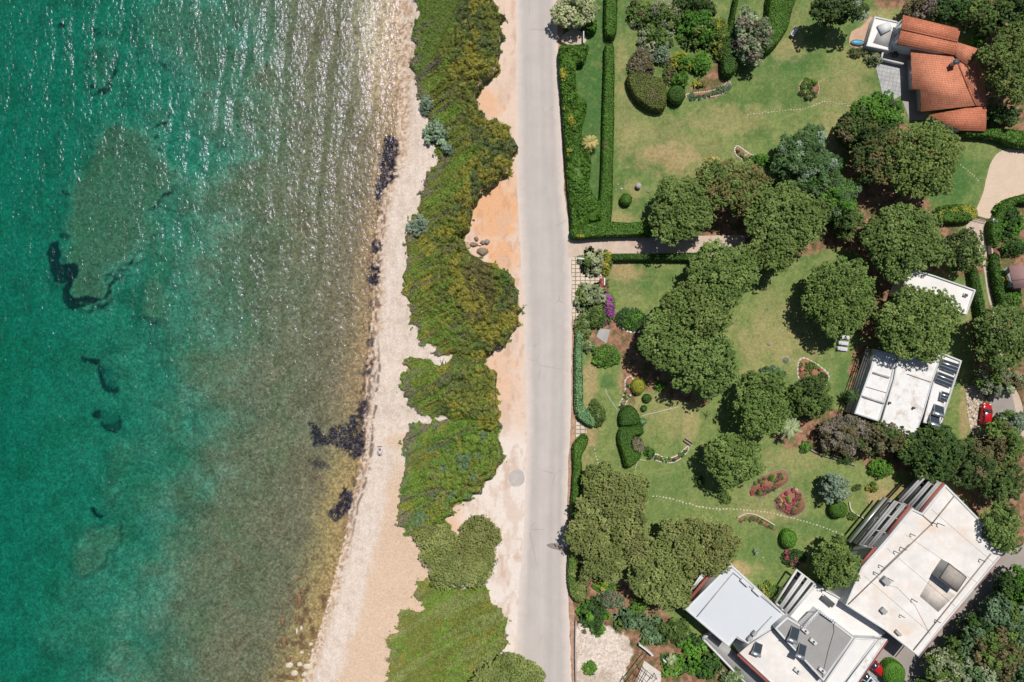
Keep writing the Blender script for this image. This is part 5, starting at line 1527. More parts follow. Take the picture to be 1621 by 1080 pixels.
tree('pine_tree', 728, 878, 56, 3.4, 'lowpine', 'coast', 'low spreading pine with a notch of sand, on the sea side of the road', 'tree', 'pines on the shore strip', ry=56, thick=.9, lobes=[(28, -18, 36, 44, 0), (-34, -10, 34, 38, -.2), (0, 28, 52, 30, 0), (30, 16, 28, 30, -.1), (-48, -34, 20, 14, -.3)])
tree('pine_tree', 806, 1074, 54, 4.6, 'lowpine', 'coast', 'round low pine at the bottom edge spilling over the road', 'tree', 'pines on the shore strip', ry=40, thick=1.2, lobes=[(0, 0, 46, 36, 0), (38, 8, 22, 20, -.4), (-36, 10, 26, 20, -.3)])

BG = 'broadleaved trees around the houses'
for a in [
    (1285, 250, 52, 52, 0, 8.5, 'feather', 'feather', 'loose feathery green tree behind the pine row, on the edge of the lawn', ('silver', .2)),
    (1330, 305, 34, 44, 0, 7.5, 'feather', 'bright', 'loose bright green tree between the feathery tree and the tall pine', ('feather', .5)),
    (1345, 345, 26, 30, 0, 6.0, 'broad', 'dark', 'dark small tree in the shade at the end of the driveway', ('silver', .2)),
    (1398, 172, 46, 30, .1, 6.5, 'broad', 'bright', 'bright green leafy tree against the patio and the villa roof', ('dark', .25)),
    (1365, 200, 32, 34, 0, 6.0, 'broad', 'dark', 'dark leafy tree beside the end of the upper stepping stones', ('brown', .15)),
    (1335, 8, 48, 22, 0, 8.0, 'broad', 'dark', 'dark tree at the top edge above the pink terrace', ('silver', .15)),
    (1468, 6, 30, 20, 0, 5.0, 'broad', 'greytwig', 'grey-brown tree just above the villa roof', ('brown', .4)),
    (1516, 6, 36, 22, 0, 6.0, 'broad', 'deep', 'deep green tree at the top edge behind the villa', None),
    (1572, 16, 36, 32, 0, 7.5, 'broad', 'mid', 'tall leafy tree at the top right behind the villa', ('dark', .4)),
    (1612, 14, 26, 32, 0, 8.5, 'broad', 'dark', 'dark tree in the top right corner', ('mid', .3)),
    (1556, 54, 13, 16, 0, 3.6, 'broad', 'bright', 'small bright green tree close to the villa ridge', None),
    (1598, 178, 26, 18, 0, 4.5, 'broad', 'deep', 'deep green tree in the shade behind the villa, above the hedge', ('bright', .3)),
    (1290, 632, 40, 34, .2, 6.0, 'broad', 'dark', 'dark leafy tree right of the fan palm, below the rock garden', ('mid', .35)),
    (1345, 690, 44, 30, .1, 5.5, 'feather', 'greytwig', 'grey twiggy tree at the lower corner of the bungalow', ('brown', .4)),
    (1400, 694, 40, 26, 0, 5.8, 'broad', 'brown', 'brownish leafy tree along the lower edge of the bungalow roof', ('dark', .4)),
    (1454, 712, 34, 30, 0, 6.0, 'broad', 'dark', 'dark tree above the slatted terraces', ('mid', .2)),
    (1492, 720, 44, 48, 0, 8.0, 'broad', 'dark', 'broad dark tree above the top corner of the large white roof', ('deep', .4)),
    (1548, 738, 40, 40, 0, 8.0, 'broad', 'dark', 'dark green tree right of the broad dark one', ('brown', .2)),
    (1600, 706, 36, 40, 0, 6.5, 'broad', 'mid', 'leafy tree below the red car', ('brown', .35)),
    (1596, 768, 34, 32, 0, 7.5, 'broad', 'mid', 'leafy tree right of the large white roof', ('dark', .5)),
    (1578, 606, 22, 22, 0, 4.5, 'broad', 'olive', 'grey-green tree above the grey parking strip', ('mid', .3)),
    (1610, 606, 24, 18, 0, 5.0, 'broad', 'olive', 'grey-green tree at the right edge by the sandy path', ('brown', .3)),
    (1614, 668, 22, 20, 0, 4.5, 'broad', 'silver', 'silvery green tree beside the red car', ('mid', .3)),
    (1326, 776, 23, 24, 0, 5.0, 'broad', 'silver', 'round blue-green tree alone on the lower lawn', None),
    (1196, 50, 30, 46, .1, 6.0, 'broad', 'olive', 'grey-green tree between two clipped hedges at the top of the lawn', ('greytwig', .25)),
    (912, 10, 38, 26, .1, 5.5, 'broad', 'pale', 'pale yellowish tree overhanging the road at the top edge', None),
]:
    px, py, r, ry, rot, h, st_, pal, label, mix = a
    tree('broadleaf_tree', px, py, r, h, st_, pal, label, 'tree', BG, ry=ry, rot=rot, mix=mix)

# wooded slope at the bottom right
WG = 'trees on the wooded slope'
for i, (px, py, r, ry, h, pal, mixp, label) in enumerate([
    (1612, 925, 34, 34, 7, 'deep', 'bright', 'deep green tree of the slope closest to the street lamp'),
    (1590, 962, 34, 32, 7, 'blue', 'mid', 'blue-green tree of the slope, below the street lamp'),
    (1548, 992, 32, 30, 6.5, 'deep', 'blue', 'deep green tree of the slope with one bright edge on the grey drive'),
    (1612, 990, 38, 40, 8, 'mid', 'blue', 'leafy tree of the slope at the right edge'),
    (1520, 1020, 30, 24, 5.5, 'blue', 'mid', 'low blue-green tree of the slope against the drive'),
    (1575, 1022, 44, 36, 8, 'brown', 'mid', 'brownish green tree in the middle of the slope'),
    (1492, 1052, 34, 28, 6, 'olive', 'mid', 'olive-green tree of the slope near the round bright bush'),
    (1540, 1062, 40, 30, 7, 'olive', 'feather', 'olive-green tree at the bottom of the slope'),
    (1602, 1060, 42, 36, 8, 'feather', 'brown', 'dark feathery tree in the bottom right corner'),
    (1462, 1086, 30, 18, 5, 'deep', 'brown', 'deep green tree at the bottom edge by the drive'),
]):
    tree('broadleaf_tree', px + 15, py + 13, r, h, 'broad', pal, label, 'tree', WG, ry=ry, mix=(mixp, .4))

# ------------------------------------------------------------------ palms
palm(1251, 678, 21, 3.5, 'pale green fan palm beside the pine and the dark leafy trees')
palm(1352, 626, 15, 3.0, 'small dark palm against the bungalow pergola', 'deep')
palm(934, 225, 15, 2.4, 'pale spiky palm in the road hedge of the upper garden', 'straw', nf=34)
palm(1063, 1045, 10, 1.6, 'small grey-green palm by the white wall stub', 'palm')
palm(1198, 874, 6, .8, 'small grey rosette palm on the lawn above the pale grey roof', 'silver', nf=16)

# ------------------------------------------------------------------ hedges
HG = 'hedges'
mass('hedge', [(887, 72), (905, 70), (930, 70), (930, 84), (924, 98), (913, 101), (911, 120), (915, 148), (928, 160), (928, 178), (922, 200), (922, 215), (934, 240), (936, 262), (933, 290), (940, 308), (952, 322), (952, 345), (936, 352), (908, 374), (904, 340), (899, 290), (894, 220), (889, 150), (885, 100)], 2.0, 'hedge', 'loose leafy hedge along the road in the upper garden', 'hedge', lump=.5, size=.17, jitter=.6, mix=('yellow', .28, 2.5), group=HG)
mass('hedge', [(958, 72), (966, 70), (973, 74), (973, 150), (972, 220), (970, 290), (968, 350), (950, 352), (952, 290), (954, 220), (956, 150)], 1.7, 'hedge', 'long narrow clipped hedge running parallel to the road', 'hedge', lump=.16, size=.12, dens=110, smooth_n=2, group=HG, mix=('brown', .2, 1.6), rag=.12)
mass('hedge', [(961, -30), (977, -30), (977, 40), (974, 56), (964, 57), (958, 46)], 1.9, 'hedge', 'short clipped hedge at the top edge in line with the long one', 'hedge', lump=.05, size=.11, dens=110, smooth_n=3, group=HG)
mass('hedge', [(906, 360), (935, 352), (955, 350), (1000, 352), (1034, 350), (1040, 372), (1000, 373), (950, 375), (908, 377)], 2.0, 'hedge', 'clipped hedge on the garden side of the sandy driveway', 'hedge', lump=.12, size=.13, dens=90, smooth_n=3, group=HG, mix=('yellow', .3, 2))
mass('hedge', [(958, 403), (1000, 402), (1060, 401), (1115, 400), (1115, 412), (1060, 412), (1000, 412), (958, 412)], 1.6, 'hedgedark', 'thin hedge between the sandy driveway and the second lawn', 'hedge', lump=.2, size=.12, dens=100, smooth_n=2, group=HG)
mass('hedge', [(924, 22), (942, 26), (945, 44), (936, 50), (926, 44)], 1.8, 'hedge', 'hedge stump under the pale tree by the road', 'hedge', lump=.2, size=.15, group=HG)
mass('hedge', [(1150, 52), (1160, 20), (1166, -10), (1172, -10), (1163, 40), (1170, 90), (1168, 108), (1158, 118), (1146, 115), (1144, 90)], 2.0, 'hedgedark', 'clipped hedge beside the brown garden path', 'hedge', lump=.05, size=.11, dens=110, smooth_n=3, group=HG)
mass('hedge', [(1222, -20), (1262, -20), (1254, 20), (1248, 44), (1232, 68), (1214, 82), (1206, 70), (1216, 40)], 2.2, 'hedge', 'clipped hedge right of the grey-green tree at the top of the lawn', 'hedge', lump=.06, size=.11, dens=100, smooth_n=4, group=HG)
mass('hedge', [(994, 118), (998, 140), (1012, 160), (1034, 173), (1052, 172), (1056, 160), (1056, 140), (1050, 124), (1030, 118), (1010, 112)], 2.0, 'olivehedge', 'rounded clipped hedge ending the shrub bed on the upper lawn', 'hedge', lump=.05, size=.11, dens=110, smooth_n=4, mix=('brown', .3, 2), group=HG)
mass('hedge', [(912, 530), (917, 520), (922, 530), (922, 560), (923, 600), (924, 640), (932, 650), (945, 664), (940, 676), (928, 672), (914, 660), (910, 640), (910, 600), (910, 560)], 1.5, 'hedgeblue', 'blue-green hedge along the road by the middle garden', 'hedge', lump=.2, size=.15, smooth_n=3, group=HG)
mass('hedge', [(908, 704), (918, 692), (926, 688), (932, 696), (928, 710), (921, 724), (922, 745), (919, 775), (917, 800), (914, 822), (904, 820), (905, 790), (908, 745), (907, 720)], 1.8, 'hedge', 'road hedge with a rounded top end above the flat-topped pines', 'hedge', lump=.12, size=.13, smooth_n=3, group=HG, mix=('yellow', .2, 2))
mass('hedge', [(902, 872), (910, 866), (914, 885), (916, 905), (926, 918), (930, 940), (922, 955), (908, 950), (900, 930), (899, 900)], 1.6, 'mid', 'olive-green road hedge at the foot of the overhanging pine', 'hedge', lump=.2, size=.15, smooth_n=4, group=HG, mix=('coast', .4, 2))
mass('hedge', [(1484, 332), (1500, 324), (1530, 323), (1546, 330), (1549, 340), (1538, 350), (1510, 352), (1490, 350)], 1.8, 'hedge', 'yellow-green hedge end beside the driveway gate', 'hedge', lump=.15, size=.14, smooth_n=4, mix=('yellow', .45, 1.5), group=HG)
mass('hedge', [(1570, 352), (1580, 340), (1590, 320), (1610, 310), (1660, 304), (1660, 318), (1612, 322), (1597, 335), (1588, 352), (1586, 380), (1578, 392), (1571, 380)], 1.9, 'hedge', 'curved hedge around the gravel court', 'hedge', lump=.15, size=.14, smooth_n=3, group=HG)
mass('hedge', [(1538, 425), (1548, 424), (1554, 450), (1560, 480), (1567, 520), (1570, 560), (1558, 560), (1554, 520), (1548, 480)], 1.8, 'hedgedark', 'dark straight hedge between the cottage lawn and the sandy path', 'hedge', lump=.12, size=.13, smooth_n=2, group=HG)
mass('hedge', [(1572, 404), (1582, 402), (1586, 430), (1592, 460), (1597, 490), (1590, 500), (1580, 470), (1574, 440)], 1.6, 'hedgedark', 'dark hedge between the sandy path and the shed', 'hedge', lump=.25, size=.15, smooth_n=3, mix=('olive', .2, 1), group=HG)
mass('hedge', [(1524, 206), (1560, 204), (1585, 202), (1621, 206), (1660, 206), (1660, 232), (1621, 233), (1600, 228), (1582, 220), (1560, 216), (1530, 214)], 1.8, 'hedge', 'broad hedge between the villa and the gravel court', 'hedge', lump=.2, size=.15, smooth_n=3, group=HG)
# topiary
TG = 'clipped topiary'
mass('topiary', [(981, 664), (983, 652), (990, 644), (1000, 643), (1009, 651), (1014, 663), (1012, 672), (1000, 675), (984, 674)], 1.9, 'hedgedark', 'rounded triangular topiary above the heart-shaped one', 'topiary', lump=.03, size=.1, dens=130, round_w=.6, smooth_n=4, group=TG)
mass('topiary', [(979, 690), (984, 678), (996, 677), (1010, 674), (1018, 676), (1019, 688), (1008, 690), (1000, 696), (1000, 708), (1006, 718), (1016, 718), (1012, 730), (1000, 739), (990, 738), (986, 722), (981, 706)], 1.9, 'hedge', 'large crescent topiary wrapped around a pinkish dry shrub', 'topiary', lump=.05, size=.1, dens=130, round_w=.5, smooth_n=4, mix=('hedgedark', .45, 1.5), group=TG)
mass('shrub', [(1002, 697), (1010, 692), (1018, 698), (1021, 710), (1016, 716), (1007, 716), (1002, 708)], 1.3, 'greytwig', 'dry pinkish shrub inside the crescent topiary', 'shrub', lump=.3, size=.14, trimmed=False, smooth_n=4)


def ball(px, py, r, h, pal, label, ry=None, name='topiary', cat='topiary', group=TG, lump=.04):
    pts = [(px + r * math.cos(t), py + (ry or r) * math.sin(t)) for t in np.linspace(0, 6.283, 13)[:-1]]
    return mass(name, pts, h, pal, label, cat, lump=lump, size=.1, dens=140, round_w=r * S * .85, smooth_n=3, group=group)


ball(992, 315, 9.5, 1.6, 'hedge', 'clipped green ball alone on the upper lawn')
ball(1330, 808, 14, 2.0, 'hedge', 'large clipped green ball beside the round blue-green tree')
ball(1251, 855, 12, 2.0, 'bright', 'upright oval clipped bush above the dark flowering shrubs', ry=15)
ball(1072, 148, 14, 1.9, 'hedgedark', 'dark clipped dome at the tip of the shrub bed', ry=15)
ball(1418, 1069, 17.5, 2.4, 'bright', 'round bright green bush beside the two parked cars', ry=20, lump=.2)
ball(1011, 612, 11, 1.5, 'yellow', 'yellow-green clipped bush near the three-pine clump', ry=13, lump=.1)
ball(1025, 631, 7, 1.0, 'hedgedark', 'small dark ball bush below the yellow-green one')
ball(1020, 647, 5, .8, 'hedgedark', 'smallest dark ball bush, next to the rounded triangular topiary')
ball(1018, 668, 6, .9, 'hedgeblue', 'small blue-green bush touching the rounded triangular topiary', lump=.15)

# ------------------------------------------------------------------ shrubs
SG = 'garden shrubs'
for (px, py, r, ry, h, pal, mix, label) in [
    (1046, 22, 44, 28, 3.2, 'olive', ('mid', .6), 'large olive shrub at the top of the shrub bed'),
    (1010, 14, 22, 20, 2.6, 'mid', ('brown', .3), 'green shrub at the road-side top of the shrub bed'),
    (1040, 60, 30, 24, 2.8, 'mid', ('olive', .35), 'green and olive shrub in the middle of the shrub bed'),
    (1016, 100, 20, 26, 2.4, 'greytwig', ('brown', .4), 'bare grey-brown shrub in the shrub bed'),
    (1046, 84, 15, 14, 2.2, 'silver', None, 'grey-green rounded shrub beside the bare one'),
    (1062, 112, 12, 22, 1.2, 'brown', ('mid', .4), 'low brown plants in the middle of the shrub bed'),
    (1108, 42, 36, 34, 3.6, 'bright', ('mid', .5), 'biggest bright green shrub in the shrub bed'),
    (1100, 6, 36, 18, 3.0, 'dark', None, 'dark shrub at the top edge of the shrub bed'),
    (1143, 60, 14, 34, 2.6, 'yellow', ('mid', .6), 'yellow-green shrub leaning to the brown garden path'),
    (1079, 95, 16, 16, 2.2, 'yellow', ('bright', .4), 'yellow-green round shrub in the shrub bed'),
    (1110, 98, 18, 17, 2.2, 'bright', None, 'bright green round shrub beside the brown garden path'),
    (1078, 123, 14, 12, 2.0, 'bright', ('hedge', .5), 'green round shrub above the dark clipped dome'),
    (1108, 131, 12, 7, 1.0, 'yellow', ('brown', .4), 'small yellow-brown shrub at the end of the brown garden path'),
    (1358, 81, 14, 7, 1.2, 'brown', ('dark', .5), 'dark shrub below the paddling pool'),
    (1385, 92, 14, 9, 1.4, 'olive', ('dark', .3), 'grey-green shrub at the corner of the villa wing'),
    (1205, 252, 18, 9, 1.6, 'bright', None, 'bright green shrub between the oval flower bed and the pines'),
    (1128, 257, 16, 10, 1.2, 'straw', None, 'dry straw-coloured clump at the edge of the pine row'),
    (938, 413, 21, 24, 2.8, 'olive', ('mid', .3), 'olive shrub casting shade on the cream tiled path, by the driveway'),
    (960, 414, 10, 18, 2.0, 'yellow', ('mid', .4), 'yellow-green shrub at the end of the thin hedge'),
    (955, 450, 8, 10, 1.3, 'redplant', ('brown', .45), 'red-leaved plant at the edge of the cream tiled path'),
    (938, 470, 28, 28, 2.8, 'olive', ('mid', .35), 'large olive shrub beside the purple bougainvillea'),
    (946, 502, 17, 16, 2.2, 'mid', ('dark', .4), 'green shrub between the olive one and the grey slab'),
    (965, 488, 9, 26, 2.2, 'purple', ('mid', .42), 'purple flowering bougainvillea in the middle garden'),
    (1000, 505, 25, 19, 1.6, 'deep', ('bright', .3), 'dark green domed shrub with a white stone edge'),
    (922, 520, 12, 26, 1.8, 'mid', ('olive', .4), 'green shrub by the road between the olive shrub and the blue-green hedge'),
    (960, 563, 24, 18, 1.9, 'bright', ('mid', .4), 'bright green shrub above the wet patch of lawn'),
    (932, 548, 14, 10, 1.5, 'olive', ('mid', .4), 'small olive shrub between road hedge and bright green shrub'),
    (945, 655, 15, 21, 1.9, 'mid', ('dark', .3), 'leafy shrub at the end of the blue-green hedge'),
    (1045, 612, 10, 8, .9, 'bright', None, 'low bright green plant in the shade of the three-pine clump'),
    (1028, 560, 14, 12, 1.5, 'dark', None, 'dark shrub in the shade at the left of the three-pine clump'),
    (1224, 590, 22, 10, 1.6, 'blue', ('dark', .3), 'blue-green shrub above the pine by the fan palm'),
    (1283, 580, 9, 7, .8, 'mid', None, 'small green shrub in the rock garden'),
    (1303, 600, 9, 9, 1.2, 'deep', None, 'dark shrub at the lower end of the rock garden'),
    (1029, 716, 9, 9, 1.2, 'bright', ('dark', .3), 'green shrub at the thick end of the crescent flower bed'),
    (1148, 788, 10, 12, 1.0, 'mid', ('dark', .3), 'small leafy shrub beside the stepping stones'),
    (1108, 764, 8, 10, 1.0, 'deep', None, 'low dark shrub in the shade of the round pine'),
    (1276, 708, 10, 9, 1.2, 'bright', ('mid', .5), 'bright green shrub below the fan palm'),
    (1312, 716, 14, 7, 1.0, 'mid', ('brown', .4), 'low mixed shrub on the edging above the lower lawn'),
    (1340, 728, 16, 7, 1.0, 'deep', ('brown', .3), 'low dark shrub at the right end of the edging'),
    (1398, 742, 20, 15, 2.2, 'bright', ('mid', .3), 'bright green shrub at the corner of the lower lawn'),
    (1383, 772, 9, 9, 1.2, 'yellow', ('mid', .5), 'small yellow-green shrub on the lower lawn'),
    (1358, 772, 6, 6, .9, 'dark', None, 'tiny dark shrub on the lower lawn'),
    (1350, 818, 8, 6, .9, 'mid', None, 'little shrub by the curved stone border'),
    (1258, 884, 20, 14, 1.4, 'deep', ('magenta', .15), 'dark shrub with red blossoms beside the single pine'),
    (1222, 822, 0.1, 0.1, .1, 'deep', None, None),
    (1218, 935, 13, 14, 1.6, 'mid', ('yellow', .4), 'shrub against the long white edge of the pale grey roof'),
    (1230, 940, 14, 14, 1.8, 'dark', ('mid', .4), 'green shrub at the foot of the four-slat pergola'),
    (1600, 348, 28, 30, 2.6, 'bright', ('deep', .4), 'large green shrub inside the curved hedge'),
    (1610, 390, 20, 14, 2.2, 'deep', ('bright', .3), 'dark green shrub above the shed'),
    (1594, 402, 8, 6, .9, 'dark', None, 'small round dark bush by the pale garden wall'),
    (1592, 440, 10, 18, 1.6, 'yellow', ('bright', .4), 'yellow-green shrub on the path side of the shed'),
    (1602, 474, 22, 16, 2.0, 'bright', ('mid', .4), 'green shrub below the shed'),
    (1568, 215, 12, 8, 1.4, 'olive', None, 'grey-green shrub near the villa hedge'),
    (940, 976, 26, 26, 3.2, 'deep', ('bright', .3), 'round dark green shrub at the top of the pale concrete yard'),
    (947, 996, 12, 12, 2.0, 'bright', ('deep', .4), 'bright green shrub hanging over the pale concrete yard'),
    (968, 950, 22, 14, 2.0, 'blue', ('greytwig', .3), 'grey-green feathery shrub under the flat-topped pines'),
    (998, 984, 24, 20, 2.2, 'blue', ('dark', .3), 'blue-green feathery shrub, first of the row towards the yard wall'),
    (1040, 1004, 28, 24, 2.4, 'blue', ('dark', .35), 'blue-green feathery shrub, largest of the row below the pines'),
    (1012, 960, 16, 12, 1.8, 'mid', ('bright', .3), 'green shrub between the blue-green row and the pines'),
    (1075, 1000, 20, 20, 2.2, 'mid', ('dark', .4), 'green shrub along the side terrace wall'),
    (1100, 1024, 24, 18, 2.2, 'bright', ('deep', .4), 'leafy green shrub below the side terrace wall'),
    (1072, 1058, 24, 22, 2.4, 'bright', ('mid', .3), 'green shrub at the bottom edge near the wall stub'),
    (1118, 1058, 30, 24, 2.6, 'deep', ('bright', .4), 'large dark green shrub at the bottom edge by the side terrace'),
    (1160, 1074, 20, 14, 2.4, 'olive', ('mid', .4), 'olive shrub at the bottom edge against the side terrace wall'),
    (934, 1060, 11, 12, 1.3, 'bright', ('mid', .3), 'round green bush alone on the pale concrete yard'),
    (925, 1000, 4, 4, .5, 'brown', None, 'tiny dry plant on the pale concrete yard'),
    (890, 44, 0.1, 0.1, .1, 'deep', None, None),
    (958, 930, 20, 7, 1.0, 'bright', ('yellow', .2), 'low green shrub line under the flat-topped pines'),
    (1303, 928, 10, 8, 1.2, 'dark', None, 'dark shrub in the gap between the pergola and the slatted terraces'),
]:
    if label is None: continue
    shrub('shrub', px, py, r, h, pal, label, group=SG, ry=ry, mix=mix, style='broad' if r > 20 and h > 2.1 else 'shrub')

shrub('shrub', 786, 440, 20, 3.3, 'bright', 'fresh bright green bush standing out of the olive scrub where it bulges', group='bushes in the coastal scrub', ry=17, style='broad')
# grey-green bushes on the shore side
SH = 'silvery bushes on the beach side of the scrub'
shrub('shrub', 690, 205, 22, 3.0, 'silver', 'big silvery bush at the inner edge of the beach', group=SH, ry=24, style='broad')
shrub('shrub', 709, 236, 10, 2.0, 'silver', 'small silvery bush just below the big one', group=SH, ry=9)
shrub('shrub', 661, 359, 19, 2.4, 'silver', 'silvery bush alone on the edge of the pale beach', group=SH, ry=17, style='broad')
shrub('shrub', 674, 165, 10, 1.7, 'silver', 'low silvery plants above the big silvery bush', group=SH, ry=16)


# ------------------------------------------------------------------ wind-cut scrub between beach and road
def cells(x, y, sd):
    """distance (0..1) to the nearest of a field of jittered shrub heads"""
    ix = np.floor(x); iy = np.floor(y); best = np.full(np.shape(x), 9.0)
    for dx in (-1, 0, 1):
        for dy in (-1, 0, 1):
            cx = ix + dx; cy = iy + dy
            qx = cx + _hash(cx, cy, sd); qy = cy + _hash(cx, cy, sd + 1)
            best = np.minimum(best, np.hypot(x - qx, y - qy))
    return np.clip(best, 0, 1)


def scrub_h(xl_, hl, hr, sd, streak=1.0):
    def f(q):
        px = q[:, 0] / S + CX; py = CY - q[:, 1] / S
        xs = interp(BEACH_R, py) - 12
        t = smooth(0, 90, px - xs)
        a = px * .80 - py * .45; b = px * .45 + py * .8      # streaks combed by the sea wind
        n1 = fbm(b / 10.0, a / 70, sd, 2); rid = 1 - np.abs(2 * n1 - 1) * 1.6
        rid = rid * .75 + .5 * fbm(b / 4.0, a / 30, sd + 3, 2)
        head = np.sqrt(np.clip(1 - cells(q[:, 0] / .95, q[:, 1] / .95, sd) ** 2, 0, 1)) * .8 + .35 * fbm(px / 5, py / 5, sd + 5, 2)
        big = fbm(px / 34, py / 34, sd + 6, 2)
        k = smooth(18, 62, px - xs + 50 * (big - .5)) if streak < 2 else 0
        if sd == 11:      # the close-cropped grass inside the bend
            gr = smooth(8, -8, px - (735 - .5 * py)) * smooth(175, 150, py)
            hh = (hl + (hr - hl) * t) * (0.55 + .5 * big) * (0.30 + 1.05 * (rid * (1 - k) + head * k))
            return hh * (1 - gr) + (.3 + .25 * fbm(px / 4, py / 4, 19, 2)) * gr
        return (hl + (hr - hl) * t) * (0.55 + .5 * big) * (0.30 + 1.05 * (rid * (1 - k) * min(streak, 1) + head * k + .45 * (1 - min(streak, 1)) * (1 - k)))
    return f


def scrub_c(mode, sd):
    def f(q, cl, rng):
        px = q[:, 0] / S + CX; py = CY - q[:, 1] / S; n = len(q)
        xs = interp(BEACH_R, py) - 12
        a = px * .80 - py * .45; b = px * .45 + py * .8
        st_ = fbm(b / 6.0, a / 70, sd + 1, 3); bl = fbm(px / 26, py / 26, sd + 2, 4); fn = fbm(px / 7, py / 7, sd + 4, 3)
        v = rng.uniform(.9, 1.1, (n, 1))
        c = palette('scrubolive', n, rng) * v
        def put(key, m, c=c):
            m = m > .5 + rng.normal(0, .16, n)
            c[m] = palette(key, m.sum(), rng) * v[m]
        if mode == 'upper':
            put('scrubdark', smooth(.42, .6, bl) * smooth(40, 80, px - xs))
            put('scrubyellow', smooth(.52, .64, fbm(px / 16, py / 22, sd + 8, 4)) * smooth(25, 60, px - xs) * .8)
            put('scrubgreen', smooth(.46, .62, st_) * smooth(85, 40, px - xs))
            put('grass', smooth(8, -8, px - (735 - .5 * py)) * smooth(175, 150, py))
        elif mode == 'middle':
            put('scrubdark', smooth(.5, .64, bl) * .7)
            put('scrubbrown', smooth(1.2, .7, np.hypot((px - 756) / 32, (py - 462) / 52)) * .9)
            put('scrubyellow', smooth(.5, .66, fbm(px / 20, py / 28, sd + 8, 4)) * .8)
            put('scrubgreen', smooth(.44, .62, st_) * smooth(110, 50, px - xs))
        elif mode == 'green':
            put('scrubfresh', smooth(.4, .6, bl)); put('scrubgreen', smooth(.35, .6, st_)); put('blue', smooth(.58, .7, fbm(px / 16, py / 16, sd + 8, 3)) * .8)
            put('scrubyellow', smooth(.56, .7, fbm(px / 14, py / 20, sd + 9, 3)) * .5)
        else:
            put('scrubgreen', smooth(.42, .6, bl) * .9); put('coast', smooth(.5, .62, st_) * .7)
            put('scrubyellow', smooth(.55, .7, fbm(px / 22, py / 22, sd + 9, 3)) * .5)
        tw = smooth(18, 3, px - xs) * smooth(.48, .62, fbm(px / 14, py / 14, sd + 13, 3)) * (.8 if mode != 'low' else .25)
        m = tw > rng.uniform(0, 1, n); c[m] = palette('greytwig', m.sum(), rng) * v[m]
        tw = smooth(.64, .72, fbm(b / 6.0, a / 50, sd + 12, 3)) * smooth(95, 50, px - xs) * (.75 if mode != 'low' else .05)
        m = tw > rng.uniform(0, 1, n); c[m] = palette('greytwig', m.sum(), rng) * v[m] * .75
        return c * (0.8 + .4 * fn[:, None])
    return f


PAL['scrubolive'] = [(112, 122, 52), (122, 130, 58), (102, 112, 48)]
PAL['scrubdark'] = [(92, 108, 60), (104, 118, 66), (80, 96, 52)]
PAL['scrubyellow'] = [(140, 136, 54), (150, 144, 60), (128, 126, 50)]
PAL['scrubgreen'] = [(108, 134, 50), (118, 142, 56), (96, 120, 46)]
PAL['scrubfresh'] = [(90, 124, 46), (100, 132, 52), (80, 112, 42)]
PAL['scrubbrown'] = [(108, 104, 60), (118, 112, 66), (98, 98, 56)]
PAL['grass'] = [(96, 118, 48), (104, 124, 52), (88, 108, 44)]

mass('coastal_scrub', SCRUB[0], 1.4, 'scrubolive', 'wind-combed olive scrub with yellow patches along the upper beach', 'scrub', trimmed=False, size=.135, dens=120, lump=0, round_w=.8, kind='stuff', rag=1.3, stray=.32, edge=.2, hfn=scrub_h(0, .5, 2.9, 11), colfn=scrub_c('upper', 11), smooth_n=4, zref=.6)
mass('coastal_scrub', SCRUB[1], 1.4, 'scrubolive', 'wind-combed olive and brown scrub bulging towards the road at its widest', 'scrub', trimmed=False, size=.135, dens=120, lump=0, round_w=.8, kind='stuff', rag=1.3, stray=.32, edge=.2, hfn=scrub_h(0, .5, 3.0, 23), colfn=scrub_c('middle', 23), smooth_n=4, zref=.6)
mass('coastal_scrub', SCRUB[2], 1.3, 'scrubolive', 'scrub with bare grey twigs between two sandy notches', 'scrub', trimmed=False, size=.135, dens=120, lump=0, round_w=.8, kind='stuff', rag=1.3, stray=.32, edge=.2, hfn=scrub_h(0, .5, 2.5, 37), colfn=scrub_c('middle', 37), smooth_n=4, zref=.6)
mass('coastal_scrub', SCRUB[3], 1.3, 'scrubgreen', 'fresh green scrub patch above the low notched pine', 'scrub', trimmed=False, size=.135, dens=120, lump=0, round_w=.8, kind='stuff', rag=1.3, stray=.32, edge=.2, hfn=scrub_h(0, .6, 2.2, 51, .8), colfn=scrub_c('green', 51), smooth_n=4, zref=.6)
mass('coastal_scrub', SCRUB[4], .8, 'scrubgreen', 'smooth low green scrub patch at the bottom of the beach', 'scrub', trimmed=False, size=.12, dens=150, lump=0, round_w=.6, kind='stuff', rag=1.3, stray=.32, edge=.2, hfn=scrub_h(0, .4, .7, 67, .55), colfn=scrub_c('low', 67), smooth_n=4, zref=.4)

# seaweed washed up along the waterline
PAL['weed'] = [(62, 54, 62), (92, 84, 96), (40, 36, 40)]
for i, (poly, lab) in enumerate([(WEED_SHORE[0][0], 'longest dark purple seaweed bank at the upper waterline'), (WEED_SHORE[1][0], 'small dark seaweed heap, first below the upper seaweed bank'), (WEED_SHORE[2][0], 'oval dark seaweed heap, second below the upper seaweed bank'), (WEED_SHORE[5][0], 'narrow seaweed heap above the big black seaweed patch'), (WEED_SHORE[7][0], 'big black seaweed patch reaching out into the shallows'), (WEED_SHORE[8][0], 'lone black seaweed patch near the low end of the beach')]):
    c0 = np.mean(poly, 0); pp = c0 + (poly - c0) * .92
    o = mass('seaweed_heap', pp[::2], .14, 'weed', lab, 'seaweed', trimmed=False, lump=.3, size=.13, dens=30, round_w=.6, smooth_n=1, jitter=.9, zref=-.95, group='seaweed heaps at the waterline')
    o.location.z -= 1.05
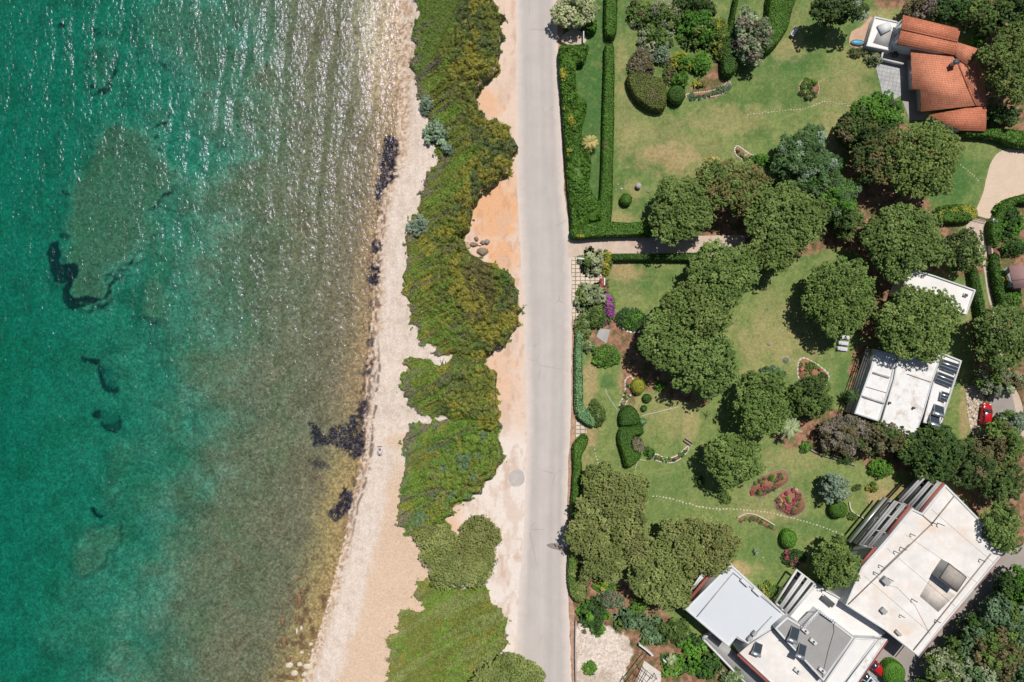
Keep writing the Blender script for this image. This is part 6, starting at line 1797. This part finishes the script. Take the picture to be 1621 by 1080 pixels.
# ------------------------------------------------------------------ stones
def blob(mb, c, rx, ry, h, rng, n=9, rings=3, flat=.6):
    """irregular stone sitting at c"""
    ph = rng.uniform(0, 6.28); base = 1 + rng.normal(0, .12, n); V = []; F = []
    for k in range(rings + 1):
        t = k / (rings + .6); w = math.cos(t * math.pi / 2) ** flat; z = c[2] - .05 + (h + .05) * math.sin(t * math.pi / 2)
        for i in range(n):
            a = ph + 2 * math.pi * i / n; r = base[i] * w * (1 + rng.normal(0, .05))
            V.append((c[0] + rx * r * math.cos(a), c[1] + ry * r * math.sin(a), z + rng.normal(0, .04) * h))
    for k in range(rings):
        for i in range(n):
            j = (i + 1) % n; F.append((k * n + i, k * n + j, (k + 1) * n + j, (k + 1) * n + i))
    F.append(tuple(range(rings * n, rings * n + n)))
    mb.add(V, F)


RNG = np.random.default_rng(7)


def rock(px, py, rx, ry, h, label, mat='boulder', z=0.0, group=None, name='rock', cat='rock', rot=0):
    c = G(px, py, z + h * .5); mb = MB(); blob(mb, (c[0], c[1], z), rx * S, ry * S, h, RNG)
    o = mb.out(name, M[mat], None, (c[0], c[1], z)); o.rotation_euler.z = rot
    return tag(o, label, cat, group)


BR = 'pale boulders in the shallows'
for (px, py, rx, ry, h, lab) in [(492, 1020, 4.5, 3, .45, 'flat pale boulder, uppermost of the group at the shore'), (501, 1018, 2, 2, .4, 'small pale boulder beside the uppermost one'), (495, 1031, 3, 4.5, .5, 'tall pale boulder below the uppermost pair'), (477, 1033, 4, 3, .45, 'pale boulder out in the brown shallows'), (474, 1052, 5, 4, .5, 'rounded pale boulder above the big slab'), (487, 1056, 8, 6, .5, 'big pale slab boulder near the bottom edge'), (482, 1068, 6, 5, .5, 'pale boulder under the big slab'), (467, 1066, 7, 5, .4, 'tan boulder at the sea end of the group'), (457, 1054, 6, 5, .4, 'brownish boulder among the reef rocks'), (493, 1046, 2.5, 2, .4, 'small pale boulder above the big slab'), (489, 1036, 1.8, 1.5, .35, 'smallest pale boulder in the middle of the group'), (477, 995, 2.5, 4, .4, 'pale narrow boulder near the rock ridge'), (470, 1000, 2, 5, .4, 'pale long boulder beside the rock ridge')]:
    rock(px, py, rx, ry, h, lab, 'boulder', -1.2, BR)
for (px, py, rx, ry, h, lab) in [(474, 952, 4, 12, .5, 'long brown reef rock in the lower shallows'), (478, 936, 5, 5, .4, 'brown reef rock at the top of the ridge'), (470, 978, 3, 10, .4, 'thin brown reef rock in the middle of the ridge'), (447, 985, 4, 9, .4, 'brown reef rock farthest out to sea'), (449, 1018, 4, 14, .4, 'long brown reef rock at the sea edge of the shallows'), (456, 1044, 5, 6, .4, 'brown reef rock beside the brownish boulder'), (462, 1072, 8, 6, .4, 'brown reef rock at the bottom edge'), (495, 885, 4, 3, .3, 'small brown reef rock higher up the shallows')]:
    rock(px, py, rx, ry, h, lab, 'brownrock', -1.3, 'brown reef rocks')
RB = 'rubble on the orange verge'
for (px, py, rx, ry, h, lab, mt) in [(754, 378, 4, 4, .5, 'small brown boulder, uppermost on the orange verge', 'drygrey'), (750, 387, 7, 4, .5, 'greyish rubble heap touching the scrub', 'drygrey'), (740, 390, 6, 4, .4, 'pinkish rubble heap at the scrub edge', 'pinktile'), (771, 383, 4.5, 5, .6, 'grey boulder on the road side of the rubble', 'greystone'), (764, 384, 5, 3.5, .5, 'brown rubble heap in the middle', 'drygrey'), (764, 398, 9, 7, .7, 'largest rounded brown heap at the bottom of the rubble', 'drygrey'), (760, 388, 2.2, 1.6, .4, 'white broken block on top of the rubble', 'whiteplastic'), (741, 383, 1.2, 1.4, .4, 'small white stone on the scrub side of the rubble', 'whiteplastic')]:
    rock(px, py, rx, ry, h, lab, mt, 0, RB)
rock(685, 161 , 1.6, 1.6, .9, 'white stone in the scrub above the big silvery bush', 'whiteplastic', 0)
rock(763, 306, 2.5, 2, .9, 'white stone at the scrub edge facing the orange verge', 'whiteplastic', 0)
rock(703, 574, 2.2, 4.5, .5, 'white stone at the end of the upper sandy notch', 'whiteplastic', 0)
rock(668, 494, 2.5, 3.5, .7, 'white stone in the scrub beside the beach', 'whiteplastic', 0)


def stepping(pts, spacing, r, label, group, jit=.5):
    P = catmull(pts, 12, False); seg = np.linalg.norm(np.diff(P, axis=0), axis=1); cum = np.concatenate([[0], np.cumsum(seg)])
    n = int(cum[-1] / spacing)
    for k in range(n + 1):
        t = k * spacing; x = np.interp(t, cum, P[:, 0]) + RNG.normal(0, jit * .5); y = np.interp(t, cum, P[:, 1]) + RNG.normal(0, jit)
        rr = r * RNG.uniform(.75, 1.2)
        c = G(x, y, .05); mb = MB(); blob(mb, (c[0], c[1], 0), rr * S, rr * S * RNG.uniform(.75, 1), .05, RNG, 7, 1, .3)
        tag(mb.out('stepping_stone', M['stone'], None, (c[0], c[1], 0)), label, 'stepping stone', group)


stepping([(1184, 182), (1200, 180), (1240, 175), (1275, 172), (1292, 165), (1307, 161), (1330, 164), (1358, 170)], 4.6, 1.25, 'pale stepping stone in the line crossing the upper lawn', 'stepping stones across the upper lawn')
stepping([(1034, 785), (1060, 790), (1090, 798), (1130, 806), (1170, 807), (1210, 811), (1240, 817), (1270, 825), (1300, 834), (1336, 848)], 5.4, 1.7, 'round pale stepping stone in the long line below the red flower beds', 'stepping stones across the lower lawn')
stepping([(1521, 262), (1532, 270), (1541, 278), (1550, 288)], 4.6, 1.3, 'white stepping stone on the lush grass by the gravel court', 'stepping stones by the gravel court')
stepping([(941, 706), (942, 716), (945, 726), (947, 737)], 5.6, 1.5, 'white stepping stone on the lawn inside the road hedge', 'stepping stones inside the road hedge')
for (px, py, r, lab) in [(978, 292, 1.6, 'white stone by the long hedge, upper of the three'), (984, 299, 2.2, 'largest white stone by the long hedge'), (975, 301, 1.5, 'white stone tight against the long hedge'), (1243, 207, 1.2, 'lone white stone in the grass of the upper lawn'), (1208, 883, 1.6, 'lone pale stone on the lawn by the rosette palm'), (1376, 797, 2.5, 'grey stone on the small lawn by the slatted terraces'), (1216, 489, 2.5, 'dark brown stump on the middle lawn'), (1218, 545, 3.5, 'flat pinkish stone on the middle lawn'), (1026, 303, 2.6, 'grey stone near the round table on the upper lawn'), (1535, 640, 1.6, 'pale stone beside the stone path'), (1530, 632, 1.2, 'small pale stone above the stone path')]:
    rock(px, py, r, r * .8, .18, lab, 'stone' if 'white' in lab or 'pale' in lab else 'greystone', 0, None, 'stone', 'stone')
c = G(1244, 570); mb = MB()
cover = thing('manhole_cover', 'round greenish cover in the dry middle lawn', 'cover', (c[0], c[1], 0))
mb.tube([(c[0], c[1], -.02), (c[0], c[1], .05)], [.55, .52], 18); mb.out('lid', plain('mossy_lid', alb(120, 128, 84)), cover)
mb = MB(); pts = [(c[0] + .68 * math.cos(t), c[1] + .68 * math.sin(t)) for t in np.linspace(0, 6.28, 20)[:-1]]; mb.prism(pts, -.02, .02); mb.out('rim', M['concrete'], cover)


# ------------------------------------------------------------------ flower beds
def bed(poly, label, plants=(), border='stone', bw=.16, soil='bedsoil', name='flower_bed', stones=True, bs=.55):
    pp = catmull(poly, 5); W = np.array([G(x, y, .08)[:2] for x, y in pp]); c0 = W.mean(0)
    root = thing(name, label, 'flower bed', (c0[0], c0[1], 0), 'flower beds')
    MB().prism([tuple(p) for p in W], -.05, .07).out('soil', M[soil], root)
    if border:
        # a row of rough stones set edge to edge
        seg = np.linalg.norm(np.roll(W, -1, 0) - W, axis=1); cum = np.concatenate([[0], np.cumsum(seg)]); Wc = np.vstack([W, W[:1]])
        k = max(int(cum[-1] / (bs * .5)), 12); tt = np.linspace(0, cum[-1], k + 1)[:-1]
        cx_ = np.interp(tt, cum, Wc[:, 0]); cy_ = np.interp(tt, cum, Wc[:, 1])
        tx = np.roll(cx_, -1) - np.roll(cx_, 1); ty = np.roll(cy_, -1) - np.roll(cy_, 1); L = np.hypot(tx, ty) + 1e-9
        w_ = bw * np.where(np.arange(k) % 2 == 0, RNG.uniform(.8, 1.3, k), RNG.uniform(.25, .5, k)); hz = np.where(np.arange(k) % 2 == 0, RNG.uniform(.12, .2, k), .06)
        V = []; 
        for i in range(k):
            nx_, ny_ = -ty[i] / L[i], tx[i] / L[i]
            for (o_, z_) in ((-1, 0), (-.7, .8), (.7, .8), (1, 0)): V.append((cx_[i] + nx_ * o_ * w_[i], cy_[i] + ny_ * o_ * w_[i], z_ * hz[i] if z_ else -.03))
        F = [(i * 4 + j, i * 4 + j + 1, ((i + 1) % k) * 4 + j + 1, ((i + 1) % k) * 4 + j) for i in range(k) for j in range(3)]
        build('stone_border', V, F, M[border], root)
    for (x, y, r, h, pal, mix) in plants:
        SEED[0] += 1; w = G(x, y, h * .6)
        V, F, C, _, _ = crown_mesh(r * S, r * S, 0, h, 'shrub', pal, SEED[0], thick=h * .7, mix=mix)
        build('flowering_plant', V + np.array((w[0], w[1], 0)), F, M['leaf'], root, color=C)
    return root


def spots(poly, n, rlo, rhi, h, choices, sd):
    rng = np.random.default_rng(sd); P = np.asarray(poly, float); lo, hi = P.min(0), P.max(0); out = []
    for _ in range(4000):
        q = rng.uniform(lo, hi)
        if sdf(P, q[:1], q[1:])[0] < -1.5 and all((q[0] - o[0]) ** 2 + (q[1] - o[1]) ** 2 > (1.2 * rlo) ** 2 for o in out):
            pal, mix = choices[rng.integers(len(choices))]
            out.append((q[0], q[1], rng.uniform(rlo, rhi), h * rng.uniform(.7, 1.2), pal, mix))
        if len(out) >= n: break
    return out


p1 = [(1187, 778), (1190, 768), (1200, 758), (1222, 748), (1238, 744), (1248, 750), (1248, 762), (1238, 770), (1220, 780), (1205, 787), (1192, 784)]
bed(p1, 'long flower bed of mixed red and green plants with a stone kerb', spots(p1, 22, 2.2, 4.2, .6, [('magenta', ('dark', .4)), ('bright', None), ('brown', ('magenta', .3)), ('redplant', ('brown', .5)), ('dark', None)], 1), 'greystone', .1, bs=.3)
p2 = [(1227, 795), (1232, 784), (1248, 772), (1262, 774), (1271, 785), (1275, 802), (1268, 812), (1252, 818), (1240, 812), (1229, 806)]
bed(p2, 'egg-shaped flower bed with magenta blossoms beside the long bed', spots(p2, 24, 2.4, 4.6, .6, [('magenta', ('redplant', .3)), ('magenta', None), ('redplant', ('pale', .3)), ('bright', ('brown', .3)), ('brown', None)], 2), 'greystone', .1, bs=.3)
p3 = [(1264, 575), (1272, 567), (1290, 575), (1306, 587), (1312, 596), (1308, 610), (1296, 614), (1276, 606), (1264, 598)]
bed(p3, 'rock garden with pink soil and pale stones on the middle lawn', spots(p3, 12, 2.2, 4.5, .5, [('mid', None), ('bright', None), ('olive', None), ('redplant', ('brown', .6))], 3), 'stone', .22, bs=.7)
p4 = [(1163, 237), (1167, 231), (1176, 236), (1186, 243), (1196, 248), (1194, 254), (1184, 262), (1174, 252), (1166, 246)]
bed(p4, 'oval flower bed with white edging stones and a round stump', spots(p4, 10, 2, 3.4, .5, [('dark', ('pale', .3)), ('pale', None), ('mid', None)], 4), 'whiteplastic', .12, bs=.35)
p5 = [(1281 + 16 * math.cos(t), 140 + 16.5 * math.sin(t)) for t in np.linspace(0, 6.28, 12)[:-1]]
bed(p5, 'round bed of green plants with small white flowers on the upper lawn', spots(p5, 16, 3, 5, .8, [('mid', ('pale', .25)), ('dark', ('pale', .2)), ('bright', None)], 5), 'pinktile', .12, bs=.3)
p6 = [(1038, 719), (1050, 724), (1062, 725), (1074, 720), (1084, 711), (1090, 706), (1089, 714), (1080, 724), (1066, 732), (1050, 732), (1036, 727)]
bed(p6, 'crescent flower bed with white kerbs at the edge of a round lawn', spots(p6, 13, 2, 3.2, .5, [('bright', None), ('mid', ('pale', .2)), ('dark', None)], 6), 'whiteplastic', .12, bs=.3)
p7 = [(1086, 150), (1100, 147), (1125, 144), (1145, 136), (1152, 128), (1157, 132), (1154, 142), (1140, 150), (1110, 156), (1092, 157)]
bed(p7, 'low grey lavender bed with a stone edge below the shrub bed', spots(p7, 16, 3, 4.5, .5, [('silver', ('greytwig', .4)), ('blue', None)], 7), 'stone', .14, bs=.4)
p8 = [(1170, 822), (1182, 817), (1196, 818), (1210, 825), (1226, 834), (1226, 840), (1212, 834), (1196, 826), (1182, 824), (1172, 828)]
bed(p8, 'narrow curved bed of low dark plants below the stepping stones', spots(p8, 12, 2, 3, .4, [('dark', ('brown', .4)), ('mid', None)], 8), None)
p9 = [(990, 602), (1000, 596), (1003, 612), (1000, 622), (992, 636), (984, 650), (980, 644), (986, 630), (990, 616)]
bed(p9, 'winding stone-edged bed with white flowers above the rounded triangular topiary', spots(p9, 9, 2, 3.2, .5, [('pale', ('mid', .5)), ('dark', None), ('olive', None)], 9), 'stone', .18, bs=.6)
p10 = [(976, 505), (985, 494), (1000, 490), (1016, 500), (1024, 514), (1014, 524), (998, 526), (984, 518)]
bed(p10, 'stone-edged bed under the dark green domed shrub', [], 'whiteplastic', .18, bs=.7)

# ------------------------------------------------------------------ outdoor furniture
def lounger_parts(root, c, yaw):
    ca, sa = math.cos(yaw), math.sin(yaw)
    T = lambda x, y, z: (c[0] + x * ca - y * sa, c[1] + x * sa + y * ca, c[2] + z)
    fr = MB()
    for sy in (-.31, .31): fr.box(T(0, sy, .3), (1.9, .05, .06), yaw)
    for sx in (-.93, .93): fr.box(T(sx, 0, .3), (.05, .57, .06), yaw)
    fr.out('frame', M['whiteplastic'], root)
    for sx in (-.8, .75):
        for sy in (-.28, .28):
            MB().box(T(sx, sy, .135), (.05, .05, .27), yaw).out('leg', M['whiteplastic'], root)
    st_ = MB(); st_.box(T(.3, 0, .36), (1.24, .6, .07), yaw); st_.out('seat', M['cloth'], root, bevel=.02)
    b = [T(-.33, -.3, .34), T(-.33, .3, .34), T(-.92, .3, .62), T(-.92, -.3, .62)]
    dz = np.array((0, 0, .07)); mb = MB(); B = [np.array(p) for p in b]
    mb.add(B + [p + dz for p in B], [(0, 1, 2, 3), (7, 6, 5, 4), (0, 4, 5, 1), (1, 5, 6, 2), (2, 6, 7, 3), (3, 7, 4, 0)]); mb.out('backrest', M['cloth'], root)


LG = 'sun loungers under the round pine'
for i, (px, py, lab) in enumerate([(1336, 534, 'white sun lounger nearest the round pine, upper of the three'), (1334.5, 543.5, 'white sun lounger between the other two by the round pine'), (1333, 552.5, 'white sun lounger lowest of the three on the open grass')]):
    c = G(px, py, .3); yaw = -.12
    if i == 0:
        lounger0 = thing('sun_lounger', lab, 'sun lounger', (c[0], c[1], 0), LG); lounger_parts(lounger0, (c[0], c[1], 0), yaw)
    else:
        r = lounger0.copy(); col.objects.link(r); r.location = (c[0], c[1], 0); r['label'] = lab
        for ch_ in list(lounger0.children):
            d = ch_.copy(); col.objects.link(d); d.parent = r
c = G(1257, 51, .3); l2 = thing('sun_lounger', 'white sun lounger alone on the bare grass by the clipped hedge', 'sun lounger', (c[0], c[1], 0), 'sun loungers')
lounger_parts(l2, (c[0], c[1], 0), .95)
c = G(1011, 294, .7); t_ = thing('garden_table', 'pale round garden table on the dry patch of the upper lawn', 'table', (c[0], c[1], 0))
mb = MB(); mb.tube([(c[0], c[1], .68), (c[0], c[1], .73)], [.5, .5], 16); mb.out('table_top', M['concrete'], t_)
mb = MB(); mb.tube([(c[0], c[1], 0), (c[0], c[1], .68)], [.16, .1], 10); mb.out('pedestal', M['concrete'], t_)
# bench-like seat at the end of the crescent bed
c = G(1089, 700, .4); bn = thing('garden_bench', 'grey weathered bench at the end of the crescent flower bed', 'bench', (c[0], c[1], 0)); yw = -.6
bx = lambda n, x, y, z, sx, sy, sz, m_='greystone': MB().box((c[0] + x * math.cos(yw) - y * math.sin(yw), c[1] + x * math.sin(yw) + y * math.cos(yw), z), (sx, sy, sz), yw).out(n, M[m_], bn, bevel=.02)
bx('seat', 0, 0, .45, 1.5, .5, .07); bx('backrest', 0, .27, .72, 1.5, .06, .4)
for sx in (-.6, .6): bx('leg', sx, 0, .2, .1, .42, .4)
# dead branch
c = G(1117, 658); mb = MB()
for a, L in ((0.4, .9), (2.2, 1.0), (-.5, .6), (1.2, 1.1), (-1.6, .8)):
    mb.tube([(c[0], c[1], .05), (c[0] + L * .6 * math.cos(a), c[1] + L * .6 * math.sin(a), .25), (c[0] + L * math.cos(a + .2), c[1] + L * math.sin(a + .2), .35)], [.05, .035, .015], 5)
tag(mb.out('fallen_branch', M['wood'], None, (c[0], c[1], 0)), 'bare forked branch lying on the round lawn', 'branch')
# hoses
def hose(pts, label, r=.035, mat='whiteplastic'):
    P = [G(x, y, .05) for x, y in catmull(pts, 6, False)]
    tag(MB().tube(P, [r] * len(P), 6).out('garden_hose', M[mat], None, P[0]), label, 'hose', None)
hose([(958, 616), (962, 626), (969, 637), (978, 650)], 'white garden hose on the wet patch of the middle lawn')
hose([(1015, 659), (1030, 655), (1050, 650), (1075, 644)], 'thin pale hose straight across the round lawn')
hose([(1022, 730), (1012, 728), (1007, 738), (1003, 748)], 'pale curved hose below the crescent topiary')

# ------------------------------------------------------------------ cars
def car(px, py, yaw, paint, label, sunroof=False, L=4.0, Wd=1.72):
    """yaw = direction the bonnet points"""
    c = G(px, py, 1.0); root = thing('parked_car', label, 'car', (c[0], c[1], 0), 'parked cars')
    ca, sa = math.cos(yaw), math.sin(yaw)
    T = lambda p: (c[0] + p[0] * ca - p[1] * sa, c[1] + p[0] * sa + p[1] * ca, p[2])
    # body sections: x, half width low, half width at shoulder, sill z, shoulder z, centre z
    k = L / 4.0
    sec = [(-2.0, .60, .62, .38, .62, .64), (-1.93, .74, .78, .28, .84, .90), (-1.5, .80, .86, .22, .92, .97), (-.6, .82, .87, .2, .92, .95), (.5, .82, .87, .2, .90, .93), (1.0, .82, .86, .22, .88, .93), (1.6, .79, .82, .24, .78, .84), (1.9, .70, .72, .3, .66, .70), (2.0, .55, .56, .36, .56, .58)]
    V = []; F = []; n = 9
    for (x, wl_, ws, z0, z1, z2) in sec:
        for (y, z) in ((-wl_, z0), (-ws, (z0 + z1) / 2), (-ws * .97, z1), (-ws * .6, z2), (0, z2 + .02), (ws * .6, z2), (ws * .97, z1), (ws, (z0 + z1) / 2), (wl_, z0)):
            V.append(T((x * k, y * Wd / 1.72, z)))
    for i in range(len(sec) - 1):
        for j in range(n):
            F.append((i * n + j, (i + 1) * n + j, (i + 1) * n + (j + 1) % n, i * n + (j + 1) % n))
    F.append(tuple(range(n))); F.append(tuple(range((len(sec) - 1) * n + n - 1, (len(sec) - 1) * n - 1, -1)))
    build('body', V, F, M[paint], root, smooth_shade=True)
    # cabin: glass band with a painted roof above
    lo = [(-1.86 * k, .70), (1.02 * k, .74), (1.02 * k, -.74), (-1.86 * k, -.70)]; hi = [(-1.38 * k, .56), (.28 * k, .60), (.28 * k, -.60), (-1.38 * k, -.56)]
    gv = [T((x, y, .9)) for x, y in lo] + [T((x, y, 1.40)) for x, y in hi]
    build('windows', gv, [(0, 4, 5, 1), (1, 5, 6, 2), (2, 6, 7, 3), (3, 7, 4, 0), (4, 7, 6, 5)][::1], M['glassdark'], root).name = 'glass_cabin'
    rv = [T((x * 1.0, y * 1.02, 1.405)) for x, y in hi]
    m_ = np.mean(rv, 0); rt = [tuple(m_ + (np.array(p) - m_) * .86 + np.array((0, 0, .065))) for p in rv]
    roof_ = build('roof', rv + rt, [(7, 6, 5, 4), (0, 4, 5, 1), (1, 5, 6, 2), (2, 6, 7, 3), (3, 7, 4, 0)], M[paint], root)
    pm = MB()
    for sy in (-1, 1):
        for (x0, y0, x1, y1) in ((-1.86 * k, .70, -1.38 * k, .56), (1.02 * k, .74, .28 * k, .60), (-.45 * k, .73, -.45 * k, .60)):
            pm.tube([T((x0, y0 * sy * 1.01, .9)), T((x1, y1 * sy * 1.01, 1.41))], [.045, .04], 6)
    pm.out('pillar', M[paint], root)
    if sunroof: MB().prism([T((x, y, 0))[:2] for x, y in ((-.35, .34), (.1, .34), (.1, -.34), (-.35, -.34))], 1.472, 1.478).out('sunroof', M['glassdark'], roof_)
    for sx in (-1.28 * k, 1.3 * k):
        for sy in (-1, 1):
            y = sy * .74 * Wd / 1.72; w = MB(); w.tube([T((sx, y - .1, .31)), T((sx, y + .1, .31))], [.31, .31], 18); wo = w.out('wheel', M['black'], root)
            w = MB(); w.tube([T((sx, y + sy * .1, .31)), T((sx, y + sy * .115, .31))], [.19, .17], 14); build('rim', w.v, w.f, M['alu'], wo)
    for sy in (-1, 1):
        MB().box(T((1.86 * k, sy * .5, .67)), (.16, .3, .12), yaw).out('headlight', M['lamp'], root, bevel=.02)
        MB().box(T((-1.95 * k, sy * .58, .72)), (.1, .22, .16), yaw).out('tail_light', M['redpaint'], root, bevel=.02)
        MB().box(T((.72 * k, sy * .95 * Wd / 1.72, .95)), (.12, .18, .12), yaw).out('wing_mirror', M[paint], root, bevel=.03)
    return root


car(1563, 656, 1.45, 'redpaint', 'small red car parked on the stone path beside the bungalow', L=3.7, Wd=1.66)
car(1388, 1057, 2.42, 'redpaint', 'red car parked beside the round bright bush', L=3.6, Wd=1.64)
car(1375, 1075, 2.42, 'silver', 'silver car with a sunroof beside the red one', True, L=3.9)

# ------------------------------------------------------------------ person lying on the beach
def person():
    c = G(601.5, 714, 0); bz = -0.02
    px_, py_ = 601.5, 714
    # ground height there
    xs = float(interp(SHORE, py_)); xb = float(interp(BEACH_R, py_)); bl = max((xb - xs) * S * .8, 2.0)
    gz = SEA + min((px_ - xs) * S * .98 / bl, 1) * 1.0 if px_ > xs else SEA
    gz += .02
    c = G(px_, py_, gz)
    mt = thing('beach_towel', 'pale towel spread on the beach under the lying person', 'towel', (c[0], c[1], gz))
    tv = MB(); tv.box((c[0], c[1] + .05, gz + .015), (.85, 1.75, .02)); tv.out('cloth', plain('towel_cloth', alb(238, 232, 228), .95, .1), mt)
    sb = MB(); sb.box((c[0], c[1] + .75, gz + .027), (.85, .18, .006)); sb.out('stripe', M['shorts'], mt)
    # body axis along y: head towards the bottom of the photograph
    J = {'pelvis': (0, .12, .12), 'waist': (0, -.05, .12), 'chest': (0, -.28, .14), 'neck': (0, -.50, .13), 'head0': (0, -.58, .14), 'head1': (0, -.70, .15),
         'shL': (.17, -.42, .13), 'elL': (.40, -.52, .08), 'haL': (.42, -.76, .06), 'shR': (-.17, -.42, .13), 'elR': (-.42, -.34, .08), 'haR': (-.50, -.10, .06),
         'hipL': (.09, .16, .11), 'knL': (.12, .55, .10), 'anL': (.11, .93, .07), 'toL': (.14, 1.03, .14), 'hipR': (-.09, .16, .11), 'knR': (-.13, .54, .10), 'anR': (-.13, .92, .07), 'toR': (-.17, 1.02, .14)}
    R_ = {'pelvis': .13, 'waist': .12, 'chest': .145, 'neck': .055, 'head0': .085, 'head1': .10, 'shL': .065, 'elL': .04, 'haL': .032, 'shR': .065, 'elR': .04, 'haR': .032, 'hipL': .09, 'knL': .06, 'anL': .04, 'toL': .035, 'hipR': .09, 'knR': .06, 'anR': .04, 'toR': .035}
    E = [('pelvis', 'waist'), ('waist', 'chest'), ('chest', 'neck'), ('neck', 'head0'), ('head0', 'head1'), ('chest', 'shL'), ('shL', 'elL'), ('elL', 'haL'), ('chest', 'shR'), ('shR', 'elR'), ('elR', 'haR'), ('pelvis', 'hipL'), ('hipL', 'knL'), ('knL', 'anL'), ('anL', 'toL'), ('pelvis', 'hipR'), ('hipR', 'knR'), ('knR', 'anR'), ('anR', 'toR')]
    # fingers
    for s_, hand, el in (('L', 'haL', 'elL'), ('R', 'haR', 'elR')):
        h = np.array(J[hand]); d = unit(h - np.array(J[el])); sd = np.array((-d[1], d[0], 0))
        J['palm' + s_] = tuple(h + d * .07); R_['palm' + s_] = .034; E.append((hand, 'palm' + s_))
        for i, (o_, L) in enumerate(((-.03, .07), (-.01, .085), (.012, .08), (.032, .06))):
            a = 'f%s%d' % (s_, i); J[a] = tuple(h + d * (.075 + L * .5) + sd * o_ * 1.1 + np.array((0, 0, .012))); J[a + 'b'] = tuple(h + d * (.075 + L) + sd * o_ * 1.25 - np.array((0, 0, .01)))
            R_[a] = .0095; R_[a + 'b'] = .008; E += [('palm' + s_, a), (a, a + 'b')]
        a = 't' + s_; J[a] = tuple(h + d * .06 + sd * -.06); R_[a] = .01; E.append((hand, a))
    keys = list(J); root = thing('person', 'person in pale clothes with dark hair lying on a towel on the beach', 'person', (c[0], c[1], gz))
    me = bpy.data.meshes.new('body'); me.from_pydata([J[k] for k in keys], [(keys.index(a), keys.index(b)) for a, b in E], [])
    ob = bpy.data.objects.new('body', me); col.objects.link(ob); ob.parent = root; ob.location = (0, 0, .03)
    sk = ob.modifiers.new('skin', 'SKIN'); sd_ = ob.modifiers.new('sub', 'SUBSURF'); sd_.levels = 1; sd_.render_levels = 1
    for i, k in enumerate(keys): me.skin_vertices[0].data[i].radius = (R_[k], R_[k] * .9)
    me.skin_vertices[0].data[0].use_root = True
    me.materials.append(M['skin'])
    o3 = np.array((c[0], c[1], gz + .03))
    def shell(name, sec, mat, n=14):
        mb = MB(); V = []; F = []
        for (x, y, z, rx, rz) in sec:
            for k in range(n):
                t = 2 * math.pi * k / n; V.append(o3 + np.array((x + rx * math.cos(t), y, z + rz * math.sin(t))))
        for i in range(len(sec) - 1):
            for k in range(n): F.append((i * n + k, i * n + (k + 1) % n, (i + 1) * n + (k + 1) % n, (i + 1) * n + k))
        F += [tuple(range(n)), tuple(range((len(sec) - 1) * n, len(sec) * n))]
        return build(name, V, F, M[mat], root, smooth_shade=True)
    shell('shirt', [(0, -.47, .14, .10, .09), (0, -.42, .14, .22, .14), (0, -.25, .14, .21, .165), (0, -.05, .125, .18, .15), (0, .08, .125, .19, .15)], 'cloth')
    shell('shorts', [(0, .06, .12, .19, .15), (0, .2, .12, .2, .15), (0, .30, .11, .21, .13)], 'shorts')
    for sx in (-1, 1): shell('shorts_leg', [(sx * .10, .28, .11, .11, .12), (sx * .115, .44, .10, .10, .10)], 'shorts')
    shell('hair', [(0, -.84, .16, .03, .03), (0, -.81, .16, .09, .09), (0, -.74, .17, .125, .12), (0, -.66, .17, .12, .115), (0, -.60, .14, .09, .09)], 'hair')
    return root


person()
# ------------------------------------------------------------------ camera, sun and sky
sc = bpy.context.scene
cam = bpy.data.cameras.new('camera'); co = bpy.data.objects.new('camera', cam); col.objects.link(co)
co.location = (0, 0, H); co.rotation_euler = (0, 0, 0)
cam.sensor_width = 36.0; cam.lens = 36.0 * H / (1621 * S); cam.clip_start = 1.0; cam.clip_end = 8000
cam.shift_x = 0.0
sc.camera = co

AZ = math.atan2(0.40, 0.92); EL = math.radians(64)       # sun stands towards the upper right of the picture
sd = Vector((math.cos(EL) * math.sin(AZ), math.cos(EL) * math.cos(AZ), math.sin(EL)))
sun = bpy.data.lights.new('sun', 'SUN'); sun.energy = 4.2; sun.angle = math.radians(0.5); sun.color = (1.0, 0.965, 0.92)
so = bpy.data.objects.new('sun', sun); col.objects.link(so); so.location = (0, 0, 200)
so.rotation_euler = (-sd).to_track_quat('-Z', 'Y').to_euler()
w = bpy.data.worlds.new('World'); sc.world = w; w.use_nodes = True
nt = w.node_tree; bg = nt.nodes['Background']
sky = nt.nodes.new('ShaderNodeTexSky'); sky.sky_type = 'NISHITA'; sky.sun_disc = False
sky.sun_elevation = EL; sky.sun_rotation = AZ; sky.altitude = 100
nt.links.new(sky.outputs[0], bg.inputs[0]); bg.inputs[1].default_value = 0.05
sc.view_settings.view_transform = 'Standard'; sc.view_settings.look = 'None'; sc.view_settings.exposure = 0.27; sc.view_settings.gamma = 1.0
sc.cycles.max_bounces = 6; sc.cycles.diffuse_bounces = 3; sc.cycles.glossy_bounces = 2; sc.cycles.transmission_bounces = 4; sc.cycles.transparent_max_bounces = 6
